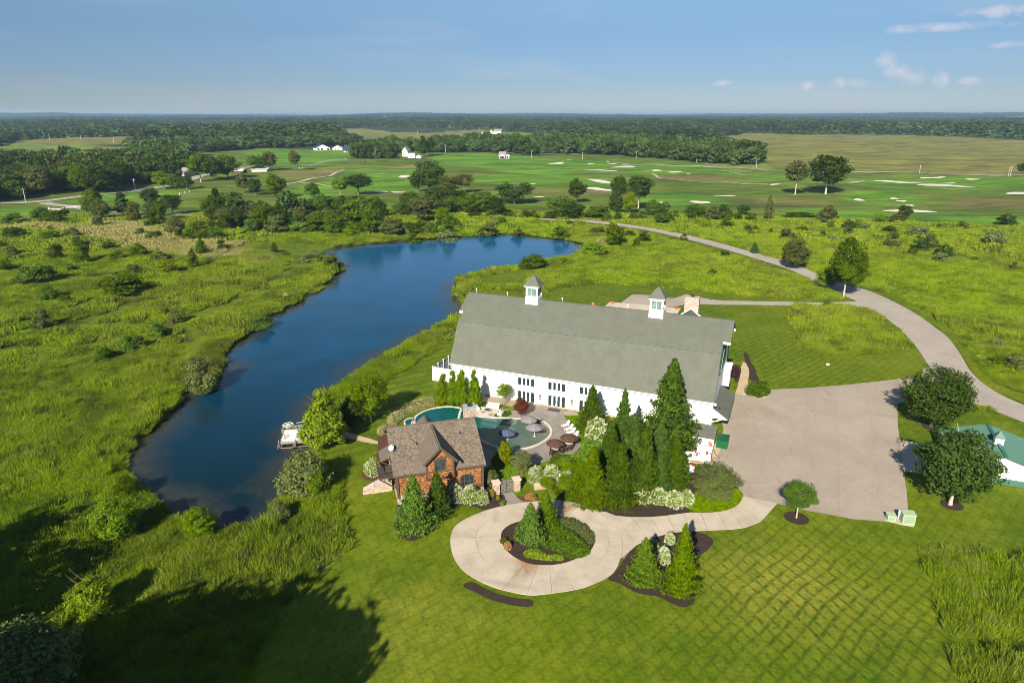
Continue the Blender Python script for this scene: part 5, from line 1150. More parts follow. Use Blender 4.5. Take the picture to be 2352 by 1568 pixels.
def tuft(i, n, rad, h, w):
    rng = np.random.default_rng(500 + i); a = rng.uniform(0, 6.28, n); r = rad * np.sqrt(rng.uniform(0, 1, n)); x = r * np.cos(a); y = r * np.sin(a)
    hh = h * rng.uniform(.45, 1.15, n) * (1 + .25 * np.sin(x * 3 + i) * np.sin(y * 2.6)); ang = rng.uniform(0, 6.28, n); lean = rng.uniform(.2, 1.1, n) * hh; la = rng.uniform(0, 6.28, n)
    ax = np.cos(ang) * w * rng.uniform(.6, 1.3, n); ay = np.sin(ang) * w * rng.uniform(.6, 1.3, n); tx = x + np.cos(la) * lean; ty = y + np.sin(la) * lean
    z = np.zeros(n)
    V = np.stack([np.stack([x - ax, y - ay, z - .05], -1), np.stack([x + ax, y + ay, z - .05], -1), np.stack([tx + ax * .55, ty + ay * .55, hh], -1), np.stack([tx - ax * .55, ty - ay * .55, hh * .95], -1)], 1).reshape(-1, 3)
    me = npmesh('grass_tuft', V, np.arange(4*n).reshape(-1, 4), BLM, np.clip(rng.normal(.5, .22, n), 0, 1)); return bpy.data.objects.new('grass_tuft', me)
GT = proto_collection('grass_prototypes', [tuft(i, 800, 1.25, .64, .036) for i in range(6)] + [tuft(10 + i, 700, 2.8, .72, .10) for i in range(4)] + [tuft(20 + i, 380, 5.4, .8, .36) for i in range(3)])
TRAILS = [([(0,935-100),(0,0)], 0)]
TR_F = [([(-60,748),(60,745),(120,730),(180,705),(240,680),(300,668),(318,660)], 2.2), ([(318,660),(312,685),(290,705),(250,722),(200,738),(150,745)], 3.0), ([(-80,768),(30,765),(130,752),(230,745),(330,745),(380,748),(430,740),(480,722),(540,690),(600,660),(640,640),(668,620),(680,598)], 2.6),
  ([(-60,812),(100,802),(220,792),(290,778),(360,762),(420,738),(480,712)], 2.4), ([(420,738),(432,760),(440,790)], 2.2), ([(668,620),(690,600),(720,585)], 3.), ([(470,610),(500,590),(560,565),(580,545),(578,520)], 2.4), ([(210,548),(300,540),(420,560),(360,575),(270,600)], 1.6), ([(680,598),(676,610),(660,640)], 3.)]
def in_view(X, Y):
    a = Y * CP + CAM_H * SP; b = Y * SP - CAM_H * CP
    u = X / a; v = b / a
    return (np.abs(u) < .80) & (v > -.58)
MOWN = [LAWN, UPLAWN, VERGE_R] 
def meadow():
    road = [GP(up) + GP(lo)[::-1], GP(lane_u) + GP(lane_l)[::-1], VERGE_L, poly((560,560),(640,555),(735,560),(760,572),(735,590),(700,592),(680,600),(640,590),(590,585))]
    T = [(GP(p), w) for p, w in TR_F if w]
    LR = [(GP([(0,470),(60,468),(140,462),(240,447),(330,431),(400,424),(455,408),(520,393),(600,380)]), 5), (GP([(100,468),(150,476),(250,487),(380,491),(480,499),(600,504),(750,503),(880,493),(940,490),(1092,492)]), 4)]
    P3 = []; S3 = []; K3 = []
    for lvl, (r0, r1, gap) in enumerate(((30, 165, 1.35), (165, 300, 2.9), (300, 480, 5.6))):
        gx, gy = np.meshgrid(np.arange(-r1 * .85, r1 * .85, gap), np.arange(24, r1, gap)); X = (gx + RNG.uniform(-.45, .45, gx.shape) * gap).ravel(); Y = (gy + RNG.uniform(-.45, .45, gy.shape) * gap).ravel()
        r = np.hypot(X, Y); k = (r >= r0) & (r < r1) & in_view(X, Y); X, Y = X[k], Y[k]
        m = gap * .55; ok = sdist(POND_W, X, Y) < -.9
        inl = np.zeros(len(X), bool)
        for P in MOWN: inl |= sdist(P, X, Y) > -m * .8
        for P in LAWN_CUTS: inl &= ~(sdist(P, X, Y) > m * .9)
        ok &= ~inl
        ok &= ~(sdist(GOLF, X, Y) > -4)
        for P in road: ok &= sdist(P, X, Y) < -m - .3
        for P, w in T: ok &= edist(P, X, Y, False) > w * .85 + m * .6
        for P, w in LR: ok &= edist(P, X, Y, False) > w / 2 + m
        X, Y = X[ok], Y[ok]; n = len(X); cut = np.zeros(n, bool)
        for P in LAWN_CUTS[1:]: cut |= inside(P, X, Y)
        bank = sdist(POND_W, X, Y)
        s = np.exp(RNG.normal(0, .28, n)) * (1 + .35 * np.sin(X * .21 + 1) * np.sin(Y * .17 + 2)) * np.where(bank > -7, 1.12, 1.0) * np.where(cut, 1.35, 1.0)
        S3.append(np.stack([np.ones(n), np.ones(n), s], -1)); P3.append(np.stack([X, Y, hgt(X, Y) - .03], -1))
        K3.append((RNG.integers(0, 6, n), RNG.integers(6, 10, n), RNG.integers(10, 13, n))[lvl]); print('grass', lvl, n)
    A = np.concatenate(P3); S = np.concatenate(S3); K = np.concatenate(K3)
    scatter('meadow_grass', 'long uncut grass and wildflowers round the pond and road', 'grass', A, S, RNG.uniform(0, 6.28, len(A)), K, GT, {'tan': tanmap(A[:, 0], A[:, 1])})
meadow()
# tall trees standing below and beside the picture, whose shade falls over the lower left
for i, (x, y, h, w) in enumerate(((-31, 18, 28, 14), (-38, 20, 28, 15), (-46, 20, 27, 15), (-34, 8, 30, 14), (-70, 44, 18, 13), (-36, 6, 32, 16), (-43, 10, 30, 15), (-80, 60, 14, 11), (-51, 14, 30, 16), (-35, -5, 36, 16), (-90, 52, 22, 15), (-37, 22, 27, 18), (-33, 14, 30, 16), (-44, 26, 25, 17), (-67, 50, 20, 14), (-60, 42, 20, 13))):
    if not False: plant('shade_tree', 'tall leafy tree below the lower left of the view, %s of its row' % ('first','second','third','fourth','fifth','sixth','seventh','eighth','ninth','tenth','eleventh','twelfth','thirteenth','fourteenth','fifteenth','sixteenth','seventeenth','eighteenth','nineteenth','twentieth')[i], 'tree', x, y, h, w, 'round_%d' % (1 + i % 5), 'mid', 1, clear=.15, group='trees below the view')
# ================================================================ buildings
def ray(px, py):
    u = (px - 1176) / FL; v = -(py - 784) / FL
    return Vector((u, CP + v * SP, -SP + v * CP))
class Frame:
    def __init__(s, o, hd):
        s.o = Vector((o[0], o[1])); s.hd = hd; a = R(hd); s.X = Vector((math.sin(a), math.cos(a))); s.Y = Vector((-math.cos(a), math.sin(a)))
    def w(s, x, y): p = s.o + s.X * x + s.Y * y; return (p.x, p.y)
    def l(s, p): d = Vector(p) - s.o; return (d.dot(s.X), d.dot(s.Y))
    def on(s, px, py, y):                   # where a sight line meets the plane local y
        d = ray(px, py); n = s.Y; t = (y + s.o.dot(n)) / (d.x * n.x + d.y * n.y); P = Vector((d.x * t, d.y * t)); return ((P - s.o).dot(s.X), CAM_H + d.z * t)
    def onx(s, px, py, x):
        d = ray(px, py); n = s.X; t = (x + s.o.dot(n)) / (d.x * n.x + d.y * n.y); P = Vector((d.x * t, d.y * t)); return ((P - s.o).dot(s.Y), CAM_H + d.z * t)
def shingle_roof(name, a, b, course=.3, per=.9, seams=False):
    m, nt = newmat(name); t = NT(nt); o = t.obj()
    n = t.noise(5, o, 5, .75); n2 = t.noise(.5, o, 4, .6); n3 = t.noise(26, o, 3, .8)
    c = t.mix(t.ramp(n, .3, .7), a, b); c = t.mix(1, c, t.mix(t.ramp(n2, .35, .65), (.92, .92, .92), (1.06, 1.06, 1.05)), 'MULTIPLY')
    c = t.mix(1, c, t.mix(t.ramp(n3, .3, .7), (.80, .80, .80), (1.16, 1.16, 1.16)), 'MULTIPLY')
    t.out(c, .95, .15, n3, .5, .02); return m
def siding(name, col, axis=0, per=.3, depth=.7):
    m, nt = newmat(name); t = NT(nt); o = t.obj(); s = t.node('ShaderNodeSeparateXYZ', {0: o})
    u = t.math('ADD', s.outputs[0], s.outputs[1]); w = t.math('ABSOLUTE', t.math('SUBTRACT', t.math('FRACT', t.math('DIVIDE', u, per)), .5))
    g = t.ramp(w, .44, .48); n = t.noise(1.2, t.pos(1, 1, .3), 4, .6)
    c = t.mix(t.ramp(n, .3, .7), [v * .93 for v in col], col); c = t.mix(t.math('MULTIPLY', g, .22), c, [v * .55 for v in col])
    t.out(c, .6, .3, t.math('MULTIPLY', g, -1), depth, .02); return m
WHITE = flat('white_trim', (.82, .82, .80), .5, .04, 2); WSIDE = siding('white_siding', (.80, .80, .785)); GROOF = shingle_roof('green_shingles', (.102, .107, .085), (.142, .147, .120))
GTRIM = flat('verdigris_flashing', (.14, .20, .15), .5, .1, 3); DARK = flat('dark_metal', (.03, .03, .03), .5, .2); BRONZE = flat('bronze', (.10, .07, .05), .5, .2)
def glass_mat(name, col, r=.08):
    m, nt = newmat(name); t = NT(nt); n = t.noise(1.3, t.obj(), 3); t.out(t.mix(t.ramp(n, .35, .65), col, [v * 1.9 for v in col]), r, .5, t.noise(3, t.obj(), 2), .05, .02); return m
GLASS = glass_mat('window_glass', (.015, .025, .024)); 
def stone_mat(name, a, b, c_, s=3.2):
    m, nt = newmat(name); t = NT(nt); o = t.obj(); wp = t.node('ShaderNodeVectorMath', {0: o, 1: (1, 1, 1.7)}, operation='MULTIPLY').outputs[0]
    v = t.node('ShaderNodeTexVoronoi', {'Scale': s, 'Vector': wp}); e = t.node('ShaderNodeTexVoronoi', {'Scale': s, 'Vector': wp}, feature='DISTANCE_TO_EDGE').outputs[0]
    k = t.node('ShaderNodeSeparateColor', {0: v.outputs['Color']}).outputs[0]; c = t.mix(k, a, b); c = t.mix(t.ramp(e, .08, .02), c, c_); c = t.mix(t.ramp(t.noise(9, o, 4), .3, .7, 0, .35), c, (.2, .15, .1))
    t.out(c, .9, .2, t.ramp(e, 0, .12), .8, .05); return m
STONE = stone_mat('field_stone', (.42, .31, .24), (.70, .60, .52), (.32, .26, .21))
BF = Frame(G(1040, 896.5), 112.67); BL, BD = 47.54, 20.0
EZ, KZ, KY, RZ = 6.05, 12.6, 3.6, 16.6      # eave, knee and ridge
barn = thing('barn', 'long white barn with green shingled gambrel roof and two cupolas', 'barn', (BF.o.x, BF.o.y, 0), BF.hd)
prof = [(0, 0), (BD, 0), (BD, EZ-.25), (BD-KY, KZ-.3), (BD/2, RZ-.3), (KY, KZ-.3), (0, EZ-.25)]
b = MB(); A = [(0, y, z) for y, z in prof]; b.slab(A, None, (BL, 0, 0)) if False else None
b.v = [(0, y, z) for y, z in prof] + [(BL, y, z) for y, z in prof]; n = 7
b.f = [tuple(range(n)), tuple(range(n, 2*n))[::-1]] + [(i, (i+1) % n, n+(i+1) % n, n+i) for i in range(n)]
b.build('wall', WSIDE, barn)
T_ = .16
def slope(y0, z0, y1, z1, x0, x1, name='roof', mat=GROOF, par=None, th=T_):
    b = MB(); nrm = Vector((0, -(z1-z0), (y1-y0))).normalized() * th
    if nrm.z < 0: nrm = -nrm
    b.slab([(x0, y0, z0), (x1, y0, z0), (x1, y1, z1), (x0, y1, z1)], None, nrm); return b.build(name, mat, par if par is not None else barn)
lo_ = slope(-.45, EZ-.75+.05, KY, KZ, -.3, BL+.15, 'roof'); lo_['label'] = 'steep lower front slope of the green roof'
u1_ = slope(KY, KZ, BD/2, RZ, -.3, BL+.15, 'roof'); u1_['label'] = 'upper front slope of the green roof'
slope(BD+.45, EZ-.7, BD-KY, KZ, -.3, BL+.15, 'roof'); slope(BD-KY, KZ, BD/2, RZ, -.3, BL+.15, 'roof')
KM = (KY + .35*(BD/2-KY), KZ + .35*(RZ-KZ))
for x0, x1 in ((-1.15, -.3), (BL+.15, BL+1.3)):           # hoods that carry the ridge past both gables
    slope(KM[0], KM[1], BD/2, RZ, x0, x1, 'roof_hood'); slope(BD-KM[0], KM[1], BD/2, RZ, x0, x1, 'roof_hood')
    MB().box(x0, x1, KM[0]-.15, KM[0]+.15, KM[1]-.3, KM[1]+.12).build('hood_fascia', WHITE, barn)
    MB().box(x0, x1, BD-KM[0]-.15, BD-KM[0]+.15, KM[1]-.3, KM[1]+.12).build('hood_fascia', WHITE, barn)
MB().bar((-.3, KY-.05, KZ+.17), (BL+.15, KY-.05, KZ+.17), .11, .05).build('ridge_flashing', GTRIM, barn)
MB().bar((-1.1, BD/2, RZ+.16), (BL+1.2, BD/2, RZ+.16), .4, .1).build('ridge_cap', GROOF, barn)
MB().box(-.3, BL+.15, -.62, -.44, EZ-.62, EZ-.42).build('gutter', WHITE, barn)
MB().box(-.05, BL+.05, -.06, -.003, EZ-.95, EZ-.7).build('frieze_board', WHITE, barn)
for x in (.1, BL-.1): MB().box(x-.12, x+.12, -.05, .05, 0, EZ-.9).build('corner_board', WHITE, barn)
MB().box(-.05, BL+.05, -.08, -.002, 0, .3).build('foundation', STONE, barn)
def window_group(zx0, zy0, zx1, zy1, door=False):
    p = Q3(zx0, zy0); q = Q3(zx1, zy1); x0, z1 = BF.on(p[0], p[1], 0); x1, z0 = BF.on(q[0], q[1], 0)
    if door: z0 = .12
    f = MB(); w = (x1 - x0 - .24) / 4; fr = .11
    f.box(x0-.22, x1+.22, -.05, -.004, z1+.02, z1+.22); f.box(x0-.22, x1+.22, -.05, -.004, z0-.18, z0-.02); f.box(x0-.22, x0-.02, -.05, -.004, z0-.02, z1+.02); f.box(x1+.02, x1+.22, -.05, -.004, z0-.02, z1+.02)
    pitch = (x1 - x0) / 4; gap = .30
    for i in range(1, 4): c = x0 + pitch * i; f.box(c-gap/2, c+gap/2, -.05, -.004, z0-.02, z1+.02)
    o = f.build('french_door' if door else 'window', WHITE, barn)
    for i in range(4):
        a = x0 + pitch * i + (gap/2 if i else -.0); c = x0 + pitch * (i+1) - (gap/2 if i < 3 else 0)
        MB().box(a, c, -.02, -.006, z0, z1).build('pane', GLASS, o)
    if door:
        for s in (-.12, .12): MB().box(x0 + 2*pitch + s - .02, x0 + 2*pitch + s + .02, -.12, -.05, 1.0, 1.35).build('handle', DARK, o)
    return x0, x1
g1 = window_group(1260, 397, 1484, 530); g2 = window_group(1678, 460, 1908, 598); 
sp = g2[0] - g1[0]; wd = g2[1] - g2[0]
zz = [BF.on(*Q3(1258, 397), 0)[1], BF.on(*Q3(1484, 530), 0)[1]]
window_group(1260, 580, 1482, 742, True); window_group(1678, 642, 1904, 815, True)
window_group(2110, 528, 2345, 662); window_group(2107, 714, 2340, 875, True)
LAMPG = flat('lamp_glass', (.35, .32, .28), .2)
for zx, zy in ((1568, 690), (2002, 760)):
    x, z = BF.on(*Q3(zx, zy), 0); l = MB().box(x-.05, x+.05, -.12, 0, z+.1, z+.5).build('wall_lantern', BRONZE, barn)
    MB().lathe([(.10, z), (.20, z+.12), (.22, z+.5), (.14, z+.62)], 6, (x, -.26, 0)).build('lantern_body', LAMPG, l); MB().lathe([(.26, z+.60), (.10, z+.78), (.02, z+.9)], 6, (x, -.26, 0)).build('lantern_cap', BRONZE, l); MB().lathe([(.05, z-.12), (.14, z-.02)], 6, (x, -.26, 0)).build('lantern_foot', BRONZE, l)
def cupola(px, py, size, vane):
    x, z = BF.on(px, py, BD/2 - size/2); y0 = BD/2 - size/2; y1 = BD/2 + size/2; x0, x1 = x - size/2, x + size/2; zb = RZ - 1.2; z0 = RZ + .75; z1 = RZ + 2.75
    o = MB().box(x0-.08, x1+.08, y0-.08, y1+.08, zb, z0).build('cupola', WHITE, barn)
    f = MB()
    for cx in (x0, x1-.3):
        for cy in (y0, y1-.3): f.box(cx, cx+.3, cy, cy+.3, z0, z1)
    for a, c in ((z0, z0+.25), (z1-.3, z1)): f.box(x0+.3, x1-.3, y0+.02, y0+.22, a, c); f.box(x0+.3, x1-.3, y1-.22, y1-.02, a, c); f.box(x0+.02, x0+.22, y0+.3, y1-.3, a, c); f.box(x1-.22, x1-.02, y0+.3, y1-.3, a, c)
    f.build('cupola_frame', WHITE, o)
    for a, c, d, e in ((x0+.3, x1-.3, y0+.1, y0+.13), (x0+.3, x1-.3, y1-.13, y1-.1), (x0+.1, x0+.13, y0+.3, y1-.3), (x1-.13, x1-.1, y0+.3, y1-.3)): MB().box(a, c, d, e, z0+.25, z1-.3).build('pane', CUPG, o)
    MB().box(x-.02, x+.02, y0+.05, y0+.09, z0+.25, z1-.3).build('mullion', WHITE, o)
    MB().box(x0-.3, x1+.3, y0-.3, y1+.3, z1, z1+.2).build('cornice', WHITE, o)
    e = .42; r = MB(); r.add([(x0-e, y0-e, z1+.2), (x1+e, y0-e, z1+.2), (x1+e, y1+e, z1+.2), (x0-e, y1+e, z1+.2), (x, (y0+y1)/2, z1+2.15)], [(0, 1, 4), (1, 2, 4), (2, 3, 4), (3, 0, 4), (3, 2, 1, 0)]); r.build('cupola_roof', GROOF, o)
    v = MB().bar((x, BD/2, z1+2.1), (x, BD/2, z1+3.2), .05)
    if vane: v.bar((x-.45, BD/2, z1+2.7), (x+.45, BD/2, z1+2.7), .04).bar((x, BD/2-.4, z1+2.55), (x, BD/2+.4, z1+2.55), .04); v.build('weathervane', DARK, o)
    else: MB().lathe([(.03, z1+2.1), (.06, z1+2.3), (.01, z1+2.5)], 6, (x, BD/2, 0)).build('finial', DARK, o)
CUPG = glass_mat('cupola_glass', (.10, .15, .13), .15)
cupola(1221, 698.5, 2.35, False); cupola(1506, 730.5, 2.35, True)
# lean-to roof, hay opening and bay on the right-hand gable
ya, za = BF.onx(1642.4, 925.2, BL); yb, zb = BF.onx(1678.8, 858.2, BL); za = zb = 3.9; ya, yb = 1.2, 12.2
lt = MB().slab([(BL, ya, za), (BL, yb, za), (BL+2.5, yb+.3, za-1.5), (BL+2.5, ya-.3, za-1.5)], None, (.06, 0, .14)).build('lean_to_roof', GROOF, barn)
MB().add([(BL, ya, za), (BL, ya, za-1.6), (BL+2.45, ya-.28, za-1.55)], [(0, 1, 2)]).slab([(BL+.01, ya+.05, za-.02), (BL+.01, ya+.05, za-1.6), (BL+2.4, ya-.2, za-1.5)], None, (0, .1, 0)).build('lean_to_cheek', WHITE, lt)
for y in (ya+.3, (ya+yb)/2, yb-.3): MB().bar((BL+.02, y, za-2.4), (BL+2.2, y, za-1.5), .14).build('bracket', WHITE, lt)
MB().lathe([(.10, 0), (.16, .35), (.05, .4)], 8, (BL+.9, ya+1.2, za-.45)).build('roof_vent', DARK, lt)
GREEN = flat('green_paint', (.010, .055, .032), .5, .15)
hd_ = MB(); hd_.slab([(BL+.02, 5.6, 8.2), (BL+.02, 10, 8.2), (BL+.02, 14.4, 8.2), (BL+.02, 14.4, 10.6), (BL+.02, 10, 14.4), (BL+.02, 5.6, 10.6)], None, (.10, 0, 0)).build('hay_door', GREEN, barn)
MB().bar((BL+.16, 6, 8.6), (BL+.16, 10, 13), .14).bar((BL+.16, 14, 8.6), (BL+.16, 10, 13), .14).build('door_brace', GTRIM, barn)
MB().box(BL+.01, BL+1.1, 15.2, 18.2, 2.8, 6.2).slab([(BL+.01, 15, 6.2), (BL+1.25, 15, 6.2), (BL+1.25, 18.4, 6.2), (BL+.01, 18.4, 6.2)], None, (0, 0, .15)).build('bay', WHITE, barn)
MB().lathe([(.03, 0), (.22, .12), (.25, .3), (.14, .5)], 10, (BL+.35, -.3, EZ-1.0)).build('floodlight', WHITE, barn)
# wing and chimney behind
wx, wz = BF.on(1587, 711.5, 24); wz = max(wz, 12)
wing = MB(); hw = 3.3
wing.slab([(wx-hw, 11, wz-hw*.75), (wx, 11, wz), (wx, 24, wz), (wx-hw, 24, wz-hw*.75)], None, (0, 0, .15)).slab([(wx+hw, 11, wz-hw*.75), (wx, 11, wz), (wx, 24, wz), (wx+hw, 24, wz-hw*.75)], None, (0, 0, .15))
wing.build('wing_roof', GROOF, barn)
MB().box(wx-hw+.3, wx+hw-.3, 19, 23.8, 0, wz-hw*.75).build('wing_wall', WSIDE, barn)
MB().slab([(wx-hw-.1, 24.05, wz-hw*.75-.1), (wx, 24.05, wz), (wx, 24.05, wz+.38), (wx-hw-.1, 24.05, wz-hw*.75+.28)], None, (0, .12, 0)).slab([(wx+hw+.1, 24.05, wz-hw*.75-.1), (wx, 24.05, wz), (wx, 24.05, wz+.38), (wx+hw+.1, 24.05, wz-hw*.75+.28)], None, (0, .12, 0)).build('rake_board', WHITE, barn)
ch = MB().box(wx-1.35, wx+1.35, 24.3, 25.7, 0, wz+2.4).build('chimney', STONE, barn); MB().box(wx-.4, wx+.4, 24.7, 25.3, wz+2.4, wz+2.75).build('chimney_cap', DARK, ch)
for px, py in ((1094.8, 669), (1165.5, 676), (1291.5, 689), (1442, 708)):
    x, z = BF.on(px, py, BD/2); MB().lathe([(.03, RZ+.1), (.03, RZ+.7), (.13, RZ+.78), (.13, RZ+.92), (.02, RZ+1.0)], 8, (x, BD/2, 0)).build('lightning_rod', WHITE, barn)
for x, y in (): MB().lathe([(.12, 0), (.12, .5), (.16, .55)], 8, (x, y, KZ + (y-KY)*(RZ-KZ)/(BD/2-KY))).build('vent_pipe', MATS['meter_grey'] if 'meter_grey' in MATS else WHITE, barn)
# wall fittings at the right end
x, z = BF.on(*ZR(1700,1050,3.92)(1440, 600), 0); d = MB().lathe([(.02, 0), (.28, .06), (.42, .16)], 14, (0, 0, 0)); 
dish = d.build('satellite_dish', flat('dish_grey', (.45, .45, .44), .5), barn); dish.location = (x, -.35, z); dish.rotation_euler = (R(65), 0, R(20)); MB().bar((x, -.05, z-.2), (x, -.4, z), .06).build('dish_bracket', DARK, barn)
for a, b_, c, d in ((1325, 712, 1350, 770), (1375, 720, 1427, 780)):
    x0, z1 = BF.on(*ZR(1700,1050,3.92)(a, b_), 0); x1, z0 = BF.on(*ZR(1700,1050,3.92)(c, d), 0); MB().box(x0, x1, -.14, -.01, max(z0, 1.2), z1).build('meter_box', flat('meter_grey', (.50, .46, .40), .6), barn)
MB().box(BL-4.2, BL-.9, -.14, -.01, .75, 1.1).build('cable_duct', flat('duct_grey', (.55, .58, .5), .6), barn)
# door mat
mx = (g2[0] + g2[1]) / 2; o = sheet('door_mat', [BF.w(mx-1.1, -.6), BF.w(mx+1.1, -.6), BF.w(mx+1.1, -1.8), BF.w(mx-1.1, -1.8)], .09, flat('mat_grey', (.06, .06, .065), .9), None, .02); tag(o, 'dark doormat in front of the middle barn doors', 'doormat')
# white screen enclosure at the barn's left end
enc = thing('screen_enclosure', 'white boarded screen with slatted side around machinery at the left barn end', 'fence', (*G(995, 873.5), 0), BF.hd)
ex, ey = BF.l(G(995, 873.5)); Lx = -ex - .1; h = 2.9
for i in range(4): MB().box(i*Lx/4+.02, (i+1)*Lx/4-.02, 0, .08, .05, h).build('panel', WHITE, enc)
for i in range(5):
    MB().box(-.09, .09, i*2.2-.09, i*2.2+.09, 0, h+.15).build('post', WHITE, enc)
    if i < 4:
        MB().box(-.05, .05, i*2.2+.1, i*2.2+2.1, .1, h-.75).build('panel', WHITE, enc)
        g = MB(); 
        for k in range(7): g.box(-.03, .03, i*2.2+.1, i*2.2+2.1, h-.7+k*.1, h-.66+k*.1)
        g.build('louvre', flat('louvre_grey', (.42, .43, .44), .5), enc)
for i, (x, y) in enumerate(((1.9, 3.2), (1.9, 5.4))):
    u = thing('air_conditioner', ('front', 'rear')[i] + ' grey condenser box behind the white screen', 'condenser', (*BF.w(ex + x, ey + y), 0), BF.hd, 'condensers behind the screen'); MB().box(-.55, .55, -.55, .55, 0, 1.6).build('casing', flat('ac_grey', (.32, .33, .32), .5), u); MB().lathe([(.45, 1.6), (.45, 1.66)], 14).build('fan_grille', DARK, u)

# ---------------------------------------------------------------- shingled cottage
CF = Frame(G(917, 1161), 74.3); CL = 11.6
cot = thing('cottage', 'cedar shingled pool cottage with brown roof, dormer and balcony', 'cottage', (CF.o.x, CF.o.y, 0), CF.hd)
CR1 = shingle_roof('brown_shingles', (.120, .096, .075), (.180, .147, .116)); TIMB = flat('dark_timber', (.085, .060, .045), .8, .3, 6, bump=.3)
def shake_mat():
    m, nt = newmat('cedar_shakes'); t = NT(nt); o = t.obj(); tone = t.attr('tone').outputs['Fac']
    c = t.mix(tone, (.20, .060, .018), (.56, .25, .085)); c = t.mix(t.ramp(t.noise(2.2, o, 5, .7), .5, .72, 0, .7), c, (.52, .36, .22)); c = t.mix(t.ramp(t.noise(14, o, 3, .7), .35, .3, 0, .8), c, (.09, .03, .015)); t.out(c, .85, .2, t.noise(20, o, 3), .4, .01); return m
SHAKE = shake_mat()
def shakes(name, par, x0, x1, z0, z1, y, clip=None, mat=None, sx=.24, sz=.26, seed=1, side=None):
    """courses of separate overlapping shakes standing just proud of a wall (plane y, or x when side is given)"""
    rng = np.random.default_rng(seed); V = []; T = []
    z = z0; r = 0
    while z < z1 - .02:
        x = x0 - (sx * .5 if r % 2 else 0)
        while x < x1:
            w = sx * rng.uniform(.6, 1.35); a, c = max(x, x0), min(x + w - .015, x1); zb = min(z + sz, z1)
            if c - a > .04 and (clip is None or clip((a + c)/2, zb)):
                d = rng.uniform(.035, .055); q = [(a, -d, z), (c, -d, z), (c, -.012, zb), (a, -.012, zb), (a, 0, z), (c, 0, z)]
                V.append([(p[0], y + p[1], p[2]) if side is None else (side + (p[1] if side < 3 else -p[1]), p[0], p[2]) for p in q]); T += [rng.uniform(0, 1)] * 2
            x += w
        z += sz * .93; r += 1
    n = len(V); V = np.array(V).reshape(-1, 3); base = np.arange(n)[:, None] * 6
    Q = np.concatenate([base + np.array([0, 1, 2, 3]), base + np.array([0, 4, 5, 1])], 1).reshape(-1, 4)
    me = npmesh(name, V, Q, mat or SHAKE, T); o = link(bpy.data.objects.new(name, me), par); o['kind'] = 'stuff'; return o
CE, CRZ, CRY, CDP = 4.35, 8.15, 6.9, 13.8
wl = MB(); wl.box(0, CL, .35, CDP-.35, .9, CE); wl.add([(0, .35, CE-.05), (0, CDP-.35, CE-.05), (0, CRY, CRZ-.3), (CL, .35, CE-.05), (CL, CDP-.35, CE-.05), (CL, CRY, CRZ-.3)], [(0, 1, 2), (3, 5, 4), (0, 2, 5, 3), (1, 4, 5, 2), (0, 3, 4, 1)])
wall = wl.build('wall', TIMB, cot); shakes('shake', wall, .25, CL-.2, .95, CE-.2, .34)
shakes('shake', wall, .5, CDP-.5, .95, CE, 0, None, None, .24, .26, 4, CL); shakes('shake', wall, .5, CDP-.5, .95, CE, 0, None, None, .24, .26, 5, 0)
MB().box(-.12, CL+.12, .22, CDP-.2, -.05, .95).build('stone_base', STONE, cot)
for x in (.0, CL): MB().box(x-.14, x+.14, .20, .48, .9, CE).build('corner_post', TIMB, cot)
MB().box(.2, CL-.2, .27, .34, .9, 1.05).build('sill_beam', TIMB, cot)
def cslope(pts, name='roof', th=.2):
    b = MB(); a = Vector(pts[1]) - Vector(pts[0]); c = Vector(pts[2]) - Vector(pts[0]); n_ = a.cross(c).normalized() * th
    if n_.z < 0: n_ = -n_
    return b.slab(pts, None, n_).build(name, CR1, cot)
rx0, rx1 = -.55, 12.05
rf = cslope([(rx0, 0, CE), (rx1, 0, CE), (rx1, CRY, CRZ), (rx0, CRY, CRZ)]); cslope([(rx0, CDP, CE), (rx1, CDP, CE), (rx1, CRY, CRZ), (rx0, CRY, CRZ)])
def roof_shingles(par, x0, x1, y0, z0, y1, z1, sx=.45, course=.28, seed=2, clip=None, off=.2):
    rng = np.random.default_rng(seed); L = math.hypot(y1-y0, z1-z0); uy, uz = (y1-y0)/L, (z1-z0)/L; ny, nz_ = -uz, uy
    if nz_ < 0: ny, nz_ = -ny, -nz_
    V = []; T = []; s = 0; r = 0
    while s < L - .05:
        x = x0 - (r % 2) * sx * .5
        while x < x1:
            w = sx * rng.uniform(.6, 1.3); a, c = max(x, x0), min(x+w-.02, x1); e = min(s+course, L)
            if c - a > .05 and (clip is None or not clip((a+c)/2, (s+e)/2/L)):
                h0 = off + rng.uniform(.03, .06); h1 = off + .008
                p = lambda X, S, Hh: (X, y0 + uy*S + ny*Hh, z0 + uz*S + nz_*Hh)
                V.append([p(a, s, h0), p(c, s, h0), p(c, e, h1), p(a, e, h1), p(a, s, off), p(c, s, off)]); T += [rng.uniform(0, 1)] * 2
            x += w
        s += course * .95; r += 1
    n = len(V); V = np.array(V).reshape(-1, 3); base = np.arange(n)[:, None] * 6; Q = np.concatenate([base + np.array([0, 1, 2, 3]), base + np.array([0, 4, 5, 1])], 1).reshape(-1, 4)
    o = link(bpy.data.objects.new('shingle', npmesh('shingle', V, Q, RSH, T)), par); o['kind'] = 'stuff'; return o
def rsh():
    m, nt = newmat('roof_shingle'); t = NT(nt); c = t.mix(t.attr('tone').outputs['Fac'], (.100, .078, .060), (.215, .172, .133)); c = t.mix(1, c, t.mix(t.ramp(t.noise(9, t.obj(), 4, .7), .3, .7), (.8, .8, .8), (1.15, 1.15, 1.15)), 'MULTIPLY'); t.out(c, .95, .15); return m
RSH = rsh()
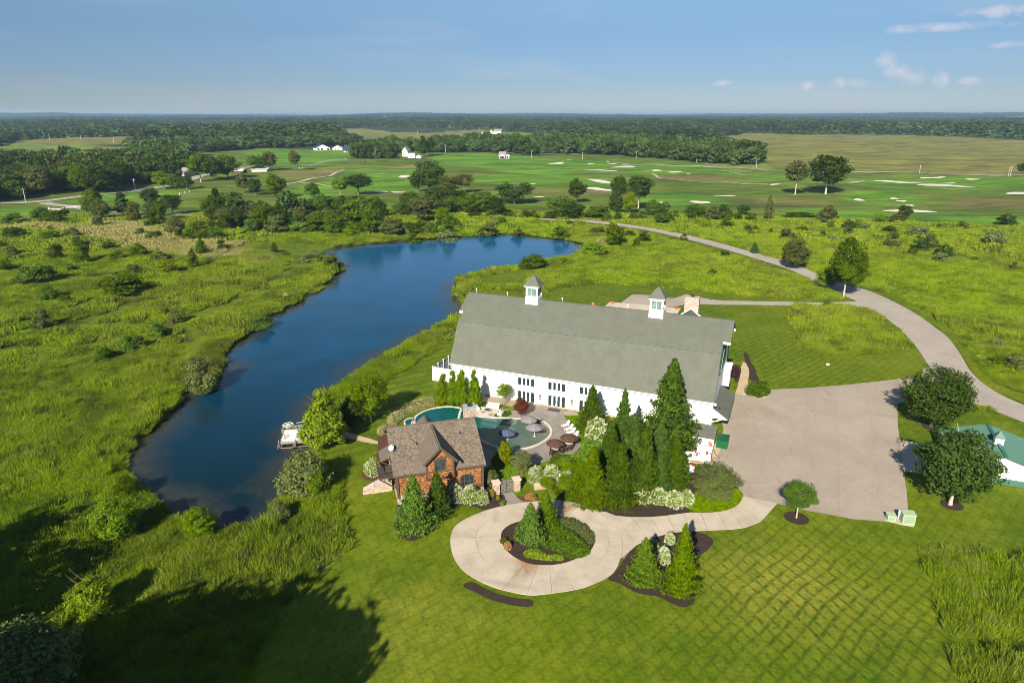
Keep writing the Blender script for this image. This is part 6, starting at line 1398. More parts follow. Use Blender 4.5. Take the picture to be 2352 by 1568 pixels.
# front dormer: a shingled bay that breaks through the eave
x0, _z = CF.on(*Q1(1050, 1040), -.35); x1, _z2 = CF.on(*Q1(1462, 1010), -.35); px_, pz = CF.on(*Q1(1255, 560), -.35); bz = CF.on(*Q1(1260, 1035), -.35)[1]; pz = max(pz, 7.2)
DX = (x0 + x1)/2; DW = (x1 - x0)/2; DE = pz - DW * .98; DB = max(2.2, min(bz, 3.6))
dm = MB(); dm.v = [(x0, -.35, DB), (x1, -.35, DB), (x1, -.35, DE), (DX, -.35, pz-.15), (x0, -.35, DE)]; dm.v += [(a, 5.5, c) for a, _, c in dm.v]; dm.f = [(0, 1, 2, 3, 4), (9, 8, 7, 6, 5)] + [(i, (i+1) % 5, 5+(i+1) % 5, 5+i) for i in range(5)]
dorm = dm.build('dormer', TIMB, cot); print('dormer', x0, x1, pz, DB, DE)
shakes('shake', dorm, x0+.14, x1-.14, DB+.12, pz-.3, -.352, lambda x, z: z < pz - .15 - abs(x - DX) * .98 and not (abs(x - DX) < .85 and 4.05 < z < 5.95 or abs(z-6.0) < .12), FLSH := None) if False else None
def dclip(x, z): return z < pz - .1 - abs(x - DX) * 1.0 and not (abs(x - DX) < .82 and DB + 1.05 < z < DB + 2.9)
shakes('shake', dorm, x0+.14, x1-.14, DB+.12, pz-.3, -.352, dclip, None, .22, .24, 8)
for z in (DB+1.0, DB+3.0): MB().box(x0, x1, -.44, -.36, z-.08, z+.08).build('belt_beam', TIMB, dorm)
for x in (x0, x1): MB().box(x-.1, x+.1, -.45, -.30, DB, DE).build('corner_post', TIMB, dorm)
MB().box(x0-.1, x1+.1, -.45, .3, DB-.1, DB+.05).build('bay_floor', TIMB, dorm)
dw = MB().box(DX-.78, DX-.66, -.46, -.37, DB+1.1, DB+2.85).box(DX+.66, DX+.78, -.46, -.37, DB+1.1, DB+2.85).box(DX-.66, DX+.66, -.46, -.37, DB+2.73, DB+2.85).box(DX-.66, DX+.66, -.46, -.37, DB+1.1, DB+1.22).box(DX-.02, DX+.02, -.45, -.39, DB+1.22, DB+2.73).build('window', TIMB, cot)
MB().box(DX-.66, DX+.66, -.40, -.385, DB+1.22, DB+2.73).build('pane', GLASS, dw)
ov = .55; back = 6.0
for sgn in (-1, 1):
    e = DX + sgn * (DW + .45); ez = DE - .45
    yb2 = CRY - .2
    cslope([(DX, -ov-.35, pz), (DX, (pz - CE) / (CRZ - CE) * CRY, pz), (e, max(.05, (ez - CE) / (CRZ - CE) * CRY), ez), (e, -ov-.35, ez)], 'dormer_roof', .16)
    MB().bar((DX, -ov-.38, pz-.02), (e, -ov-.38, ez-.02), .12, .26).build('rake_board', TIMB, dorm)
# cross gable behind the ridge
gx, gz = CF.on(*Q1(1005, 95), 11.2); gz = max(6.6, min(gz, 8.0)); print('rear gable', gx, gz)
for sgn in (-1, 1): cslope([(gx, CRY+.1, gz), (gx, 11.2, gz), (gx+sgn*2.4, 11.2, gz-2.2), (gx+sgn*2.4, CRY+2, gz-2.2)], 'rear_gable_roof', .16)
DR = (0, 1)
def in_dorm(x, f):      # part of the front slope hidden under the dormer roof
    z = CE + (CRZ - CE) * f; return abs(x - DX) < (pz - z) / ((pz - (DE-.45)) / (DW + .45)) 
roof_shingles(rf, rx0, rx1, 0, CE, CRY, CRZ, .26, .19, 3, in_dorm)
MB().bar((rx0, CRY, CRZ+.22), (rx1, CRY, CRZ+.22), .35, .12).build('ridge_cap', CR1, cot)
MB().box(rx0, rx1, -.12, .02, CE-.12, CE+.12).build('fascia', TIMB, cot)
# arched window, right bay
ax, azz = CF.on(*Q1(1660, 1060), .3); AW = .95
ring = MB(); pts = [(ax + AW * math.cos(a), 1.75 + .95 + .55 * math.sin(a)) for a in [math.pi * i / 10 for i in range(11)]]
outl = [(ax+AW, 1.25)] + pts + [(ax-AW, 1.25)]
aw = MB(); aw.slab([(p[0], .22, p[1]) for p in outl], None, (0, .08, 0)); awo = aw.build('window', TIMB, cot)
MB().slab([(ax + (p[0]-ax)*.88, .20, 1.33 + (p[1]-1.25)*.92) for p in outl], None, (0, .015, 0)).build('pane', GLASS, awo)
mm = MB(); 
for k in (-.35, .35): mm.box(ax+k-.03, ax+k+.03, .16, .19, 1.35, 3.0)
mm.box(ax-.82, ax+.82, .165, .185, 2.2, 2.26).build('muntin', TIMB, awo)
# chimney, vents, dish
cx0 = CF.on(*Q1(1632, 140), 7.6)[0]; cx1 = CF.on(*Q1(1792, 140), 7.6)[0]; ctop = CF.on(*Q2(140, 395), 7.3)[1]; print('chim', cx0, cx1, ctop)
cx0, cx1 = min(cx0, 11.0), max(cx0+1.4, min(cx1, 12.4))
chm = MB().box(cx0, cx1, 7.25, 8.6, 0, ctop).build('chimney', STONE, cot)
rs = np.random.default_rng(4); st = MB(); z = CRZ - .6
while z < ctop - .2:
    x = cx0 + .02
    while x < cx1 - .1:
        w = rs.uniform(.16, .38); hh = rs.uniform(.14, .24); w = min(w, cx1 - x); d = rs.uniform(.03, .08)
        st.box(x+.01, x+w-.02, 7.25-d, 7.25, z+.01, z+hh-.01); x += w
    y = 7.3
    while y < 8.5:
        w = rs.uniform(.2, .4); st.box(cx1, cx1 + rs.uniform(.03, .08), y, min(y+w-.03, 8.6), z+.01, z+.2); st.box(cx0 - rs.uniform(.03, .08), cx0, y, min(y+w-.03, 8.6), z+.01, z+.2); y += w
    z += .215
so = st.build('stone', STONE, chm); so['kind'] = 'stuff'
MB().box(cx0-.12, cx1+.12, 7.12, 8.72, ctop, ctop+.14).build('chimney_slab', flat('slate_cap', (.30, .33, .38), .7), chm); MB().box((cx0+cx1)/2-.3, (cx0+cx1)/2+.3, 7.6, 8.2, ctop+.14, ctop+.4).build('chimney_cowl', DARK, chm)
for a, b_ in ((890, 545), (1557, 480)):
    x, z = CF.on(*Q1(a, b_), 3.6); f = 3.9/CRY; yv = 3.9 if a < 1000 else 4.6; MB().lathe([(.07, 0), (.07, .55), (.10, .6)], 8, (CF.on(*Q1(a, b_), yv)[0], yv, CE + (CRZ-CE)*yv/CRY)).build('vent_pipe', DARK, cot)
ds = MB().lathe([(.02, 0), (.28, .05), (.40, .14)], 14).build('satellite_dish', MATS['dish_grey'], cot); ds.location = (CF.on(*Q1(505, 570), 3.4)[0], 3.4, CE + (CRZ-CE)*3.4/CRY + .75); ds.rotation_euler = (R(60), 0, R(-30)); MB().bar((ds.location.x, 3.5, CE+1.9), ds.location, .06).build('dish_mast', DARK, cot)
# balcony and little roof on the left gable, stone stair below it
bal = MB().box(-2.3, 0, 2.2, 5.6, 3.05, 3.2).build('balcony', TIMB, cot)
for (p, q) in (((-2.25, 2.25), (-2.25, 5.55)), ((-2.25, 2.25), (-.05, 2.25)), ((-2.25, 5.55), (-.05, 5.55))):
    MB().bar((*p, 4.15), (*q, 4.15), .10, .08).build('rail', TIMB, bal)
    n_ = int(math.dist(p, q) / .3); k = MB()
    for i in range(n_ + 1): f = i / n_; X = p[0]+(q[0]-p[0])*f; Y = p[1]+(q[1]-p[1])*f; k.bar((X, Y, 3.2), (X, Y, 4.12), .03)
    k.build('railing', DARK, bal)
MB().bar((-2.2, 2.4, 3.0), (-.05, 2.4, 1.3), .16).bar((-2.2, 5.4, 3.0), (-.05, 5.4, 1.3), .16).build('bracket', TIMB, bal)
pr = MB().slab([(-1.9, 2.9, 5.3), (-1.9, 5.9, 5.3), (.05, 5.9, 6.3), (.05, 2.9, 6.3)], None, (0, 0, .15)).build('porch_roof', CR1, cot); MB().bar((-1.8, 3.1, 5.25), (-.05, 3.1, 4.2), .12).bar((-1.8, 5.7, 5.25), (-.05, 5.7, 4.2), .12).build('bracket', TIMB, pr)
BRICKY = stone_mat('pale_ledge_stone', (.50, .38, .28), (.68, .56, .45), (.34, .26, .2), 2.6)
stair = MB(); nst = 7
sf = thing('stone_stair', 'curved pale stone stair with black handrail at the left cottage corner', 'stairs', (*G(*Q1(500, 1190)), 0), CF.hd)
for i in range(nst): MB().box(-.42*(i+1)-.9, -.42*i-.9, -.7, .9, 0, 1.4-.2*i).build('step', STONEC, sf)
MB().box(-.9, 0, -.7, .9, 0, 1.6).build('landing', STONEC, sf); MB().slab([(-.42*nst-1.0, -.95, 0), (0.1, -.95, 0), (.1, -.95, 1.7), (-.9, -.95, 1.6), (-.42*nst-1.0, -.95, .3)], None, (0, .24, 0)).build('side_wall', BRICKY, sf)
for y in (-.8, .85):
    MB().bar((-.9, y, 2.45), (-.42*nst-.8, y, 1.15), .05).bar((-.9, y, 2.45), (0, y, 2.55), .05).bar((-.42*nst-.8, y, .2), (-.42*nst-.8, y, 1.15), .05).bar((-.9, y, 1.5), (-.9, y, 2.45), .05).bar((0, y, 1.6), (0, y, 2.55), .05).bar((-2.3, y, .9), (-2.3, y, 1.82), .04).build('handrail', DARK, sf)
ub = thing('utility_box', 'small white utility box at the foot of the left cottage corner', 'box', (*CF.w(.55, -.15), 0), CF.hd); MB().box(-.22, .22, -.12, .12, .9, 1.5).build('casing', WHITE, ub); MB().box(-.05, .05, -.05, .05, 0, .9).build('post', WHITE, ub)

# ---------------------------------------------------------------- garden gate and piers
Z8 = ZR(1440, 1380, 8.4); PIER = stone_mat('pier_stone', (.52, .36, .24), (.70, .54, .40), (.35, .26, .19), 3)
gl_, gr_ = G(*Z8(225, 570)), G(*Z8(552, 512)); ghd = math.degrees(math.atan2(gr_[0]-gl_[0], gr_[1]-gl_[1])); gw = math.dist(gl_, gr_); GF = Frame(gl_, ghd)
for lb, x in (('left', -.95), ('right', gw+.1)):
    p = thing('gate_pier', lb + ' stone gate pier with pinkish slab cap', 'pier', (*GF.w(x, 0), 0), ghd, 'gate piers'); MB().box(0, .85, 0, .85, 0, 1.75).build('pier_shaft', PIER, p); MB().box(-.15, 1.0, -.15, 1.0, 1.75, 1.88).build('cap_slab', flat('pink_slab', (.66, .48, .38), .8, .08), p)
gt = thing('garden_gate', 'arched grey timber double gate with black strap hinges', 'gate', (*GF.w(.03, .35), 0), ghd); GREYW = flat('grey_wood', (.15, .135, .12), .85, .25, 8)
for lf in (0, 1):
    x0g, x1g = (0, gw/2-.02) if lf == 0 else (gw/2+.02, gw-.04); nb = 6; lfo = MB().bar((x0g, .09, .35), (x1g, .09, .35), .07).bar((x0g, .09, 1.5), (x1g, .09, 1.5), .07).bar((x0g if lf == 0 else x1g, .09, .35), (x1g if lf == 0 else x0g, .09, 1.5), .06).build('gate_leaf', GREYW, gt)
    for i in range(nb):
        a = x0g + (x1g-x0g)*i/nb; c = x0g + (x1g-x0g)*(i+1)/nb - .015; m_ = (a+c)/2; t_ = (m_/gw-.5)*2; MB().box(a, c, 0, .05, .06, 1.65 + .32*(1-t_*t_)).build('board', GREYW, lfo)
    for z in (.4, 1.45): MB().bar((0 if lf == 0 else gw-.04, -.02, z), (.55 if lf == 0 else gw-.6, -.02, z), .03, .06).build('strap_hinge', DARK, lfo)
MB().bar((gw/2-.12, -.04, 1.15), (gw/2+.12, -.04, 1.15), .06).bar((gw/2, -.04, .1), (gw/2, -.04, 1.9), .03).build('latch', DARK, gt)
lw = thing('garden_wall', 'low ledge stone wall half hidden by shrubs right of the gate', 'wall', (*G(*Z8(1060, 470)), 0), ghd+4); 
rs = random.Random(3)
for rrow in range(3):
    x = 0
    while x < 6.2: w = rs.uniform(.4, .9); MB().box(x, x+w-.03, rs.uniform(-.04, .0), .45, rrow*.24, rrow*.24+.225).build('stone', BRICKY, lw); x += w
b_ = MB().box(0, 6.4, -.08, .52, .72, .82).build('coping', STONEC, lw)

# ---------------------------------------------------------------- pool
def poolwater():
    m, nt = newmat('pool_water'); t = NT(nt); P = t.pos(); d = t.attr('depth').outputs['Fac']; n = t.noise(.8, P, 4, .6)
    e = t.math('ADD', d, t.math('MULTIPLY', t.math('SUBTRACT', n, .5), .25))
    c = t.mix(t.ramp(e, .0, .45), (.145, .145, .115), (.035, .125, .105)); c = t.mix(t.ramp(e, .4, 1), c, (.002, .085, .085))
    p = t.out(c, .06, .5, t.noise(5, P, 3, .6), .12, .03); p.inputs['IOR'].default_value = 1.33; return m
PWM = poolwater()
main_pool = smooth(GP([(-25,640),(0,480),(30,420),(120,405),(215,470),(225,530),(330,545),(500,555),(700,560),(930,572),(1100,560),(1240,602),(1315,660),(1362,720),(1367,790),(1330,850),(1250,910),(1150,960),(1030,1000),(920,1020),(800,1028),(650,1010),(500,975),(400,925),(250,850),(100,820)], 0, Q2), 1)
lap = smooth(GP([(1460,1500),(1500,1460),(1580,1420),(1700,1396),(1800,1393),(1870,1405),(1920,1432),(1985,1500),(1960,1620),(1700,1640),(1540,1600),(1470,1560)], 0, ZR(750,750,3.136)), 1)
def pool(name, lb, P, fn, cw=.42, z=.10, mat=None):
    o = thing(name, lb, 'pool', (0, 0, 0), 90); A = np.array(P); x0, y0 = A.min(0); x1, y1 = A.max(0); g = .35
    X, Y = np.meshgrid(np.arange(x0-1, x1+1, g), np.arange(y0-1, y1+1, g)); D = sdist(P, X, Y); ok = D > -.3; idx = -np.ones(X.shape, int); idx[ok] = np.arange(ok.sum()); q = ok[:-1,:-1] & ok[1:,:-1] & ok[:-1,1:] & ok[1:,1:]; i, j = np.nonzero(q)
    me = npmesh('pool_water', np.stack([X[ok], Y[ok], np.full(ok.sum(), z)], -1), np.stack([idx[i,j], idx[i,j+1], idx[i+1,j+1], idx[i+1,j]], -1), PWM); a = me.attributes.new('depth', 'FLOAT', 'POINT'); a.data.foreach_set('value', fn(X[ok], Y[ok]).astype(np.float32)); link(bpy.data.objects.new('water', me), o)
    n = len(P); s = 1 if sum(P[k][0]*P[(k+1)%n][1] - P[(k+1)%n][0]*P[k][1] for k in range(n)) > 0 else -1
    nr = []
    for k in range(n): dx, dy = P[(k+1)%n][0]-P[k-1][0], P[(k+1)%n][1]-P[k-1][1]; L = math.hypot(dx, dy); nr.append((s*dy/L, -s*dx/L))
    for k in range(0, n, 2):
        ks = [k, (k+1) % n, (k+2) % n] if k+2 <= n else [k, (k+1) % n]
        inn = [P[q_] for q_ in ks]; out = [(P[q_][0]+nr[q_][0]*cw, P[q_][1]+nr[q_][1]*cw) for q_ in ks]
        sh = .985; c_ = [sum(p[0] for p in inn+out)/len(inn+out), sum(p[1] for p in inn+out)/len(inn+out)]
        pts = [(c_[0]+(p[0]-c_[0])*sh, c_[1]+(p[1]-c_[1])*sh) for p in inn + out[::-1]]
        MB().prism(pts, .02, .19).build('coping', STONEC, o)
    return o
xl, xr = G(*Q2(230, 700))[0], G(*Q2(1370, 760))[0]
pool('swimming_pool', 'zero-entry pool shelving from deep teal to sandy shallows', main_pool, lambda X, Y: 1 - np.clip((X - xl) / (xr - xl), 0, 1) ** .5)
pool('upper_pool', 'deep teal half-round pool behind the cottage ridge', lap, lambda X, Y: np.full(X.shape, 1.2), z=.12)
spa = smooth(GP([(1365,1530),(1390,1505),(1430,1495),(1450,1500),(1420,1540),(1430,1575),(1390,1570)], 0, ZR(750,750,3.136)), 1)
pool('spa_pool', 'small dark spill basin left of the half-round pool', spa, lambda X, Y: np.full(X.shape, 1.6), .25)

def local(o, mb, name, mat, smooth_=False): return mb.build(name, mat, o, smooth_)
def umbrella(label, top, foot, wpx, mat, grp, h=None):
    x, y = G(*foot); H_ = h or topz(y, top[1]); w = wpx * (y*CP + CAM_H*SP) / FL / 2
    o = thing('parasol', label, 'parasol', (x, y, .05), random.uniform(0, 60), grp); n = 8
    MB().lathe([(.03, 0), (.03, H_-.1)], 8).build('pole', WHITE if 'grey' in label else BRONZE, o); MB().lathe([(.28, 0), (.28, .06), (.06, .14)], 12).build('base', MATS['meter_grey'], o)
    c = MB(); V = [(0, 0, H_)]
    for i in range(n*2): a = math.pi*i/n; k = 1 if i % 2 == 0 else .93; V.append((math.cos(a)*w*.55*k, math.sin(a)*w*.55*k, H_-.26-(0 if i % 2 == 0 else .04)))
    for i in range(n*2): a = math.pi*i/n; k = 1 if i % 2 == 0 else .92; V.append((math.cos(a)*w*k, math.sin(a)*w*k, H_-.62-(0 if i % 2 == 0 else .05)))
    m_ = n*2; Fs = [(0, 1+i, 1+(i+1) % m_) for i in range(m_)] + [(1+i, 1+m_+i, 1+m_+(i+1) % m_, 1+(i+1) % m_) for i in range(m_)]
    V2 = [(a, b2, z-.03) for a, b2, z in V]; k = len(V); c.add(V + V2, Fs + [tuple(j+k for j in f)[::-1] for f in Fs]); c.build('canopy', mat, o)
    rb = MB(); 
    for i in range(n): a = 2*math.pi*i/n; rb.bar((0, 0, H_-.07), (math.cos(a)*w*.97, math.sin(a)*w*.97, H_-.68), .02)
    rb.build('rib', DARK, o); MB().lathe([(.05, H_), (.02, H_+.14)], 6).build('finial', DARK, o); return o
GREYF = flat('grey_canvas', (.20, .19, .195), .9, .08); BROWNF = flat('brown_canvas', (.085, .038, .026), .9, .15); SHADEDF = flat('shaded_grey_canvas', (.07, .085, .15), .9, .1)  # last one is grey canvas with the cottage's shade put into its colour
umbrella('grey parasol standing at the far shallow edge of the pool', Q2(1037, 520), Q2(1042, 690), 40, GREYF, 'parasols in the pool')
umbrella('grey parasol in the middle of the pool shallows', Q2(1122, 637), Q2(1126, 828), 42, GREYF, 'parasols in the pool')
umbrella('parasol in the cottage shadow over the deep water', Q2(700, 722), Q2(704, 880), 40, SHADEDF, 'parasols in the pool')
umbrella('brown parasol over the nearer dining table', Q2(1435, 877), Q2(1440, 1066), 43, BROWNF, 'dining parasols')
umbrella('brown parasol over the farther dining table', Q2(1640, 795), Q2(1652, 985), 43, BROWNF, 'dining parasols')
TEAK = flat('white_resin', (.74, .71, .66), .6, .05); CUSH = flat('cream_cushion', (.66, .58, .46), .9, .06)
def lounger(label, foot, head, mat=TEAK, grp='sun loungers by the lawn', z=.06, cat='sun lounger'):
    a = G(*foot); c = G(*head); hd = math.degrees(math.atan2(c[0]-a[0], c[1]-a[1])); o = thing('sun_lounger', label, cat, (*a, z), hd, grp)
    MB().box(0, 1.35, -.33, .33, .28, .36).build('seat', mat, o); MB().slab([(1.35, -.33, .30), (1.35, .33, .30), (1.85, .33, .92), (1.85, -.33, .92)], None, (-.06, 0, .05)).build('backrest', mat, o)
    for x in (.08, 1.25):
        for y in (-.3, .3): MB().box(x-.04, x+.04, y-.04, y+.04, 0, .28).build('leg', mat, o)
    MB().box(0, 1.9, -.36, -.31, .2, .27).build('rail', mat, o); MB().box(0, 1.9, .31, .36, .2, .27).build('rail', mat, o); o.scale = (.85, .85, .85); return o
for i, (f, h_) in enumerate((((1556, 690), (1700, 640)), ((1602, 745), (1745, 700)), ((1632, 795), (1772, 755)), ((1680, 850), (1800, 815)))): lounger(('white sun lounger at the barn end of the row', 'second white sun lounger from the barn end', 'third white sun lounger from the barn end', 'white sun lounger half covered by the brown parasol')[i], Q2(*f), Q2(*h_))
lounger('dark grey in-water lounger behind the far grey parasol', Q2(1140, 590), Q2(1225, 620), flat('charcoal_weave', (.09, .09, .10), .8), 'in-water lounger', .12)
def chair(label, p, hd, mat, grp):
    o = thing('dining_chair', label, 'chair', (*G(*p), .05), hd, grp); MB().box(-.25, .25, -.25, .25, .42, .47).build('seat', mat, o)
    MB().box(.20, .25, -.25, .25, .47, .95).build('backrest', mat, o)
    for x in (-.22, .22):
        for y in (-.22, .22): MB().box(x-.025, x+.025, y-.025, y+.025, 0, .42).build('leg', mat, o)
    for y in (-.25, .25): MB().bar((-.2, y, .66), (.22, y, .66), .05).build('armrest', mat, o)
    return o
CHM = flat('dark_wicker', (.045, .022, .016), .8, .3)
for i, p in enumerate(((1385, 1130), (1432, 1108), (1478, 1085), (1522, 1068), (1545, 1100), (1395, 1080))): chair(('first', 'second', 'third', 'fourth', 'fifth', 'sixth')[i] + ' dark wicker chair around the nearer dining table', Q2(*p), (200, 240, 100, 60, 20, 300)[i], CHM, 'dining chairs by the pool')
for i, p in enumerate(((1615, 1060), (1660, 1050), (1705, 1000), (1620, 960), (1720, 950))): chair(('first', 'second', 'third', 'fourth', 'fifth')[i] + ' dark wicker chair around the farther dining table', Q2(*p), (220, 170, 110, 300, 30)[i], CHM, 'dining chairs by the pool')
for lb, p in (('round dining table under the nearer brown parasol', (1440, 1070)), ('round dining table under the farther brown parasol', (1652, 990))):
    x, y = G(*Q2(*p)); o = thing('dining_table', lb, 'table', (x+.05, y-.05, .05), 0, 'dining tables'); MB().lathe([(.62, .70), (.62, .74)], 20).build('table_top', flat('stone_top', (.46, .42, .38), .7), o)
    for a in range(3): c = R(120*a+30); MB().bar((.1*math.cos(c), .1*math.sin(c), .7), (.45*math.cos(c), .45*math.sin(c), 0), .05).build('leg', CHM, o)
def seat(name, label, cat, p, hd, w, grp=None):
    o = thing(name, label, cat, (*G(*p), .06), hd, grp); MB().box(0, w, 0, .85, .12, .30).build('frame', TEAK, o)
    n_ = max(1, round(w/.8)); 
    for i in range(n_): MB().box(.12+(w-.24)/n_*i, .12+(w-.24)/n_*(i+1)-.02, .05, .68, .30, .45).build('seat_cushion', CUSH, o); MB().box(.12+(w-.24)/n_*i, .12+(w-.24)/n_*(i+1)-.02, .62, .8, .45, .85).build('back_cushion', CUSH, o)
    MB().box(0, w, .78, .86, .3, .8).build('backrest', TEAK, o)
    for x in (0, w-.1): MB().box(x, x+.1, 0, .85, .30, .62).build('armrest', TEAK, o)
    return o
seat('outdoor_sofa', 'cream outdoor sofa on the fire terrace', 'sofa', Q2(393, 392), 108, 2.3)
seat('outdoor_armchair', 'cream armchair left of the fire bowl', 'armchair', Q2(215, 452), 60, .95, 'fire terrace armchairs'); seat('outdoor_armchair', 'cream armchair right of the fire bowl, back to the grasses', 'armchair', Q2(590, 488), 205, .95, 'fire terrace armchairs')
fb = thing('fire_bowl', 'low oval fire bowl with dark lava filling', 'fire bowl', (*G(*Q2(410, 445)), .05), 100); MB().lathe([(.35, 0), (.62, .3), (.68, .36), (.56, .36)], 22).build('bowl', STONEC, fb); MB().lathe([(.55, .33), (.5, .38)], 20).build('lava_rock', DARK, fb)
sheet('terrace_slab', smooth(GP([(230,440),(270,390),(330,370),(600,410),(640,440),(600,470),(500,500),(510,545),(360,545),(225,525)], 0, Q2), 1), .062, STONEC, thick=.03)
rs = np.random.default_rng(6)
# stepping stones around the fire terrace
for i, (a, b2) in enumerate(((290,470),(340,455),(400,490),(460,500),(420,530),(520,520),(350,520))):
    x, y = G(*Q2(a, b2)); n_ = 7; o = MB().prism([(x + .45*math.cos(k*6.283/n_)*rs.uniform(.7, 1.15), y + .4*math.sin(k*6.283/n_)*rs.uniform(.7, 1.1)) for k in range(n_)], .05, .105).build('paving_stone', TERR if i % 2 else STONEC); o['kind'] = 'structure'

# ---------------------------------------------------------------- shed with green metal roof
SF = Frame(G(2300, 1114), 112.67)
shed = thing('green_roof_shed', 'white metal shed with green ribbed roof, wainscot and tiny cupola', 'shed', (SF.o.x, SF.o.y, 0), SF.hd)
rxl, rzl = SF.on(2311, 1051, 0); _, rzb = SF.on(2311, 1051, 0); RX = rxl; RH = rzb; bx, bz_ = SF.onx(2272, 961, RX); print('shed ridge', RX, RH, 'back', bx, bz_)
SL = bx; HW = 6.6; HL = 4.1; EH = RH - HW * .30; EL = RH - HL * .30
GMET = flat('green_metal', (.065, .150, .115), .45, .10, 1.5, spec=.5); GMD = flat('green_metal_dark', (.035, .13, .09), .5, .1)
wl = MB(); P5 = [(RX-HL, 0), (RX+HW, 0), (RX+HW, EH), (RX, RH-.1), (RX-HL, EL)]; wl.v = [(x, .3, z) for x, z in P5] + [(x, SL-.3, z) for x, z in P5]; wl.f = [(0, 1, 2, 3, 4), (9, 8, 7, 6, 5)] + [(i, (i+1) % 5, 5+(i+1) % 5, 5+i) for i in range(5)]; wl.build('wall', WSIDE, shed)
MB().box(RX-HL-.03, RX+HW+.03, .24, .30, .05, .95).build('wainscot', GMET, shed)
rb = MB(); 
for i in range(int((HL+HW)/.3)): rb.box(RX-HL+i*.3, RX-HL+i*.3+.04, .215, .24, .05, .95)
rb.build('wainscot_rib', GMD, shed)
def ribbed(x0, z0, x1, z1, y0, y1, nm='roof'):
    n_ = Vector((-(z1-z0), 0, x1-x0)).normalized() * .08
    if n_.z < 0: n_ = -n_
    o = MB().slab([(x0, y0, z0), (x0, y1, z0), (x1, y1, z1), (x1, y0, z1)], None, n_).build(nm, GMET, shed)
    r = MB(); k = int((y1 - y0) / .3)
    for i in range(k+1): y = y0 + .02 + i*(y1-y0-.06)/k; r.bar((x0, y, z0+.11), (x1, y, z1+.11), .05, .06)
    ro = r.build('rib', GMET, o); ro['kind'] = 'stuff'; return o
ribbed(RX-HL-.1, EL-.03, RX, RH, -.2, SL); ribbed(RX+HW+.3, EH-.09, RX, RH, -.2, SL); ribbed(RX-HL-2.2, EL-.55, RX-HL-.1, EL-.03, 3.5, SL, 'porch_roof')
MB().bar((RX, -.2, RH+.14), (RX, SL, RH+.14), .45, .1).build('ridge_cap', GMD, shed)
for y in (3.8, (3.8+SL)/2, SL-.4): MB().box(RX-HL-2.1, RX-HL-1.92, y-.09, y+.09, 0, EL-.6).build('porch_post', WHITE, shed)
cy = SL*.42; cup = MB().box(RX-.55, RX+.55, cy-.55, cy+.55, RH-.2, RH+1.0).build('cupola', WHITE, shed); MB().add([(RX-.75, cy-.75, RH+1), (RX+.75, cy-.75, RH+1), (RX+.75, cy+.75, RH+1), (RX-.75, cy+.75, RH+1), (RX, cy, RH+2)], [(0,1,4),(1,2,4),(2,3,4),(3,0,4),(3,2,1,0)]).build('cupola_roof', GMET, cup)
MB().bar((RX, cy, RH+1.95), (RX, cy, RH+2.9), .05).bar((RX-.4, cy, RH+2.6), (RX+.4, cy, RH+2.6), .04).bar((RX, cy-.3, RH+2.4), (RX, cy+.3, RH+2.4), .04).build('weathervane', GMD, cup)
MB().tube([(RX-.3, .18, RH-1.0), (RX-.3, .3, RH-1.0)], .28, 12).build('gable_vent', MATS['dish_grey'], shed)
ws = thing('side_wing', None, None); bpy.data.objects.remove(ws)
MB().box(RX+1.0, RX+1.15, .1, .25, .35, .6).build('hose_tap', DARK, shed)

# ---------------------------------------------------------------- fuel tanks, small shed, container
K9 = ZR(1970, 1240, 9.8)
TF = Frame(G(*K9(700, 660)), 112.67)
ssd = thing('utility_shed', 'small white shed with green shingled lean-to roof at the barn corner', 'shed', (*G(*K9(540, 620)), 0), 112.67); sw = 7.0
SSF = Frame(G(*K9(540, 620)), 112.67); ww_, _ = SSF.on(*K9(1168, 720), 0); sw = ww_; print('small shed w', sw)
MB().add([(-3.2, 0, 0), (sw, 0, 0), (sw, 2.6, 0), (-3.2, 2.6, 0), (-3.2, 0, 1.75), (sw, 0, 1.75), (sw, 2.6, 2.5), (-3.2, 2.6, 2.5)], [(0,1,5,4),(1,2,6,5),(2,3,7,6),(3,0,4,7),(4,5,6,7)]).build('wall', WHITE, ssd)
MB().slab([(-3.4, -.2, 1.70), (sw+.15, -.2, 1.70), (sw+.15, 2.8, 2.62), (-3.4, 2.8, 2.62)], None, (0, -.03, .12)).build('roof', GROOF, ssd)
gb = thing('green_bin', 'bright green ribbed dumpster beside the small shed', 'dumpster', (*SSF.w(sw+.35, .5), 0), 112.67); GBM = flat('bright_green_paint', (.008, .085, .032), .45, .1)
MB().box(0, 1.7, 0, 2.5, .1, 1.35).build('body', GBM, gb); lid = MB().box(-.05, 1.75, -.05, 2.55, 1.35, 1.43).build('lid', GBM, gb); r = MB()
for i in range(6): r.box(.1+i*.28, .16+i*.28, 0, 2.5, 1.43, 1.48)
r.build('rib', GBM, lid)
RED = flat('red_paint', (.35, .02, .02), .4, .1)
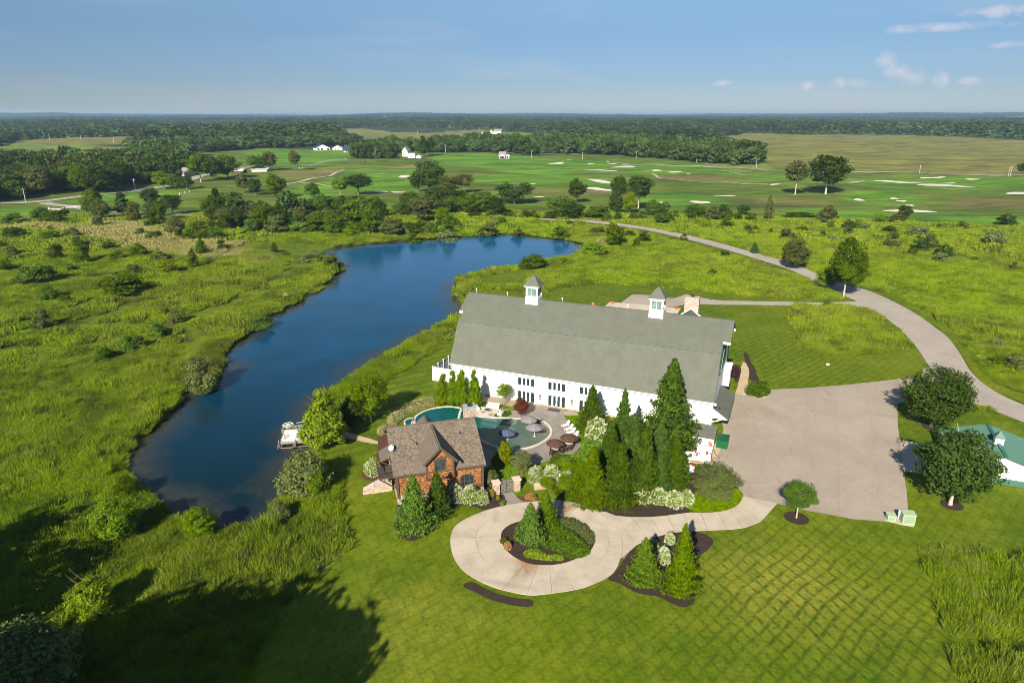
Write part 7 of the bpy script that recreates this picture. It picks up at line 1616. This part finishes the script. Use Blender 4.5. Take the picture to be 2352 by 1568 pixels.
def tank(label, p0, L, rad, hd, ladder):
    o = thing('fuel_tank', label, 'tank', (*p0, .05), hd, 'fuel tanks'); z = rad + .35
    MB().tube([(-.12, 0, z), (0, 0, z), (L, 0, z), (L+.12, 0, z)], [rad*.75, rad, rad, rad*.75], 28).build('shell', WHITE, o, True)
    for x in (.25*L, .75*L): MB().box(x-.1, x+.1, -rad*.8, rad*.8, 0, .6).build('cradle', MATS['meter_grey'], o)
    MB().bar((.3, 0, z+rad+.05), (L*.75, 0, z+rad+.05), .04).build('pipe', MATS['dish_grey'], o)
    for x in (.45*L, .6*L): MB().lathe([(.1, z+rad-.03), (.1, z+rad+.1)], 8, (x, 0, 0)).build('filler_cap', DARK, o)
    MB().box(L*.84, L*.84+.28, -.14, .14, z+rad-.02, z+rad+.42).build('valve', RED, o); MB().bar((L*.84+.28, 0, z+rad+.25), (L+.2, 0, z+rad+.2), .05).bar((L+.2, 0, z+rad+.2), (L+.2, 0, .6), .05).build('fill_pipe', DARK, o)
    if ladder:
        k = MB()
        for y in (-.25, .25): k.bar((L*.92, y-rad*.2, z+rad+.9), (L*.92, y-rad-.35, .1), .05)
        for i in range(6): f = i/6; k.bar((L*.92, -.25-rad*.2+f*(-.8*rad-.35), z+rad+.6-f*(z+rad)), (L*.92, .25-rad*.2+f*(-.8*rad-.35), z+rad+.6-f*(z+rad)), .04)
        k.build('ladder', MATS['dish_grey'], o)
    MB().tube([(L+.25, 0, 1.2), (L+.7, -.2, .5), (L+1.1, -.1, .08), (L+1.3, -.5, .07), (L+.9, -.8, .07), (L+.5, -.5, .07)], .035, 6).build('hose', DARK, o); return o
tank('shorter white fuel tank with ladder and red valve', G(*K9(715, 900)), 2.0, .64, 104, True); tank('longer white fuel tank with red valve, half in spruce shade', G(*K9(290, 1080)), 3.9, .66, 106, False)
tank('white tank mostly hidden behind the olive tree', G(*K9(230, 1370)), 1.9, .5, 122, False)
def drum(name, lb, cat, p, col, r=.33, h=.9): o = thing(name, lb, cat, (*G(*p), .05), 0); MB().lathe([(r*.95, 0), (r, .04), (r, h*.5), (r*1.04, h*.52), (r, h*.54), (r, h)], 16).build('body', flat(name + '_paint', col, .5), o); MB().lathe([(r*1.03, h), (r*.9, h+.05)], 16).build('lid', DARK, o)
drum('navy_barrel', 'navy blue barrel under the spruce next to the small shed', 'barrel', K9(410, 570), (.015, .025, .10), .5, 1.5); drum('orange_barrel', 'orange red barrel at the corner of the small shed', 'barrel', K9(480, 560), (.60, .09, .03), .33, 1.4); drum('waste_bin', 'dark green lidded bin in front of the small shed', 'bin', K9(510, 640), (.03, .045, .025), .42, 1.1)
pd = thing('hose_reel', 'faded red round hose reel on the small shed wall', 'hose reel', (*SSF.w(sw-.5, -.15), 0), 112.67); MB().tube([(0, -.12, .95), (0, .1, .95)], .36, 16).build('reel', flat('faded_red', (.75, .20, .16), .6), pd); MB().box(-.06, .06, -.05, .1, .05, .95).build('stand', RED, pd)
# electrical cabinets
K6 = ZR(2500, 1150, 3.484); CAB = flat('cabinet_green', (.33, .42, .27), .5, .06)
def cab(label, foot, w, d, h): 
    o = thing('utility_cabinet', label, 'cabinet', (*G(*foot), .09), 100, 'utility cabinets'); MB().box(0, w, 0, d, 0, h).build('body', CAB, o); MB().slab([(-.05, -.05, h), (w+.05, -.05, h), (w+.05, d+.05, h+.06), (-.05, d+.05, h+.06)], None, (0, 0, .05)).build('lid', CAB, o); MB().box(.12, w-.12, -.03, 0, .12, h-.15).build('door', flat('cabinet_shade', (.24, .31, .2), .5), o); return o
cab('tall pale green transformer cabinet on the corner pad', K6(495, 1345), 1.5, 1.1, 1.35); c2 = cab('small pale green cabinet left of the tall one', K6(345, 1312), 1.0, .8, .7)
mt = thing('meter_post', 'white meter cluster between the two green cabinets', 'meter', (*G(*K6(455, 1290)), .09), 100); MB().box(0, .3, 0, .25, .0, 1.2).build('post', WHITE, mt); MB().box(-.1, .4, -.1, .1, .75, 1.25).build('meter_head', WHITE, mt)

# ---------------------------------------------------------------- dock and boat
KD = ZR(750, 1120, 5.2275)
d0, d1, d2, d3 = [G(*KD(*p), .1) for p in ((368, 735), (812, 697), (822, 882), (372, 914))]; dhd = math.degrees(math.atan2(d2[0]-d3[0], d2[1]-d3[1])); DF = Frame(d3, dhd); dl = math.dist(d3, d2); dwid = math.dist(d3, d0); print('dock', dl, dwid)
dk = thing('dock', 'white boarded dock platform reaching into the pond', 'dock', (*d3, 0), dhd); DKM = flat('dock_white', (.72, .68, .66), .7, .05, 2)
nb = int(dl/.3)
for i in range(nb): MB().box(i*dl/nb+.008, (i+1)*dl/nb-.008, 0, dwid, .02, .09).build('plank', DKM, dk)
nb2 = 18
for i in range(nb2): MB().box(dl+i*.3+.008, dl+(i+1)*.3-.008, dwid*.35, dwid*.35+1.6, .02, .09).build('plank', DKM, dk)
WD = flat('weathered_wood', (.24, .20, .16), .9, .2, 6)
MB().box(-.06, dl, -.12, 0, -.25, .1).box(-.06, dl, dwid, dwid+.12, -.25, .1).box(-.14, -.06, -.12, dwid+.12, -.25, .1).build('frame_beam', WD, dk)
for x, y in ((-.2, -.2), (-.2, dwid+.2), (dl*.52, -.3), (dl, -.2), (dl*.52, dwid+.2), (dl+3, dwid*.3), (dl+3, dwid*.35+1.75)): MB().lathe([(.1, -2.5), (.1, .55)], 8, (x, y, 0)).build('post', WD, dk)
MB().bar((.3, -.15, -.2), (.3, -1.6, -.2), .12).bar((2.1, -.15, -.2), (2.1, -1.6, -.2), .12).bar((.3, -1.6, -.2), (2.1, -1.6, -.2), .12).bar((dl*.52, -.2, .1), (dl*.52, -1.7, -.15), .1).bar((-.2, -.2, .1), (-.2, -1.7, -.2), .1).bar((2.2, -.95, -.45), (dl, -.9, -.45), .08).build('boat_arm', WD, dk)
ld = MB(); 
for y in (.9, 1.4): ld.tube([(.6, y, .1), (.5, y, .8), (-.1, y, .95), (-.35, y, .6), (-.35, y, -.9)], .03, 6)
for z in (-.2, -.5): ld.bar((-.35, .9, z), (-.35, 1.4, z), .05)
ld.build('ladder', DARK, dk)
bt = thing('jon_boat', 'olive flat-bottomed boat tied behind the white dock', 'boat', (*DF.w(-.6, dwid+.35), -.75), dhd); HUL = flat('olive_hull', (.17, .20, .13), .6, .15)
hb = MB(); bl, bw = 5.2, 1.7; hb.add([(0, .1, 0), (bl*.8, .1, 0), (bl, .45, .2), (bl, bw-.45, .2), (bl*.8, bw-.1, 0), (0, bw-.1, 0), (0, 0, .75), (bl*.8, 0, .75), (bl+.1, .35, .8), (bl+.1, bw-.35, .8), (bl*.8, bw, .75), (0, bw, .75), (.12, .12, .72), (bl*.8, .12, .72), (bl-.1, .42, .77), (bl-.1, bw-.42, .77), (bl*.8, bw-.12, .72), (.12, bw-.12, .72), (.12, .2, .2), (bl*.8, .2, .2), (bl-.2, .5, .3), (bl-.2, bw-.5, .3), (bl*.8, bw-.2, .2), (.12, bw-.2, .2)],
    [(5,4,3,2,1,0), (18,19,20,21,22,23)] + [(i, (i+1)%6, 6+(i+1)%6, 6+i) for i in range(6)] + [(6+i, 6+(i+1)%6, 12+(i+1)%6, 12+i) for i in range(6)] + [(12+i, 12+(i+1)%6, 18+(i+1)%6, 18+i) for i in range(6)]); hb.build('hull', HUL, bt)
for x in (2.2, 3.6): MB().box(x, x+.3, .14, bw-.14, .5, .58).build('bench', HUL, bt)
MB().box(2.6, 3.3, .5, 1.1, .22, .5).build('gear_bag', DARK, bt)
wh = thing('lift_wheel', 'white spoked lift wheel standing over the stern of the olive boat', 'wheel', (*DF.w(.45, dwid+1.1), 0), dhd); wm = MB(); rr_ = .85
wm.tube([(rr_*math.cos(a), rr_*math.sin(a), .55) for a in [6.2832*i/24 for i in range(25)]], .045, 6, False); wm.build('rim', WHITE, wh)
for k in range(8): a = 6.2832*k/8; MB().bar((0, 0, .55), (rr_*math.cos(a), rr_*math.sin(a), .55), .04).build('spoke', WHITE, wh)
MB().lathe([(.13, .45), (.13, .65)], 12).build('hub', WHITE, wh); MB().lathe([(.05, -2), (.05, .5)], 8).build('post', WD, wh)
MB().bar((1.2, 1.0, .3), (5.2, 1.6, .35), .09).build('beam', MATS['dish_grey'], wh)
# small things
def marker(name, lb, cat, p, col, h=.9, r=.16):
    o = thing(name, lb, cat, (*G(*p), .02), 0); MB().lathe([(r*1.3, 0), (r*1.3, .08), (r, .1), (r, h*.55), (r*1.5, h*.6), (r*1.5, h*.75), (r, h*.8), (r*.9, h*.95), (r*.4, h)], 12).build('body', flat(name+'_paint', col, .5), o); MB().bar((-r*2, 0, h*.65), (r*2, 0, h*.65), .12).build('outlet', flat(name+'_paint', col, .5), o)
marker('fire_hydrant', 'salmon red hydrant just over the barn ridge', 'hydrant', (1362, 706), (.75, .16, .08), 1.4, .3)
for lb, p in (('red landing marker on the left end of the pale slab', (380, 243)), ('red landing marker on the right end of the pale slab', (1345, 328))): o = thing('landing_marker', lb, 'marker', (*G(*Z5(*p)), .04), 0, 'landing markers'); MB().prism([(-.9, -.5), (.9, -.5), (.9, .5), (-.9, .5)], 0, .12).build('plate', flat('marker_red', (.65, .12, .06), .6), o); MB().lathe([(.3, .12), (.2, .35)], 10).build('lamp', flat('marker_red', (.65, .12, .06), .6), o)
rk = thing('white_rock', 'pale boulder on the lawn above the parking court', 'rock', (*G(*ZR(2250,750,3.136)(548, 998)), 0), 0); MB().lathe([(.36, 0), (.4, .15), (.3, .28), (.08, .34)], 8).build('boulder', flat('boulder_white', (.62, .58, .52), .9, .2), rk)
# a bird bath like stake in the pond
bu = thing('pond_marker', 'tiny white float on the water near the lower pond end', 'float', (*G(786, 1460/1.0 if False else 1145, WATER_Z), WATER_Z), 0); bpy.data.objects.remove(bu)
sg = thing('sign_post', 'thin lamp post at the lane edge near the tall roadside tree', 'post', (*G(*ZR(2250,750,3.136)(318, 370)), 0), 0); MB().lathe([(.06, 0), (.04, 2.8)], 6).build('pole', DARK, sg)

# ---------------------------------------------------------------- far houses
ROOFG = shingle_roof('grey_roof', (.22, .20, .185), (.30, .28, .26)); ROOFN = flat('navy_roof', (.028, .035, .06), .6, .15); WWALL = flat('white_wall', (.80, .80, .79), .7, .04); GWALL = flat('grey_wall', (.42, .40, .38), .8, .06); PALER = flat('pale_roof', (.55, .50, .46), .7, .06)
def house(label, xl, xr, yb, ye, yr, turn=0, roof=ROOFG, wall=WWALL, depth=None, ridge='x', win=(), cat='house', name='farm_house', chimney=False, trim=False):
    a = G(xl, yb); c = G(xr, yb); y = (a[1]+c[1])/2; w = math.dist(a, c); hd = math.degrees(math.atan2(c[0]-a[0], c[1]-a[1])) + turn; z0 = H1((a[0]+c[0])/2, y) - .2
    he = max(topz(y, ye), 2.2); hr = max(topz(y, yr), he + 1.2); d = depth or w * .7
    o = thing(name, label, cat, (a[0], a[1], z0), hd)
    if ridge == 'x':
        MB().add([(0,0,0),(w,0,0),(w,d,0),(0,d,0),(0,0,he),(w,0,he),(w,d,he),(0,d,he),(0,d/2,hr),(w,d/2,hr)], [(0,1,5,4),(2,3,7,6),(1,2,6,9,5),(3,0,4,8,7)]).build('wall', wall, o)
        e = .6; s = (hr-he)/(d/2)
        MB().slab([(-e,-e,he-e*s),(w+e,-e,he-e*s),(w+e,d/2,hr),(-e,d/2,hr)], None, (0,0,.35)).slab([(-e,d+e,he-e*s),(w+e,d+e,he-e*s),(w+e,d/2,hr),(-e,d/2,hr)], None, (0,0,.35)).build('roof', roof, o)
    else:
        MB().add([(0,0,0),(w,0,0),(w,d,0),(0,d,0),(0,0,he),(w,0,he),(w,d,he),(0,d,he),(w/2,0,hr),(w/2,d,hr)], [(0,1,5,8,4),(2,3,7,9,6),(1,2,6,5),(3,0,4,7)]).build('wall', wall, o)
        e = .6; s = (hr-he)/(w/2)
        MB().slab([(-e,-e,he-e*s),(-e,d+e,he-e*s),(w/2,d+e,hr),(w/2,-e,hr)], None, (0,0,.35)).slab([(w+e,-e,he-e*s),(w+e,d+e,he-e*s),(w/2,d+e,hr),(w/2,-e,hr)], None, (0,0,.35)).build('roof', roof, o)
        if trim: MB().bar((-e,-e-.1,he-e*s+.1),(w/2,-e-.1,hr+.1),.3,.6).bar((w+e,-e-.1,he-e*s+.1),(w/2,-e-.1,hr+.1),.3,.6).build('rake_board', WHITE, o)
    for (fx, fz, fw, fh) in win:
        f = MB().box(w*fx-fw/2-.15, w*fx+fw/2+.15, -.10, -.02, he*fz-.15, he*fz+fh+.15).build('window', WHITE, o); MB().box(w*fx-fw/2, w*fx+fw/2, -.14, -.105, he*fz, he*fz+fh).build('pane', GLASS, o if False else f)
    if chimney: MB().box(w*.4, w*.4+.9, d/2-.4, d/2+.5, hr-.6, hr+1.4).build('chimney', STONE, o)
    return o
KA = ZR(900, 400, 6.533); KB = ZR(1380, 370, 14.25); KC = ZR(400, 450, 5.6)
def hz(K, label, x0, x1, yb, ye, yr, **k): xl, yb2 = K(x0, yb); xr, _ = K(x1, yb); return house(label, xl, xr, yb2, K(0, ye)[1], K(0, yr)[1], **k)
hz(KA, 'white stable with navy roof and horseshoe gable, left of the pines', 160, 430, 262, 215, 148, ridge='y', roof=ROOFN, depth=26, turn=-22, win=((.2,.15,3,2.5),(.42,.15,1.6,2.6),(.5,.15,1.6,2.6),(.88,.15,3,2.4)), cat='stable', name='stable')
hz(KA, 'low white barn with shallow gable between the stable and the pines', 488, 668, 266, 232, 182, ridge='y', roof=PALER, depth=20, turn=-12, win=((.3,.2,2,1.5),(.6,.2,2,1.5)), cat='barn', name='farm_barn')
hz(KA, 'small white building with navy roof right beside the farm pines', 700, 822, 305, 262, 165, roof=ROOFN, depth=12, turn=5, win=((.4,.1,1.8,2.6),(.7,.1,1.5,2)), cat='house')
hz(KA, 'tall white farmhouse with grey roof among the dark pines', 1818, 1930, 378, 272, 200, ridge='y', depth=10, turn=14, win=((.25,.2,1,1.6),(.6,.2,1,1.6),(.4,.62,1,1.5)), chimney=True)
hz(KA, 'white garage with pale roof right of the farmhouse', 1930, 2055, 408, 362, 320, roof=PALER, depth=7, turn=-6, cat='garage', name='garage')
hz(KA, 'tiny white shed at the end of the garage', 2080, 2178, 412, 378, 350, roof=PALER, depth=5, turn=8, cat='shed', name='farm_shed', ridge='y')
hz(KB, 'distant white barn with grey roof on the hill', 940, 1255, 392, 252, 160, depth=26, turn=6, cat='barn', name='hill_barn')
hz(KB, 'distant white farm building left of the hill barn', 790, 900, 425, 250, 155, depth=18, ridge='y', cat='barn', name='hill_barn')
hz(KB, 'distant white farmhouse half behind a dark tree left of the hill barns', 440, 560, 430, 300, 265, depth=12, cat='house')
hz(KB, 'grey cottage with white trimmed gable in front of the course wood', 1170, 1440, 1360, 1230, 1080, wall=GWALL, depth=14, turn=2, win=((.18,.15,2.2,2),(.42,.15,2.2,2),(.65,.15,2.2,2)))
hz(KB, 'small grey gabled wing right of the grey cottage', 1460, 1600, 1358, 1230, 1170, wall=GWALL, depth=7, ridge='y', win=((.5,.25,1.4,2),), trim=True)
hz(KB, 'gabled porch in front of the grey cottage', 1180, 1400, 1366, 1250, 1175, wall=GWALL, depth=3, ridge='y', win=((.35,.1,2.5,2.4),(.72,.1,2.5,2.4)), trim=True, name='porch')
hz(KC, 'white house with grey hipped roof at the wood edge on the left', 720, 870, 372, 325, 245, depth=11, turn=10, win=((.25,.25,1.2,1.8),(.5,.25,1.2,1.8),(.78,.25,1.2,1.8)))
hz(KC, 'long pale farm shed under the group trees', 1890, 2140, 300, 285, 250, roof=PALER, wall=GWALL, depth=14, cat='shed', name='farm_shed')
hz(KC, 'brown open shed with pale roof left of the long pale one', 1560, 1740, 318, 275, 250, roof=PALER, wall=flat('brown_wall', (.10, .06, .045), .9), depth=10, cat='shed', name='farm_shed')
for (Z, a, b2, c, lb) in ((Z2, 1170, 1205, 158, 'speck of a white farm far out left of the skyline field'), (Z2, 1740, 1762, 168, 'speck of a white shed under the middle of the skyline'), (Z2, 222, 245, 200, 'white speck of a building in the left far woods'), (Z4, 1040, 1062, 172, 'white speck of a building in the right far woods'), (Z4, 1762, 1795, 222, 'pale farm building peeping from the tree line on the right'), (Z4, 1990, 2040, 226, 'pale barn roof in the tree line on the far right')):
    x0, y0 = Z(a, c); x1, _ = Z(b2, c); house(lb, x0, x1, y0+3, y0-1.5, y0-3.5, cat='farm', name='far_building')
# poles and fences
PW = flat('pole_wood', (.42, .38, .32), .9, .15)
pl = []
for Z, L in ((Z1, ((238,918,795),(1240,790,690),(183,338,272),(275,335,268),(375,337,275),(460,357,290),(748,360,305),(772,322,272),(1048,378,320),(1133,315,275))), (Z2, ((1740,467,392),(677,252,213),(724,247,220),(1748,272,245),(1922,266,237),(2054,252,232),(1484,290,255),(1598,400,365))), (Z3, ((178,515,448),(647,518,450),(1140,520,445),(1695,553,478),(2243,605,510))), (Z4, ((1388,662,587),(2208,672,585),(2226,675,580)))):
    for a, yb, yt in L: pl.append((*Z(a, yb), Z(a, yt)[1]))
pl.sort()
ORD = ['first', 'second', 'third', 'fourth', 'fifth', 'sixth', 'seventh', 'eighth', 'ninth', 'tenth', 'eleventh', 'twelfth', 'thirteenth', 'fourteenth', 'fifteenth', 'sixteenth', 'seventeenth', 'eighteenth', 'nineteenth', 'twentieth', 'twenty-first', 'twenty-second', 'twenty-third', 'twenty-fourth', 'twenty-fifth', 'twenty-sixth', 'twenty-seventh', 'twenty-eighth']
for i, (px, yb, yt) in enumerate(pl):
    x, y = G(px, yb); h = topz(y, yt); h = min(h, 16); o = thing('utility_pole', 'wooden utility pole, %s from the left across the far fields' % ORD[i], 'utility pole', (x, y, H1(x, y)), random.uniform(70, 110), 'utility poles'); MB().lathe([(.24 if y < 900 else .4, -.3), (.16 if y < 900 else .3, h)], 6).build('pole', PW, o); MB().bar((-1.2, 0, h-.7), (1.2, 0, h-.7), .14).build('crossarm', PW, o)
def rail_fence(name, label, A, B, gap, h=1.3, K=None):
    a = G(*K(*A)); c = G(*K(*B)); d = math.dist(a, c); hd = math.degrees(math.atan2(c[0]-a[0], c[1]-a[1])); o = thing(name, label, 'fence', (*a, H1(*a)), hd); n = max(2, int(d/gap)); fr = Frame(a, hd); zs = [H1(*fr.w(d*i/n, 0)) - H1(*a) for i in range(n+1)]
    for i in range(n+1): MB().box(d*i/n-.12, d*i/n+.12, -.12, .12, zs[i]-.2, zs[i]+h+.25).build('post', WHITE, o)
    for i in range(n):
        for z in (.45, .85, 1.25): MB().bar((d*i/n, 0, zs[i]+z), (d*(i+1)/n, 0, zs[i+1]+z), .05, .16).build('rail', WHITE, o)
rail_fence('rail_fence', 'long white board fence climbing to the farm pines', (400, 600), (832, 533), 5.5, 1.5, Z2)
rail_fence('rail_fence', 'short white fence beside the left road fork', (612, 985), (775, 972), 3.5, 1.3, Z1)
rail_fence('rail_fence', 'tiny white fence on the slope below the left wood', (1650, 845), (1745, 830), 3.5, 1.3, Z1)
GE = thing('white_gate', 'white entrance gate half behind shrubs on the left road', 'gate', (*G(*Z1(455, 1000)), 0), 95)
for x in (0, 8): MB().box(x-.25, x+.25, -.25, .25, 0, 2).build('post', WHITE, GE)
for z in (.5, 1.0, 1.5): MB().bar((0, 0, z), (8, 0, z), .08, .2).build('rail', WHITE, GE)
pg = thing('rain_shelter', 'small dark timber shelter on the course below the farmhouse', 'shelter', (*G(*KA(1000, 520)), H1(*G(*KA(1000, 520)))), 92); 
for x in (0, 5.5):
    for y in (0, 3): MB().box(x, x+.25, y, y+.25, 0, 2.6).build('post', TIMB, pg)
MB().box(-.6, 6.4, -.6, 3.8, 2.6, 2.9).build('roof', TIMB, pg)
pg2 = thing('rain_shelter', 'brown roofed shelter beside the tall twin trees', 'shelter', (*G(*Z4(575, 755)), H1(*G(*Z4(575, 755)))), 92)
for x in (0, 5):
    for y in (0, 3): MB().box(x, x+.25, y, y+.25, 0, 2.3).build('post', TIMB, pg2)
MB().add([(-.6,-.6,2.3),(6,-.6,2.3),(6,4,2.3),(-.6,4,2.3),(1.5,1.7,3.6),(3.8,1.7,3.6)], [(0,1,5,4),(1,2,5),(2,3,4,5),(3,0,4),(3,2,1,0)]).build('roof', flat('brown_roof', (.13,.075,.045), .9), pg2)

# ---------------------------------------------------------------- air
def haze():
    m, nt = newmat('haze'); t = NT(nt); v = t.node('ShaderNodeVolumePrincipled', {'Density': .00008, 'Anisotropy': .1, 'Color': (.50, .74, 1.0, 1)})
    t.node('ShaderNodeOutputMaterial', {'Volume': v.outputs[0]}); m.volume_intersection_method if False else None
    o = MB().box(-16000, 16000, -6000, 22500, -12, 78).build('haze', m); o['kind'] = 'stuff'; o['label'] = 'thin blue summer haze over the fields'
haze()
